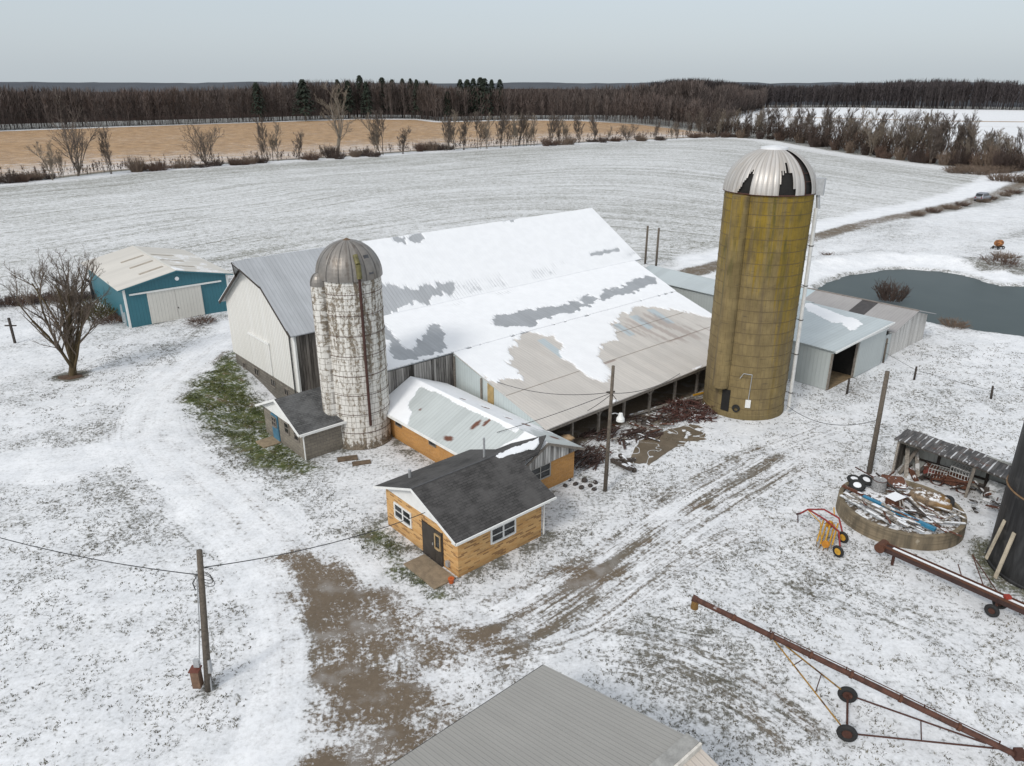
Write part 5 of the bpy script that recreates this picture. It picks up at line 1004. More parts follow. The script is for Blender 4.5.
# brown lump
def lump(name, label, cat, c, r, mat, seed, n=22, m=12, amp=.35, parent=None, flat=.0):
    Vv = []; Ff = []
    for j in range(m+1):
        f = math.pi*j/m
        for i in range(n):
            a = 2*math.pi*i/n; d = np.array((math.sin(f)*math.cos(a), math.sin(f)*math.sin(a), math.cos(f)))
            k = 1+amp*(fbm(d[0]*1.7+seed, d[1]*1.7+d[2]*1.3+seed, seed, 3)-.5)*2
            p = d*k*np.array(r); p[2] = max(p[2], -r[2]*.9); Vv.append(p)
    for j in range(m):
        for i in range(n): Ff.append((j*n+i, j*n+(i+1) % n, (j+1)*n+(i+1) % n, (j+1)*n+i))
    Vv = np.array(Vv)
    o = obj(name, (Vv, Ff), mat, parent, smooth=True); o.location = c
    return tag(o, label, cat)
t = NT('rotten_hay'); n = t.noise(2.5, 6, .75); x, y, z = t.xyz(); c = t.mix(t.step(n, .35, .65), (.09, .065, .045), (.30, .215, .135)); c = t.mix(t.mul(t.step(x, .1, .5), .7), c, (.22, .115, .025)); nn_ = t.xyz(t.node('ShaderNodeNewGeometry').outputs['Normal'])[2]; c = t.mix(t.mul(t.step(nn_, .75, .95), t.step(n, .47, .55)), c, SNOW); HAY = t.done(c, .95, t.bump(n, .8, .06))
o = lump('old_bale', 'mottled brown and tan collapsed bale in the snow of the round pit', 'bale', (21.75, 33.75, .95), (1.05, .62, .5), HAY, 5, 30, 16, .35); o.rotation_euler = (0, 0, -.6)

# ------------------------------------------------------------------ open lean shed behind the pit
lsd = thing('lean_to_shed', 'sagging open-fronted shed with dark corrugated roof behind the scrap pit', 'shed', (22.15, 38.45, 0), R(-45))
# local x runs along its front (to the right), y to the back
t = NT('dark_corrugated'); x, y, z = t.xyz(); pr_ = t.math('PINGPONG', x, .15); n = t.noise(1.1, 5, .7); n2 = t.noise(1, 4, .6, t.vec(t.mul(x, 4), t.mul(y, .6), 0))
c = t.mix(t.step(n2, .35, .65), (.045, .042, .042), (.12, .11, .105)); c = t.mix(t.step(n, .58, .66), c, (.10, .05, .035)); c = t.mix(t.mul(t.step(pr_, .095, .13), t.step(n2, .47, .60, 0, .7)), c, SNOW); c = t.mix(t.step(t.noise(1.6, 5, .7), .66, .70), c, SNOW)
DRF = t.done(c, .7, t.bump(t.step(pr_, .11, .06), 1., .04))
fz = lambda x: 2.28-.045*x-.026*max(0, x-3.5)**2+.03*math.sin(x*2.3)
n_ = 10; Vv = []; Ff = []
for i in range(n_+1):
    x = -.15+7.2*i/n_; z = fz(x)
    for y, dz in ((-.35, -.02), (1.75, -.1)): Vv += [(x, y, z+dz+.06), (x, y, z+dz)]
for i in range(n_):
    o_ = i*4; Ff += [(o_, o_+4, o_+6, o_+2), (o_+1, o_+3, o_+7, o_+5), (o_, o_+1, o_+5, o_+4), (o_+2, o_+6, o_+7, o_+3)]
Ff += [(0, 2, 3, 1), (n_*4, n_*4+1, n_*4+3, n_*4+2)]
obj('roof', (np.array(Vv), Ff), DRF, lsd)
g = MB(); g.box(-.05, 6.8, 1.55, 1.62, 0, 2.05); obj('back_wall', g, metal('pale_back_sheets', (.40, .41, .39), 'x', .3, .08, .3, bump=.5), lsd)
for z in (.7, 1.4):
    g = MB(); g.box(0, 6.7, 1.48, 1.55, z-.06, z+.06); obj('girt', g, DARKW, lsd)
for x in (1.9, 4.4):
    g = MB(); g.box(x-.07, x+.07, 1.42, 1.55, 0, 2.0); obj('back_post', g, DARKW, lsd)
g = MB(); g.prism([(0, -.1, 0), (0, .12, 0), (0, .12, 2.2), (0, -.1, 2.2)], (.12, 0, 0)); obj('front_post', g, BOARD, lsd); g = MB(); g.beam((3.9, -.05, 0), (4.0, -.05, 2.05), .14, .14); obj('front_post', g, BEAMW, lsd); g = MB(); g.beam((6.6, 0, 0), (6.4, 0, 1.8), .14, .14); obj('front_post', g, BEAMW, lsd)
g = MB(); g.beam((0, -.05, 2.16), (3.6, -.05, 2.02), .08, .2); g.beam((3.6, -.05, 2.0), (6.8, -.05, 1.68), .08, .18); obj('front_beam', g, BEAMW, lsd)
g = MB(); g.box(0, .06, .15, 1.55, 0, 2.05); obj('side_wall', g, GREYW, lsd)
def loc(x, y, z=0): a = R(-45); return (22.15+x*math.cos(a)-y*math.sin(a), 38.45+x*math.sin(a)+y*math.cos(a), z)
for i, (a, b, lb) in enumerate((((.35, .2, 0), (.9, .9, 1.7), 'grey board leaning inside the left end of the open shed'), ((.8, .0, 0), (.35, .8, 1.5), 'pale snowy board leaning crosswise inside the left end of the open shed'), ((1.3, .4, .1), (.7, 1.3, 1.3), 'broad pale board propped on the back wall of the open shed'), ((3.0, .5, .6), (5.6, .7, .55), 'long pole lying across the junk in the open shed'))):
    stick('board', lb, 'board', loc(*a), loc(*b), .22 if i < 3 else .06, .05, BOARD if i != 0 else BEAMW, 'boards leaning in the open shed')
def crate(label, x, y, z, s, rz):
    th = thing('wire_crate', label, 'crate', loc(x, y, z), R(-45)+rz, 'wire crates in the open shed'); g = MB()
    for k in range(7):
        f = -s/2+s*k/6; g.beam((f, -s*.35, 0), (f, -s*.35, s*.6), .025, .025); g.beam((f, s*.35, 0), (f, s*.35, s*.6), .025, .025); g.beam((f, -s*.35, s*.6), (f, s*.35, s*.6), .025, .025)
    for zz in (0, s*.3, s*.6):
        for y_ in (-1, 1): g.beam((-s/2, y_*s*.35, zz), (s/2, y_*s*.35, zz), .03, .03)
    obj('bars', g, plain('pale_wire', (.5, .5, .49), .6) if 'pale_wire' not in bpy.data.materials else bpy.data.materials['pale_wire'], th)
crate('white wire crate standing on the snow in the open shed, left one', 2.2, .7, .35, .9, .1); crate('white wire crate raised on junk in the open shed, right one', 3.3, .8, .75, .95, -.15)
mc = thing('rusty_implement', 'dark rusty machine with iron wheel inside the open shed', 'implement', loc(2.9, .7, 0), R(-45)); g = MB(); g.box(-.8, .9, -.3, .4, .25, .7); g.beam((-.9, -.35, .3), (1.2, -.4, .9), .1, .1); obj('body', g, RUSTS, mc)
for s in (-.6, .7):
    g = MB(); g.torus((s, -.42, .35), (0, 1, 0), .33, .05, 18, 6); obj('wheel', g, RUST, mc)
bk = thing('red_bin', 'dull red bin between the boards and wire crates in the open shed', 'bin', loc(1.75, .9, 0), R(-45)); g = MB(); g.prism([(-.3, -.25, 0), (.3, -.25, 0), (.3, .25, 0), (-.3, .25, 0)], (0, 0, .75)); obj('body', g, rusty('red_rust', (.18, .04, .03)), bk); g = MB(); g.box(-.34, .34, -.29, .29, .75, .8); obj('lid', g, RUSTS, bk)
pp = thing('white_panel', 'tall white panel leaning between the open shed and the black silo', 'panel', (25.0, 32.2, 0), R(-38)); g = MB(); g.prism([(-.3, 0, .1), (.3, 0, .1), (.3, .28, 1.75), (-.3, .28, 1.75)], (0, .06, .0)); obj('board', g, plain('panel_white', (.62, .62, .58), .7), pp)
sl2 = thing('grey_slab', 'snowy grey slab leaning under the right end of the open shed', 'slab', loc(5.0, .5, 0), R(-45)); g = MB(); g.prism([(-.5, -.3, .02), (.5, -.3, .02), (.6, .6, .85), (-.4, .6, .9)], (0, -.05, .08)); obj('panel', g, SHEETM, sl2)
for i in range(14):
    p = np.array(loc(rng.uniform(4.4, 7), rng.uniform(-1.6, .9), rng.uniform(.05, .5))); th = rng.uniform(0, 6.28); l = rng.uniform(.2, .6); e = np.array((math.cos(th), math.sin(th), rng.uniform(-.3, .3)))*l
    stick('scrap_piece', 'small dark scrap piece in the snow at the right of the open shed', 'scrap', p-e, p+e, rng.uniform(.05, .2), .05, (BOARDD, RUSTS, SHEETM)[i % 3], 'scrap at the right end of the open shed')
# ------------------------------------------------------------------ grain augers
ARUST = rusty('auger_rust', (.075, .035, .025), (.13, .05, .025), .8, 1.5)
a1_ = thing('grain_auger', 'long rusty grain auger with yellowed A-frame and two rubber wheels on the snow', 'auger', (11.9, 20.2, 0))
o0 = np.array((11.9, 20.2, 0))
L = lambda p: tuple(np.array(p, float)-o0)
T_ = np.array((6.83, 23.2, 3.0)); B_ = np.array((17.25, 18.05, .3)); at = lambda t: B_+(T_-B_)*t
g = MB(); g.tube(L(at(0)), L(at(.985)), .105, n=12); g.tube(L(at(.985)), L(at(1.0)), .135, n=12); tb = obj('tube', g, snowcap('snow_topped_rust', (.085, .036, .024), .22, .8), a1_)
for t_ in (.2, .36, .5, .62, .74, .86):
    g = MB(); g.tube(L(at(t_)), L(at(t_+.008)), .135, n=12); obj('flange', g, ARUST, tb)
g = MB(); g.tube(L(at(.99)), L(at(.99)-np.array((0, 0, .42))), .12, .15, n=10); obj('spout', g, plain('ochre_spout', (.20, .11, .03), .7), tb)
g = MB(); g.path([L(at(.1)+np.array((0, 0, .2))), L(at(.75)+np.array((0, 0, .2)))], .018, 5)
for t_ in (.1, .3, .52, .75): g.beam(L(at(t_)), L(at(t_)+np.array((0, 0, .24))), .03, .03)
obj('truss_cable', g, RUST, tb)
g = MB(); g.box(-.15, .15, -.12, .12, -.1, .25); m_ = [(p[0]+at(.05)[0]-o0[0], p[1]+at(.05)[1]-o0[1], p[2]+at(.05)[2]) for p in g.v]; g.v = m_; obj('gear_box', g, RUST, tb)
w1 = np.array((12.25, 21.05, .36)); w2 = np.array((11.5, 19.3, .36)); tA = at(.735)-np.array((0, 0, .12)); tB = at(.70)-np.array((0, 0, .12))
YR = rusty('yellowed_steel', (.30, .17, .035), (.10, .05, .025), .35, 2.)
g = MB(); g.path([L(tB), L(w1)], .03, 6); obj('leg', g, YR, a1_); g = MB(); g.path([L(tA), L(w2)], .03, 6); obj('leg', g, YR, a1_)
g = MB()
for f in (.28, .58): g.path([L(tB+(w1-tB)*f), L(tA+(w2-tA)*f)], .02, 5)
obj('cross_brace', g, RUST, a1_)
g = MB(); g.path([L(w1), L(w2)], .04, 8); ax_ = obj('axle', g, RUST, a1_)
dB = at(.13)-np.array((0, 0, .12)); dA = at(.10)-np.array((0, 0, .1))
g = MB(); g.path([L(w1), L(dB)], .032, 6); g.path([L(w2), L(dA)], .032, 6); q1 = w1+(dB-w1)*.55; q2 = w2+(dA-w2)*.5; g.path([L(q1), L(q2)], .022, 5); obj('drawbar', g, RUST, a1_)
axd = (w1-w2)/np.linalg.norm(w1-w2)
for p in (w1, w2):
    g = MB(); g.torus(L(p), tuple(axd), .25, .095, 24, 8); wh = obj('wheel', g, TYRE, a1_, True); g = MB(); g.tube(L(p-axd*.06), L(p+axd*.06), .17, n=16); obj('hub', g, RUST, wh)
a2_ = thing('grain_conveyor', 'rust-red trough conveyor with snow along its top below the black silo', 'auger', (19.5, 27.5, 0)); o0 = np.array((19.5, 27.5, 0))
T2 = np.array((17.55, 29.95, .72)); B2 = np.array((22.6, 23.75, .75))
d2 = (B2-T2)/np.linalg.norm(B2-T2); s2 = np.array((-d2[1], d2[0], 0))
g = MB(); g.beam(L(T2), L(B2), .34, .28); obj('trough', g, plain('rust_red_trough', (.045, .022, .018), .7, .35, 2), a2_)
g = MB(); g.beam(L(T2+np.array((0, 0, .15))+d2*.5), L(B2+np.array((0, 0, .15))), .13, .05); obj('snow_strip', g, plain('snow_strip', SNOW, .9, .04), a2_)
for s in (-1, 1):
    g = MB(); g.beam(L(T2+s2*s*.17+np.array((0, 0, .15))), L(B2+s2*s*.17+np.array((0, 0, .15))), .05, .1); obj('side_rail', g, ARUST, a2_)
g = MB(); g.tube(L(T2-s2*.3), L(T2+s2*.3), .24, n=16); obj('end_drum', g, ARUST, a2_)
wp_ = np.array((20.35, 26.55, .34))-s2*.0; c2 = T2+d2*5.0
for s in (-1, 1):
    p = np.array((c2[0], c2[1], .3))+s2*s*.42; g = MB(); g.torus(L(p), tuple(s2), .21, .09, 22, 8); wh = obj('wheel', g, TYRE, a2_, True); g = MB(); g.tube(L(p-s2*.05), L(p+s2*.05), .13, n=14); obj('hub', g, RUST, wh)
g = MB(); g.path([L(np.array((c2[0], c2[1], .3))-s2*.45), L(np.array((c2[0], c2[1], .3))+s2*.45)], .035, 8); g.beam(L(c2), L(np.array((c2[0], c2[1], .3))), .08, .08); obj('axle', g, RUST, a2_)
for f in (.0, 6.5):
    g = MB(); p = T2+d2*(.6+f); g.beam(L(p-np.array((0, 0, .14))), L(np.array((p[0], p[1], 0))), .1, .1); obj('stand', g, RUST, a2_)
g = MB(); p = T2+d2*4.4; g.path([L(p+s2*.2), L(p+s2*1.0-d2*1.0+np.array((0, 0, .9)))], .025, 6); g.path([L(p+d2*.6+s2*.2), L(p+s2*1.0-d2*1.0+np.array((0, 0, .9)))], .025, 6); g.path([L(p+s2*.2-d2*.9), L(p+s2*.45-d2*1.3+np.array((0, 0, .5)))], .025, 6); obj('lift_frame', g, RUST, a2_)
g = MB(); g.box(-.12, .12, -.1, .1, -.08, .08); m_ = T2+d2*5.3+np.array((0, 0, .24)); g.v = [(a+m_[0]-o0[0], b+m_[1]-o0[1], c+m_[2]) for a, b, c in g.v]; obj('cap', g, plain('dull_red', (.28, .035, .02), .6), a2_)

# ------------------------------------------------------------------ hay rake
rk = thing('hay_rake', 'small hay rake with red frame, yellow tine bars and two yellow wheels', 'rake', (15.6, 31.7, 0)); o0 = np.array((15.6, 31.7, 0))
wa = np.array((16.35, 31.35, .30)); wb = np.array((15.62, 30.15, .30)); hitch = np.array((14.85, 33.15, .55))
for p in (wa, wb):
    g = MB(); g.torus(L(p), (.75, .45, 0), .225, .075, 22, 8); wh = obj('wheel', g, TYRE, rk, True); n_ = np.array((.86, .51, 0)); g = MB(); g.tube(L(p-n_*.05), L(p+n_*.05), .17, n=16); obj('rim', g, YEL, wh)
g = MB(); g.path([L(hitch), L((15.1, 32.9, .95)), L((15.75, 32.55, 1.15)), L((16.25, 31.9, 1.05)), L((16.35, 31.4, .4))], .045, 8); g.path([L((15.1, 32.9, .95)), L((15.6, 31.9, .95)), L((15.95, 31.1, .8)), L((15.75, 30.25, .35))], .045, 8); obj('frame', g, RED, rk)
g = MB(); g.path([L(hitch), L(hitch-np.array((.15, -.1, .1)))], .06, 8); g.path([L(hitch-np.array((.12, 0, .05))), L((14.78, 33.1, .02))], .03, 6); obj('hitch', g, plain('dark_hitch', (.06, .03, .03), .7), rk)
for k, (dx, dy, dz) in enumerate(((0, 0, 0), (.16, -.1, .16), (.32, -.2, .02), (.14, -.12, -.14), (-.14, .09, .1), (.44, -.28, .14))):
    p = np.array((15.85+dx, 32.25+dy, .55+dz)); q = np.array((14.95+dx, 30.65+dy, .40+dz)); g = MB(); g.path([L(p), L(q)], .042, 6); tbar = obj('tine_bar', g, YEL, rk); g = MB()
    for f in np.linspace(.04, .96, 17): c = p+(q-p)*f; g.tube(L(c), L(c+np.array((-.03, .02, -.34))), .02, n=4)
    obj('tines', g, plain('tine_steel', (.22, .13, .04), .6) if 'tine_steel' not in bpy.data.materials else bpy.data.materials['tine_steel'], tbar)
for p in ((15.95, 32.1, .56), (15.15, 30.55, .42)):
    g = MB(); g.tube(L(np.array(p)+np.array((.05, .1, 0))), L(np.array(p)-np.array((.02, .04, 0))), .17, n=14); obj('reel_end', g, plain('orange_yellow', (.5, .2, .02), .6) if 'orange_yellow' not in bpy.data.materials else bpy.data.materials['orange_yellow'], rk)
g = MB(); g.path([L((15.1, 32.9, .9)), L((15.4, 32.0, .75)), L((14.98, 30.7, .6))], .025, 6); g.path([L((16.1, 32.1, 1.05)), L((16.2, 32.5, 1.3))], .03, 6); obj('brace', g, YEL, rk)

# ------------------------------------------------------------------ poles, posts and wires
def pole(label, base, top, r0=.13, r1=.10, cat='utility pole', name='utility_pole'):
    th = thing(name, label, cat, (base[0], base[1], 0)); d = (top[0]-base[0], top[1]-base[1], top[2])
    g = MB(); g.tube((0, 0, -.3), d, r0, r1, 12); obj('shaft', g, POLEW, th, True); return th, np.array(top)
pA, tA_ = pole('leaning brown power pole with a rusty meter box at its foot in the left yard', (-11.38, 21.64), (-10.72, 21.6, 6.2), .14, .10)
g = MB(); g.prism([(-.42, -.25, .3), (-.12, -.25, .3), (-.12, -.25, 1.1), (-.42, -.25, 1.02)], (0, .3, 0)); mbx = obj('meter_box', g, plain('rust_brown_box', (.16, .095, .06), .7, .3, 4), pA)
g = MB(); g.box(-.46, -.08, -.28, .09, 1.06, 1.11); obj('box_lid', g, plain('red_brown_lid', (.14, .045, .03), .7), mbx)
g = MB(); g.box(-.28, -.08, -.15, .0, 1.2, 1.5); g.box(.16, .3, -.12, .06, .9, 1.5); obj('meter', g, GALV, pA); g = MB(); g.path([(.16, -.05, .0), (.2, -.05, 1.0)], .04, 6); g.path([(-.05, -.14, 1.4), (.25, -.14, 3.4), (.45, -.14, 5.2)], .02, 5); obj('conduit', g, GALV, pA)
g = MB()
for k in range(3): g.torus((.5+.24, -.05, 5.15-.1*k), (.2, 1, .2), .2+.04*k, .012, 18, 5)
g.path([(.5, 0, 5.3), (.25, -.1, 4.9), (.3, -.1, 4.6)], .02, 5); g.path([(.55, 0, 5.5), (.9, .2, 5.3)], .015, 5); obj('cable_loops', g, WIRE, pA)
pB, tB_ = pole('slim wooden pole with a white yard lamp at the right of the brick wing', (5.19, 36.39), (5.28, 36.39, 7.45), .12, .085)
g = MB(); g.path([(.05, 0, 4.7), (.3, -.1, 4.8), (.55, -.15, 4.75)], .025, 6); la = obj('lamp_arm', g, GALV, pB); g = MB(); g.rev([(.02, 4.85), (.1, 4.82), (.14, 4.65), (.22, 4.52), (.23, 4.38), (.02, 4.35)], 18, c=(.6, -.16)); obj('lamp_shade', g, WHITE, la)
g = MB(); g.beam((-.2, 0, 5.95), (.25, 0, 6.0), .08, .08); g.path([(.1, -.1, 5.9), (.32, -.1, 5.6), (.3, -.1, 5.3)], .02, 5); obj('bracket', g, DARKW, pB)
pC, tC_ = pole('bare brown pole standing behind the scrap pit', (20.85, 38.47), (20.75, 38.47, 6.35), .15, .12)
pole('dark tall post behind the barn roof, left one of two', (16.89, 93.45), (16.92, 93.45, 4.8), .14, .13, 'post', 'tall_post'); pole('dark tall post behind the barn roof, right one of two', (18.08, 92.32), (18.1, 92.3, 4.75), .14, .13, 'post', 'tall_post')
sp_ = thing('clothes_post', 'dark post with a short crossbar left of the bare yard tree', 'post', (-43.7, 62.16, 0)); g = MB(); g.box(-.08, .08, -.08, .08, -.2, 2.3); obj('upright', g, DARKW, sp_); g = MB(); g.box(-.5, .5, -.05, .05, 1.55, 1.65); obj('crossbar', g, DARKW, sp_)
FP = ((30.27, 57.07, 2.1, 'weathered fence post at the corner of the pale metal shed'), (30.91, 53.29, 1.1, 'short fence post in the snow right of the pale metal shed'), (34.59, 49.54, 1.0, 'leaning fence post furthest right in the snow'), (24.6, 50.55, 1.2, 'short post by the open door of the pale metal shed'), (52.43, 129.97, 1.2, 'dark marker post beside the farm lane'))
for x, y, h, lb in FP:
    th = thing('fence_post', lb, 'post', (x, y, 0)); g = MB(); g.tube((0, 0, -.2), (rng.uniform(-.1, .12), 0, h), .085, .075, 8); obj('shaft', g, DARKW if h < 2 else POLEW, th, True)
    g = MB(); g.torus((0, 0, h*.8), (0, 0, 1), .095, .012, 10, 4); obj('wire_tie', g, WIRE, th)
def wire(label, p, q, sag, r=.018, n=18):
    p = np.array(p, float); q = np.array(q, float); pts = [p+(q-p)*f-np.array((0, 0, sag*4*f*(1-f))) for f in np.linspace(0, 1, n)]
    g = MB(); g.path([tuple(a-p) for a in pts], r, 5); o = obj('overhead_wire', g, WIRE); o.location = tuple(p); return tag(o, label, 'wire')
wire('overhead wire from the leaning meter pole out of the left of the photo', (-10.85, 21.6, 5.2), (-26, 27, 4.9), .5); x, y = W(-.4, 1.9); wire('overhead wire from the leaning meter pole to the brick house gable', (-10.8, 21.6, 5.5), (x, y, 2.75), .35)
x, y = W(11.9, 11.4); wire('sagging overhead wire from the lamp pole to the pale wall above the brick wing', (5.2, 36.4, 5.95), (x, y, 3.2), .45); x, y = W(7.4, 6.0); wire('overhead wire from the lamp pole down to the brick wing roof', (5.2, 36.4, 5.9), (x, y, 2.9), .1); x, y = W(14.5, 5.7); wire('short steep wire from the lamp pole to the barn eave', (5.2, 36.4, 5.8), (x, y, 2.25), .05)
x, y = W(24, 5.8); wire('wire from the lamp pole along the barn eave to the right', (5.3, 36.4, 5.9), (x, y, 2.3), .4); wire('thin wire sagging from the tall concrete silo to the bare brown pole', (18.6, 46.3, .9), (20.8, 38.5, 3.4), .8)
def fence_wire(label, p, q):
    g = MB(); g.path([(0, 0, 0), tuple(np.array(q, float)-np.array(p, float))], .012, 4); o = obj('fence_wire', g, WIRE); o.location = p; tag(o, label, 'wire')
fence_wire('fence wire between the shed corner post and the short post', (30.27, 57.07, .9), (30.91, 53.29, .8)); fence_wire('fence wire from the short post to the leaning post at the right', (30.91, 53.29, .8), (34.59, 49.54, .6))

# ------------------------------------------------------------------ small things by the barn lean-to
STN = snowcap('dark_stone', (.055, .045, .04), .35, 3)
for i, (px, py) in enumerate(((3.2, 37.6), (3.6, 37.1), (4.15, 37.5), (4.4, 36.9), (3.9, 36.7), (4.75, 37.3), (3.3, 38.2), (4.6, 36.5), (3.0, 36.9))):
    s = rng.uniform(.13, .24); o = lump('field_stone', 'dark round stone in the snow between the brick wing and the lamp pole', 'stone', (px, py, .06), (s*1.2, s, s*.75), STN, 20+i, 10, 6, .4); o['group'] = 'stones by the lamp pole'; o.rotation_euler = (0, 0, i)
def heap(name, label, cat, c, rx, ry, h, n, mat, lmin, lmax, th, kind=None, az=None, seed=1):
    r_ = random.Random(seed); g = MB()
    for i in range(n):
        a = r_.uniform(0, 6.28); q = math.sqrt(r_.random()); x = rx*q*math.cos(a); y = ry*q*math.sin(a); z = h*(1-q*q)*r_.uniform(.2, 1)+.04
        t_ = (r_.gauss(az, .35) if az is not None else r_.uniform(0, 6.28)); l = r_.uniform(lmin, lmax)/2; e = np.array((math.cos(t_), math.sin(t_), r_.gauss(0, .16)))*l
        g.tube((x-e[0], y-e[1], max(.02, z-e[2])), (x+e[0], y+e[1], max(.02, z+e[2])), th*r_.uniform(.5, 1.3), th*.5, 5)
    o = obj(name, g, mat); o.location = c; tag(o, label, cat, None, kind); return o
BR = snowcap('brown_sticks', (.065, .036, .028), .22, 2.5); BRR = snowcap('red_brown_sticks', (.085, .035, .027), .3, 2.0)
x, y = W(12.6, 4.5); o = heap('scrap_pile', 'tangled pile of dark brown poles and pipes beside the brick wing gable', 'pile', (x, y, 0), 1.5, .95, .85, 130, BR, .8, 2.4, .04, 'stuff', 0.9, 3)
x, y = W(23.6, 4.6); o = heap('brush_pile', 'heap of red-brown brush against the foot of the tall concrete silo', 'pile', (x, y, 0), 2.3, 1.2, .7, 210, BRR, .4, 1.6, .035, 'stuff', None, 4)
x, y = W(20.5, 5.2); heap('brush_pile', 'low strip of broken brush along the barn lean-to posts', 'pile', (x, y, 0), 3.2, .5, .3, 90, BR, .3, 1.2, .03, 'stuff', .72, 6)
x, y = W(12.8, 6.8); heap('brush_pile', 'brown dead weeds at the corner of the barn lean-to', 'pile', (x, y, 0), 1.3, .8, .9, 160, plain('dead_weeds', (.12, .075, .06), .9), .3, .9, .015, 'stuff', None, 7)
for i, (p, q, w_, lb) in enumerate((((6.0, 39.9, .12), (6.9, 38.3, .35), .24, 'dark heavy timber lying crosswise by the lamp pole, left one'), ((6.5, 40.2, .3), (7.2, 38.5, .1), .2, 'dark heavy timber lying over the others by the lamp pole'), ((6.1, 39.5, .25), (7.4, 39.9, .15), .16, 'short dark timber under the crossed pair by the lamp pole'))): stick('timber', lb, 'timber', p, q, w_, .2, BOARDD, 'timbers by the lamp pole')
x, y = W(12.9, 5.9); lump('boulder', 'tan boulder at the corner of the barn lean-to', 'boulder', (x, y, .8), (.45, .3, .25), plain('tan_stone', (.42, .29, .17), .9, .2, 5), 33, 14, 8, .4)
pa = W(19.5, 6.4); pb = W(26.6, 5.2); stick('log', 'long snowy pole lying along the ground in front of the barn lean-to', 'pole', (pa[0], pa[1], .2), (pb[0], pb[1], .3), .14, .14, BOARD); pa = W(25.3, 5.4); pb = W(26.3, 5.2); stick('yellow_pipe', 'short yellow pipe end by the foot of the tall concrete silo', 'pipe', (pa[0], pa[1], .42), (pb[0], pb[1], .42), .1, .1, YEL)
for i in range(14):
    u_ = rng.uniform(13.5, 25); v_ = rng.uniform(3.8, 6.2); x, y = W(u_, v_); s = rng.uniform(.15, .35)
    o = lump('rubble', 'small dark rubble lump half under snow along the open barn lean-to', 'rubble', (x, y, .05), (s, s*.8, s*.55), STN, 60+i, 9, 6, .5); o['group'] = 'rubble along the lean-to'
dg = thing('dead_grass_patch', 'bare brown boards on the snow at the foot of the white silo', 'board', (-9.6, 40.4, 0)); g = MB(); g.box(-1.0, .2, -.35, .25, 0, .06); g.box(-.2, .9, -1.1, -.6, 0, .05); obj('boards', g, plain('mud_boards', (.12, .085, .055), .9, .4, 3), dg); dg.name = 'fallen_boards'; dg.rotation_euler = (0, 0, .3)

# ------------------------------------------------------------------ trees
def grow(seed, H, kind='', fine=1, lv=4):
    r_ = random.Random(seed); segs = []
    def br(p, d, L_, r, k):
        n = 4 if k < 2 else 3; pts = [p]; dd = d/np.linalg.norm(d); up = (.10 if kind != 'multi' else .16) if k else .02
        for i in range(n):
            dd = dd+np.array((r_.gauss(0, .10+.03*k), r_.gauss(0, .10+.03*k), r_.gauss(0, .06)+up)); dd /= np.linalg.norm(dd)
            pts.append(pts[-1]+dd*L_/n)
        for i in range(n): segs.append((pts[i], pts[i+1], r*(1-.6*i/n), r*(1-.6*(i+1)/n), k))
        if k >= lv: return
        cnt = int((7, 8, 7, 5, 4)[k]*fine*r_.uniform(.8, 1.2))
        if kind == 'pole' and k == 0: cnt = int(cnt*2.0)
        for i in range(max(2, cnt)):
            f = (r_.uniform(.12, 1.0) if k == 0 else r_.uniform(.15, 1.0)); j = min(n-1, int(f*n)); q = pts[j]+(pts[j+1]-pts[j])*(f*n-j)
            base = pts[j+1]-pts[j]; base /= np.linalg.norm(base); a = r_.uniform(0, 6.28)
            s = np.cross(base, (.3, .1, 1.) if abs(base[2]) < .9 else (1., .2, 0)); s /= np.linalg.norm(s); t_ = np.cross(base, s); spread = r_.uniform(.45, .95) if kind != 'pole' else r_.uniform(.25, .62)
            d2 = base*math.cos(spread)+(s*math.cos(a)+t_*math.sin(a))*math.sin(spread); d2[2] += .15
            br(q, d2, L_*(r_.uniform(.38, .62) if kind != 'pole' or k else r_.uniform(.25, .5))*(1.1-.45*f), r*(.52-.18*f), k+1)
    if kind in ('wide', 'vase', 'round', 'multi'):
        m = {'wide': 7, 'vase': 5, 'round': 9, 'multi': 10}[kind]; tr = {'wide': .06, 'vase': .28, 'round': .04, 'multi': .10}[kind]
        p0 = np.array((0., 0, -.2)); p1 = np.array((.03*H, 0, tr*H)); R0 = .022*H if kind != 'multi' else .036*H
        segs.append((p0, p1, R0*1.3, R0, 0))
        for i in range(m):
            a = i*6.283/m+r_.uniform(-.3, .3); s = {'wide': .5, 'vase': .45, 'round': .75, 'multi': .50}[kind]*(r_.uniform(.15, 1.25) if kind == 'multi' else r_.uniform(.35, 1.15))
            br(p1-np.array((0, 0, r_.uniform(0, .5)*tr*H)), np.array((math.cos(a)*s, math.sin(a)*s, 1)), H*(1-tr)*r_.uniform(.75, 1.0), R0*(.55 if kind != 'multi' else .5), 1)
    else:
        for q in range(r_.choice((2, 3, 3, 4))): br(np.array((r_.gauss(0, .06)*H*(q > 0), r_.gauss(0, .06)*H*(q > 0), -.3)), np.array((r_.gauss(0, .09), r_.gauss(0, .09), 1)), H*(.95 if q == 0 else r_.uniform(.6, .9)), .012*H*(1 if q == 0 else .8), 0)
    return segs
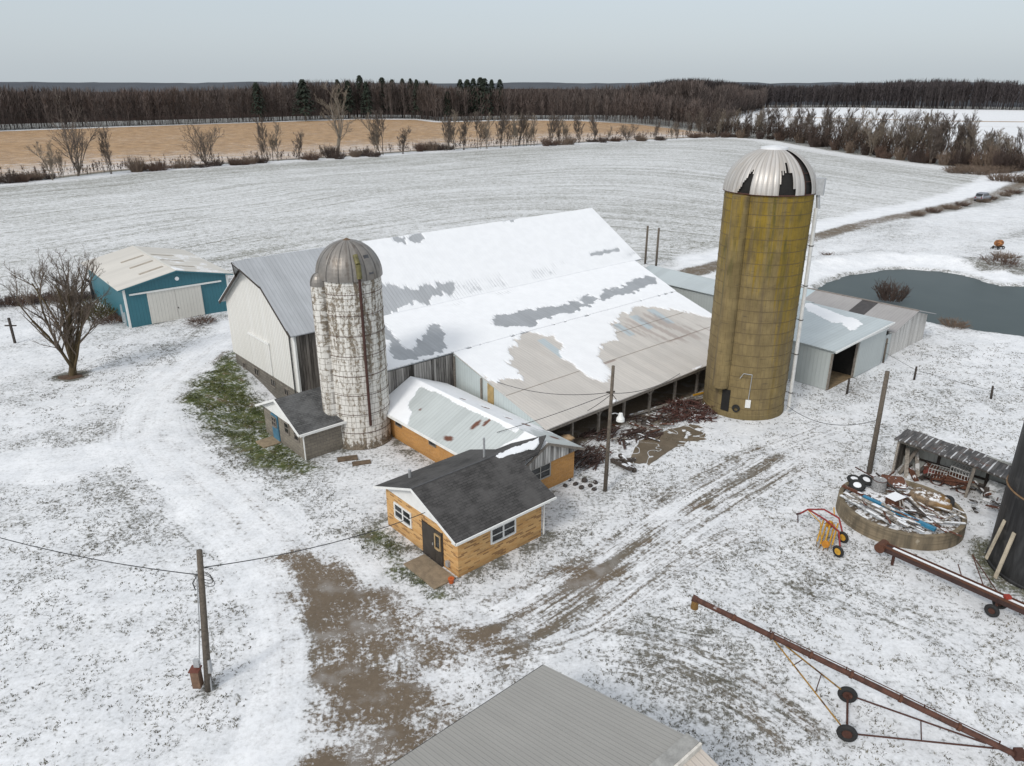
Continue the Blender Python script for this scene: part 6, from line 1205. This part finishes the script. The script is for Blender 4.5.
def seg_mesh(segs, n, rmin):
    Vv = []; Ff = []
    for p, q, a, b, k in segs:
        a = max(a, rmin); b = max(b, rmin*.8); d = q-p; L_ = np.linalg.norm(d)
        if L_ < 1e-5: continue
        d = d/L_; up = np.array((0, 0, 1.)) if abs(d[2]) < .9 else np.array((1., 0, 0)); s = np.cross(d, up); s /= np.linalg.norm(s); t_ = np.cross(s, d); o = len(Vv)
        for c, rr in ((p, a), (q, b)):
            for i in range(n): th = 6.283*i/n; Vv.append(c+rr*(s*math.cos(th)+t_*math.sin(th)))
        Ff += [(o+i, o+(i+1) % n, o+n+(i+1) % n, o+n+i) for i in range(n)]
    return np.array(Vv), np.array(Ff)
def bark(name, a, b):
    t = NT(name); n = t.noise(.5, 4, .7); return t.done(t.mix(t.step(n, .3, .7), a, b), .95)
BK1 = bark('bark_grey_brown', (.085, .068, .055), (.16, .132, .108)); BK2 = bark('bark_pale', (.17, .145, .115), (.25, .215, .18)); TW1 = bark('twigs_brown', (.10, .078, .066), (.15, .12, .10)); TW2 = bark('twigs_tan', (.18, .145, .11), (.24, .195, .15)); TWR = bark('twigs_dark', (.052, .040, .034), (.10, .076, .064)); MOSSB = bark('bark_mossy', (.055, .040, .020), (.105, .075, .036))
def make_tree(name, label, segs, n, rmin, bmat, tmat, group=None, loc=(0, 0, 0), cut=1):
    th = thing(name, label, 'tree', loc, 0, group)
    for nm, sel, m in (('trunk', [s for s in segs if s[4] <= cut], bmat), ('crown', [s for s in segs if s[4] > cut], tmat)):
        V_, F_ = seg_mesh(sel, n, rmin if nm == 'crown' else rmin*1.5)
        obj(nm, (V_, F_), m, th)
    return th
# the yard tree at the left
segs = grow(23, 7.9, 'multi', .9, 5); segs = [s for s in segs if True]
yt = make_tree('yard_tree', 'big bare spreading tree with many stems standing in the left yard', segs, 4, .0062, MOSSB, bark('yard_twigs', (.10, .076, .057), (.16, .125, .098)), None, (-34.3, 54.14, 0), 1)
o = lump('root_mound', 'brown leaf-strewn mound round the foot of the yard tree', 'mound', (-34.3, 54.0, -.02), (.95, .75, .13), plain('leaf_litter', (.075, .045, .028), .95, .5, 5), 77, 18, 8, .5); o['kind'] = 'structure'; o.name = 'soil_mound'
if 'category' in o: del o['category']
# hedgerow trees: a few kinds, then copies
HT = {}
def kindtree(k, label, group, loc, H, i):
    v = i % 3; key = (k or 'pole', v)
    if key not in HT:
        kk = k or 'pole'; kk = 'pole' if kk in ('lean', 'bush') else kk
        s = grow(100+17*v+len(kk), 10, kk, .95 if kk == 'pole' else .85, 3 if kk == 'pole' else 4)
        HT[key] = make_tree('bare_tree', label, s, 3, .019, (BK1, BK2, BK1)[v], (TW1, TW2, TW1)[v], group, (loc[0], loc[1], 0), 1); t_ = HT[key]
        t_.scale = (H/10,)*3
        if k in ('vase', 'wide'): t_.scale = (H/10*1.0, H/10*1.0, H/10)
    else: t_ = dup(HT[key], (loc[0], loc[1], 0), rng.uniform(0, 6.28), label, (H/10*rng.uniform(1.05, 1.5),)*2+(H/10,)); t_['group'] = group
    if k == 'lean': t_.rotation_euler = (0, R(22), 0)
    return t_
special = {(0): 'broad fan-shaped bare tree at the far left end of the hedgerow', 5: 'low round bare tree in the hedgerow above the teal shed', 10: 'tall pale vase-shaped bare tree rising above the tan field', 12: 'bare tree with a double pale trunk right of the vase-shaped tree', 31: 'dark low rounded tree among thin hedge trees above the right barn end', 32: 'dark low rounded tree in the hedgerow above the right end of the barn'}
for i, (x, y, h, k) in enumerate(HEDGE1):
    lb = special.get(i)
    if k == 'bush': BUSHES.append((x, y, h)); continue
    if k == 'round': lb = 'low round bare tree in the hedgerow above the teal shed' if i < 20 else 'dark low rounded tree in the hedgerow above the right end of the barn'
    elif i not in (0, 10): lb = 'slim bare tree in the hedgerow between the snowy field and the tan field'
    kindtree(k, lb, 'trees in the far hedgerow', (x, y), h*1.2, i)
for i, (x, y, h, k) in enumerate(HEDGE2):
    kindtree(k, 'leaning dark bare tree in the wood strip right of the concrete silo dome' if k == 'lean' else 'bare tree in the thick wood strip bordering the snowy field at right', 'trees in the right wood strip', (x, y), h*.92, i+(1 if i % 4 else 0))
# second rank behind, thickening the strip
for i, (x, y, h, k) in enumerate(HEDGE2):
    for q in range(1 if i % 3 else 2):
        kindtree('', 'bare tree in the thick wood strip bordering the snowy field at right', 'trees in the right wood strip', (x+rng.uniform(3, 22), y+rng.uniform(-6, 16)), min(h, 12)*rng.uniform(.6, .85), i+q)
def make_bush(seed, n=130):
    r_ = random.Random(seed); sg = []
    for i in range(n):
        a = r_.uniform(0, 6.28); q = r_.random()**.5; p = np.array((.75*q*math.cos(a), .75*q*math.sin(a), 0)); d = np.array((math.cos(a)*q*.8+r_.gauss(0, .3), math.sin(a)*q*.8+r_.gauss(0, .3), 1.0)); d /= np.linalg.norm(d); l = r_.uniform(.45, 1.05)
        e = p+d*l; sg.append((p, e, .02, .012, 2))
        for k in range(3):
            f = r_.uniform(.35, .95); c = p+(e-p)*f; dd = d+np.array((r_.gauss(0, .6), r_.gauss(0, .6), r_.gauss(0, .3))); sg.append((c, c+dd/np.linalg.norm(dd)*l*.4, .013, .008, 3))
    return seg_mesh(sg, 3, .012)
BUM = [bark('bush_dark', (.055, .038, .032), (.10, .07, .058)), bark('bush_red_brown', (.10, .06, .045), (.15, .10, .075)), bark('bush_tan', (.16, .115, .085), (.22, .165, .125))]
BP = []
for i in range(3):
    V_, F_ = make_bush(40+i); me = mesh_np('bush', V_, F_); me.materials.append(BUM[i]); BP.append(me)
def bush(label, x, y, h, wx, i, group=None, name='bush'):
    o = bpy.data.objects.new(name, BP[i % 3]); COL.objects.link(o); o.location = (x, y, 0); o.scale = (wx, wx*.8, h); o.rotation_euler = (0, 0, rng.uniform(0, 6)); return tag(o, label, 'bush', group)
for i, (x, y, h) in enumerate(BUSHES):
    r_ = x > 78; bush('bare bush at the foot of the wood strip right of the concrete silo dome' if r_ else 'low bare bush along the far hedgerow', x, y, h*1.1, rng.uniform(1.6, 2.8), i, 'bushes under the right wood strip' if r_ else 'bushes along the far hedgerow')
    for q in range(1): bush('bare bush at the foot of the wood strip right of the concrete silo dome' if r_ else 'low bare bush along the far hedgerow', x+rng.uniform(-4, 4)+(4 if r_ else 0), y+rng.uniform(-3.5, 4), h*rng.uniform(.5, .85), rng.uniform(1.8, 3.4), i+q, 'bushes under the right wood strip' if r_ else 'bushes along the far hedgerow')
bush('thin bare bush growing at the pond edge behind the weathered shed', 39.9, 76.3, 2.0, 1.5, 0); bush('brown weed bush on the snowy pond bank at the right', 60.4, 91.0, 1.5, 2.2, 1); bush('brown brush at the left end of the pond bank', 42.0, 96.3, .7, 1.8, 1); bush('low weeds along the pond edge right of the weathered shed', 41.5, 67.0, .7, 1.2, 2); bush('dry weeds beside the bank near the orange tank', 64.5, 96.5, .8, 1.6, 2)
for i, (x, y) in enumerate([(-56, 73.4), (-54, 74), (-52.2, 74.3), (-50.4, 74.8), (-48.8, 75.6), (-47, 76), (-45.6, 76.3)]): bush('clump in the dark row of dead brush behind the bare yard tree', x, y, 1.0, 1.5, (i % 2), 'brush row behind the yard tree')
gb = bush('olive green brush against the side wall of the teal shed', -40.4, 70.6, 1.5, 2.6, 0); me = BP[0].copy(); me.materials.clear(); me.materials.append(bark('olive_brush', (.075, .07, .025), (.15, .13, .05))); gb.data = me
gb2 = bush('brown brush at the near corner of the teal shed side wall', -38.2, 68.6, .8, 1.6, 1)
x0 = 0
for i in range(8): bush('dry weed clump along the farm lane by the parked car', 70+i*5.2+rng.uniform(-1, 1), 131.5+i*4.1+rng.uniform(-1, 1), .8, 1.5, 2-(i % 2), 'weeds along the lane')
bush('brown dead weeds by the lower right corner of the teal shed doors', -29.6, 68.3, .35, 1.5, 1)
for i in range(10): bush('tan dry grass clump at the right end of the wood strip', 118+rng.uniform(-3, 12), 190+rng.uniform(-12, 14), 1.8, 3.2, 2, 'tan grass at the right field edge')

# conifers on the forest front
def conifer(seed):
    r_ = random.Random(seed); Vv = []; Ff = []
    for i in range(420):
        f = r_.random()**.75; z = .14+.86*f; rad = .25*(1-f)**.75*r_.uniform(.35, 1.1)+.01; a = r_.uniform(0, 6.28); c = np.array((rad*math.cos(a), rad*math.sin(a), z)); o_ = np.array((math.cos(a), math.sin(a), -.25)); s = np.array((-math.sin(a), math.cos(a), 0)); l = r_.uniform(.035, .075); b = len(Vv)
        Vv += [c-s*l*.6+np.array((0, 0, .02)), c+s*l*.6+np.array((0, 0, .02)), c+o_*l*1.1-np.array((0, 0, r_.uniform(0, .02)))]; Ff.append((b, b+1, b+2))
    return np.array(Vv), np.array(Ff)
t = NT('conifer_needles'); n = t.noise(.4, 4); CNM = t.done(t.mix(t.step(n, .3, .7), (.010, .016, .010), (.030, .042, .026)), .95)
CP = []
for v in range(2):
    th = thing('conifer', 'dark green conifer standing in the bare forest beyond the tan field', 'tree', (0, 0, 0), 0, 'conifers in the far forest'); V_, F_ = conifer(60+v); obj('crown', (V_, F_), CNM, th); g = MB(); g.tube((0, 0, 0), (0, 0, .95), .014, .003, 6); obj('trunk', g, BK1, th); CP.append(th)
for i, (x, y, h) in enumerate(CONIFERS):
    h *= 1.0; lb = None; th = CP[i] if i < 2 else dup(CP[i % 2], (x, y, 0), rng.uniform(0, 6))
    th.location = (x, y, 0); th.scale = (h*rng.uniform(.7, 1.1),)*2+(h,)
    if i == 0: th.scale = (h*1.3, h*1.3, h); th['label'] = 'lone dark green conifer in the forest, well left of the conifer group'
    elif i == 20: th['label'] = 'small dark conifer furthest right at the foot of the far forest'
    elif i > 1: th['label'] = 'dark green conifer standing in the bare forest beyond the tan field'

# ------------------------------------------------------------------ the far forest: one mass
def forest(name, front, depth, n, hm, mat, seed, lab, hvar=.28, tw=40, wmul=1.):
    r_ = np.random.RandomState(seed); P = np.array(front, float); L_ = np.r_[0, np.cumsum(np.hypot(*np.diff(P, axis=0).T))]
    s = r_.uniform(0, L_[-1], n); px = np.interp(s, L_, P[:, 0]); py = np.interp(s, L_, P[:, 1]); d = depth*r_.random(n)**1.25; d[:n//4] *= .12
    px = px+d*px/np.hypot(px, py)+r_.normal(0, 1.5, n); py = py+d*py/np.hypot(px, py)+r_.normal(0, 1.5, n)
    h = hm*(1-hvar/2+hvar*r_.random(n))*(1+.12*np.sin(s*.021)); Vv = []; tint = []
    V1 = np.zeros((n, tw+2, 3, 3)); T1 = np.repeat((r_.random(n)*.7)[:, None], tw+2, 1)
    base = np.stack([px, py, np.zeros(n)], 1)
    for k in range(2):
        a = k*1.57+r_.random(n)*.5; wv = np.stack([np.cos(a), np.sin(a), 0*a], 1)*(.006*h*wmul)[:, None]
        V1[:, k, 0] = base-wv; V1[:, k, 1] = base+wv; V1[:, k, 2] = base+np.stack([r_.normal(0, .3, n), r_.normal(0, .3, n), h*.9], 1)
    T1[:, :2] += .3
    for k in range(tw):
        f = .25+.72*r_.random(n); rad = .30*h*np.sqrt(r_.random(n))*np.sqrt(np.clip(1.25*(1-f)+.25, 0, 1))*np.where(f < .4, .6, 1); a = r_.random(n)*6.283
        c = base+np.stack([rad*np.cos(a)*.35, rad*np.sin(a)*.35, h*f*.92], 1); e = base+np.stack([rad*np.cos(a), rad*np.sin(a), h*np.minimum(f+.05+.14*r_.random(n), 1.02)], 1)
        pv = np.stack([-np.sin(a), np.cos(a), 0*a], 1)*((.10+.20*r_.random(n))*wmul)[:, None]
        V1[:, k+2, 0] = c-pv; V1[:, k+2, 1] = c+pv; V1[:, k+2, 2] = e
    V_ = V1.reshape(-1, 3); F_ = np.arange(len(V_)).reshape(-1, 3); at = np.repeat(T1.reshape(-1), 3)
    o = obj(name, (V_, F_), mat, attrs=dict(tone=at)); tag(o, lab, 'forest', None, 'stuff'); return o
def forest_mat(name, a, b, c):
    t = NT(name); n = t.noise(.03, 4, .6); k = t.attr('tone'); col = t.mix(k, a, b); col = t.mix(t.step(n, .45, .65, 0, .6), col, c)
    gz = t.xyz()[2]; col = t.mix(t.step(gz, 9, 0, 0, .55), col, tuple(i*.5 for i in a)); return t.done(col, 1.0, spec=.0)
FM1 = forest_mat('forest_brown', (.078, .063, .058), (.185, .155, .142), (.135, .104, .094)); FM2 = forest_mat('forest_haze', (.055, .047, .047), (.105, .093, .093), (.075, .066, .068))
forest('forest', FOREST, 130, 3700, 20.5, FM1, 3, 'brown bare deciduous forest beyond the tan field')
mid = [(FOREST[-1][0]-10, FOREST[-1][1]+20), (135, 520), (170, 600), (240, 760)]
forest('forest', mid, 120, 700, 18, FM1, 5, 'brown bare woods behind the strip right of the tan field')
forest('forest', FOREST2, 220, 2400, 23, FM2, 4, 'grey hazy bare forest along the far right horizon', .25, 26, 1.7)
r2 = [(x*1.6+40, y*1.55+60) for x, y in FOREST2]
def hills(name, pts, depth, h, mat, seed):
    Vv = []; Ff = []; P = np.array(pts, float); L_ = np.r_[0, np.cumsum(np.hypot(*np.diff(P, axis=0).T))]; m = 90; s = np.linspace(0, L_[-1], m); X = np.interp(s, L_, P[:, 0]); Y = np.interp(s, L_, P[:, 1]); k = 8
    for i in range(m):
        for j in range(k):
            f = j/(k-1); e = min(1, min(i, m-1-i)/6); z = h*math.sin(math.pi*min(1, f*1.2)/1.0 if f < .42 else math.pi/2)*e*(.8+.4*fbm(s[i]*.01, f*3, seed, 4)) if f < .85 else h*e*(1-(f-.85)/.15)*.9
            r = 1+f*depth/math.hypot(X[i], Y[i]); Vv.append((X[i]*r, Y[i]*r, z-.3))
    for i in range(m-1):
        for j in range(k-1): a = i*k+j; Ff.append((a, a+k, a+k+1, a+1))
    o = obj(name, (np.array(Vv), Ff), mat, smooth=True); o['kind'] = 'structure'
t = NT('wooded_slope'); n = t.noise(.06, 6, .75); n2 = t.noise(1, 4, .7, t.scale(.5, .5, .06)); HM = t.done(t.mix(t.step(t.addm(t.mul(n, .5), t.mul(n2, .5)), .35, .65), (.028, .020, .018), (.060, .045, .040)), 1., spec=0)
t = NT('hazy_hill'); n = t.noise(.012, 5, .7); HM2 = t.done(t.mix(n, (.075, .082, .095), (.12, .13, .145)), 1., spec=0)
sh = lambda P, d: [(x*(1+d/math.hypot(x, y)), y*(1+d/math.hypot(x, y))) for x, y in P]
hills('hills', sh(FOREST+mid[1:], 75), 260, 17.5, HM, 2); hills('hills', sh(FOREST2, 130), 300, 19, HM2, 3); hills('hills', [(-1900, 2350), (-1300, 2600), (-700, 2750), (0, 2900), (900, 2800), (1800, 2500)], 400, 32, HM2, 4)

# ------------------------------------------------------------------ car on the lane, orange tank
ca = thing('car', 'small silver estate car with dark windows parked on the farm lane', 'car', (92.6, 149.6, 0), math.atan2(12.8, 15.6))
CARP = plain('silver_paint', (.25, .26, .29), .3, .04, 2, metal=.4); 
def loft(sections):
    g = MB(); n = len(sections[0]); 
    for s in sections: g.v += s
    for i in range(len(sections)-1):
        for k in range(n): g.f.append((i*n+k, i*n+(k+1) % n, (i+1)*n+(k+1) % n, (i+1)*n+k))
    g.f += [tuple(range(n-1, -1, -1)), tuple((len(sections)-1)*n+k for k in range(n))]; return g
def sec(x, w_, z0, z1, r=.12): return [(x, -w_+r, z0), (x, w_-r, z0), (x, w_, z0+r), (x, w_, z1-r), (x, w_-r, z1), (x, -w_+r, z1), (x, -w_, z1-r), (x, -w_, z0+r)]
obj('body', loft([sec(-2.25, .78, .45, .85), sec(-2.1, .86, .30, .98), sec(-1.2, .9, .26, 1.02), (sec(.9, .9, .26, 1.0)), sec(1.9, .84, .28, .86), sec(2.25, .72, .40, .72)]), CARP, ca, True)
cb = obj('cabin', loft([sec(-2.12, .70, .9, 1.02, .03), sec(-1.85, .68, .9, 1.58, .1), sec(-.2, .70, .9, 1.66, .1), sec(.55, .68, .9, 1.60, .1), sec(1.2, .72, .9, 1.02, .03)]), CARP, ca, True)
g = MB(); 
for s in (-1, 1): g.prism([(-1.8, s*.715, 1.06), (.85, s*.735, 1.06), (.5, s*.705, 1.48), (-1.68, s*.70, 1.48)], (0, s*.012, 0))
g.prism([(1.12, -.6, 1.05), (1.12, .6, 1.05), (.66, .58, 1.52), (.66, -.58, 1.52)], (.03, 0, .02)); g.prism([(-2.13, -.58, 1.06), (-2.13, .58, 1.06), (-1.92, .56, 1.5), (-1.92, -.56, 1.5)], (-.03, 0, .01)); obj('window', g, GLASS, cb)
for x in (-1.4, 1.4):
    for s in (-1, 1): g = MB(); g.torus((x, s*.8, .32), (0, 1, 0), .23, .095, 18, 8); wh = obj('wheel', g, TYRE, ca, True); g = MB(); g.tube((x, s*.76, .32), (x, s*.87, .32), .17, n=12); obj('rim', g, GALV, wh)
for s in (-1, 1):
    g = MB(); g.box(-2.27, -2.2, s*.55-.12, s*.55+.12, .7, .9); obj('tail_light', g, RED, ca); g = MB(); g.box(2.12, 2.26, s*.52-.14, s*.52+.14, .62, .74); obj('headlight', g, WHITE, ca)
ot = thing('orange_tank', 'small rusty orange tank on a dark wheeled frame in the snow past the pond', 'tank', (67.3, 102.8, 0), .3); ot.scale = (.62, .62, .62)
g = MB(); g.rev([(.02, -.95), (.5, -.9), (.68, -.6), (.72, 0), (.68, .6), (.5, .9), (.02, .95)], 20); g.v = [(z, x, y+1.35) for x, y, z in g.v]; obj('tank', g, rusty('orange_rust', (.42, .17, .05), (.20, .08, .03), .5, 2), ot, True)
g = MB(); g.beam((-1.3, -.4, .5), (1.2, -.4, .5), .14, .14); g.beam((-1.3, .4, .5), (1.2, .4, .5), .14, .14); g.beam((-1.2, 0, .5), (-2.3, -.1, .35), .16, .16); g.box(.4, 1.2, -.5, .5, .45, .7); obj('frame', g, DARKW, ot)
for x in (-.6, .9):
    for s in (-1, 1): g = MB(); g.torus((x, s*.65, .36), (0, 1, 0), .26, .1, 16, 7); obj('wheel', g, TYRE, ot, True)
# undergrowth of the wood strip and the hedgerow: nobody could count it
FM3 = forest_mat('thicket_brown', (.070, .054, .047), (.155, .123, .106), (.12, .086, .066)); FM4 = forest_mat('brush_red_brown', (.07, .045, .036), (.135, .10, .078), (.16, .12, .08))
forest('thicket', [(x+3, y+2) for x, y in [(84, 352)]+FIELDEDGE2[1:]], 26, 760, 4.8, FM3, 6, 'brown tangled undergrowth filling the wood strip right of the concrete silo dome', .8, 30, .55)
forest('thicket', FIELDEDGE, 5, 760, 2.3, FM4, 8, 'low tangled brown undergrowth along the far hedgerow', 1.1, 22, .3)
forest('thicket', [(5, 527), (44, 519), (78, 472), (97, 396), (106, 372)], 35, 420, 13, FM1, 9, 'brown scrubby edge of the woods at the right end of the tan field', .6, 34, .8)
# grass tufts poking through the thin snow of the yard
def tufts(n, seed):
    r_ = np.random.RandomState(seed); m = (GX > -36) & (GX < 44) & (GY > 15) & (GY < 62); c = cov[m]; p = np.clip((1.0-c)*1.0, 0.03, .8)*(1-np.clip(grav[m], 0, 1))*(1-dr[m])*(1-np.clip(infield[m], 0, 1)); p *= (fbm(GX[m]*1.3, GY[m]*1.3, 131, 3) > .50)
    for q in ([W(-.2, -.2), W(11, -.2), W(11, 16), W(-.2, 21)], [W(3.6, 15), W(38, 15), W(41, 36), W(3.6, 36)], [W(11, 6), W(35, 5.8), W(37, 16), W(11, 16)], [W(34, -.2), W(44, -.2), W(53, .2), W(53, 14), W(40, 25)], [W(-22, -9), W(-3, -9), W(-3, -20), W(-22, -20)]): p[poly_sd(GX[m], GY[m], q) < .1] = 0
    p[np.hypot(GX[m]-20.2, GY[m]-33.6) < 3.2] = 0; p[np.hypot(GX[m]-24.9, GY[m]-29) < 2.5] = 0; p[psd[m] < .5] = 0; p[np.hypot(GX[m]-TX, GY[m]-TY) < 2.9] = 0
    k = r_.choice(len(p), n, p=p/p.sum()); x = GX[m][k]+r_.uniform(-.16, .16, n); y = GY[m][k]+r_.uniform(-.16, .16, n); z = GZ[m][k]-.01; B_ = 4
    V_ = np.zeros((n, B_, 3, 3)); g_ = np.clip(grn[m][k], 0, 1)
    for b in range(B_):
        a = r_.uniform(0, 6.283, n); l = r_.uniform(.03, .11, n)*(1+.5*g_); h = r_.uniform(.02, .085, n)*(1+.6*g_); w_ = r_.uniform(.012, .028, n); ox = r_.normal(0, .03, n); oy = r_.normal(0, .03, n)
        V_[:, b, 0] = np.stack([x+ox-np.sin(a)*w_, y+oy+np.cos(a)*w_, z], 1); V_[:, b, 1] = np.stack([x+ox+np.sin(a)*w_, y+oy-np.cos(a)*w_, z], 1); V_[:, b, 2] = np.stack([x+ox+np.cos(a)*l, y+oy+np.sin(a)*l, z+h], 1)
    tone = np.repeat(r_.random(n), B_*3); gr_ = np.repeat(g_, B_*3); V_ = V_.reshape(-1, 3)
    t = NT('tuft_grass'); k1 = t.attr('tone'); c_ = t.mix(k1, (.065, .060, .048), (.19, .175, .135)); c_ = t.mix(t.attr('green'), c_, t.mix(k1, (.035, .055, .012), (.115, .115, .04))); M_ = t.done(c_, .9)
    o = obj('grass_tufts', (V_, np.arange(len(V_)).reshape(-1, 3)), M_, attrs=dict(tone=tone, green=gr_)); tag(o, 'dull grass tufts poking through the thin yard snow', 'grass', None, 'stuff')
tufts(40000, 5)
# more debris along the open side of the barn
for i in range(26):
    u_ = rng.uniform(12.5, 26.5); v_ = rng.uniform(3.6, 6.4)-.04*(u_-12); x, y = W(u_, v_); th = rng.uniform(0, 6.28); l = rng.uniform(.25, .9); e = np.array((math.cos(th), math.sin(th), rng.uniform(-.06, .12)))*l; p = np.array((x, y, rng.uniform(.06, .22)))
    stick('debris_board', 'broken board in the muddy debris along the open barn side', 'board', p-e, p+e, rng.uniform(.06, .18), .05, (BOARDD, RUSTS, BOARD, BR)[i % 4], 'broken boards along the open barn side')
for i in range(22):
    p = np.array(loc(rng.uniform(.5, 6.4), rng.uniform(.0, 1.35), rng.uniform(.1, .7))); th = rng.uniform(0, 6.28); l = rng.uniform(.2, .65); e = np.array((math.cos(th)*l, math.sin(th)*l, rng.uniform(-.35, .35)))
    stick('shed_junk', 'dark junk piece heaped inside the open lean shed', 'scrap', p-e, p+e, rng.uniform(.06, .3), rng.uniform(.04, .12), (BOARDD, RUSTS, SHEETM, BOARD, DARKW)[i % 5], 'junk heaped inside the open shed')
x, y = W(17.0, 5.0); heap('scrap_pile', 'scattered dark scrap lumber between the lamp pole and the barn posts', 'pile', (x, y, 0), 2.6, .7, .45, 110, BR, .4, 1.5, .04, 'stuff', .8, 12)
x, y = W(22.0, 3.9); heap('scrap_pile', 'dark broken lumber along the edge of the bare concrete pad', 'pile', (x, y, 0), 2.4, .55, .35, 80, BRR, .3, 1.2, .04, 'stuff', None, 13)
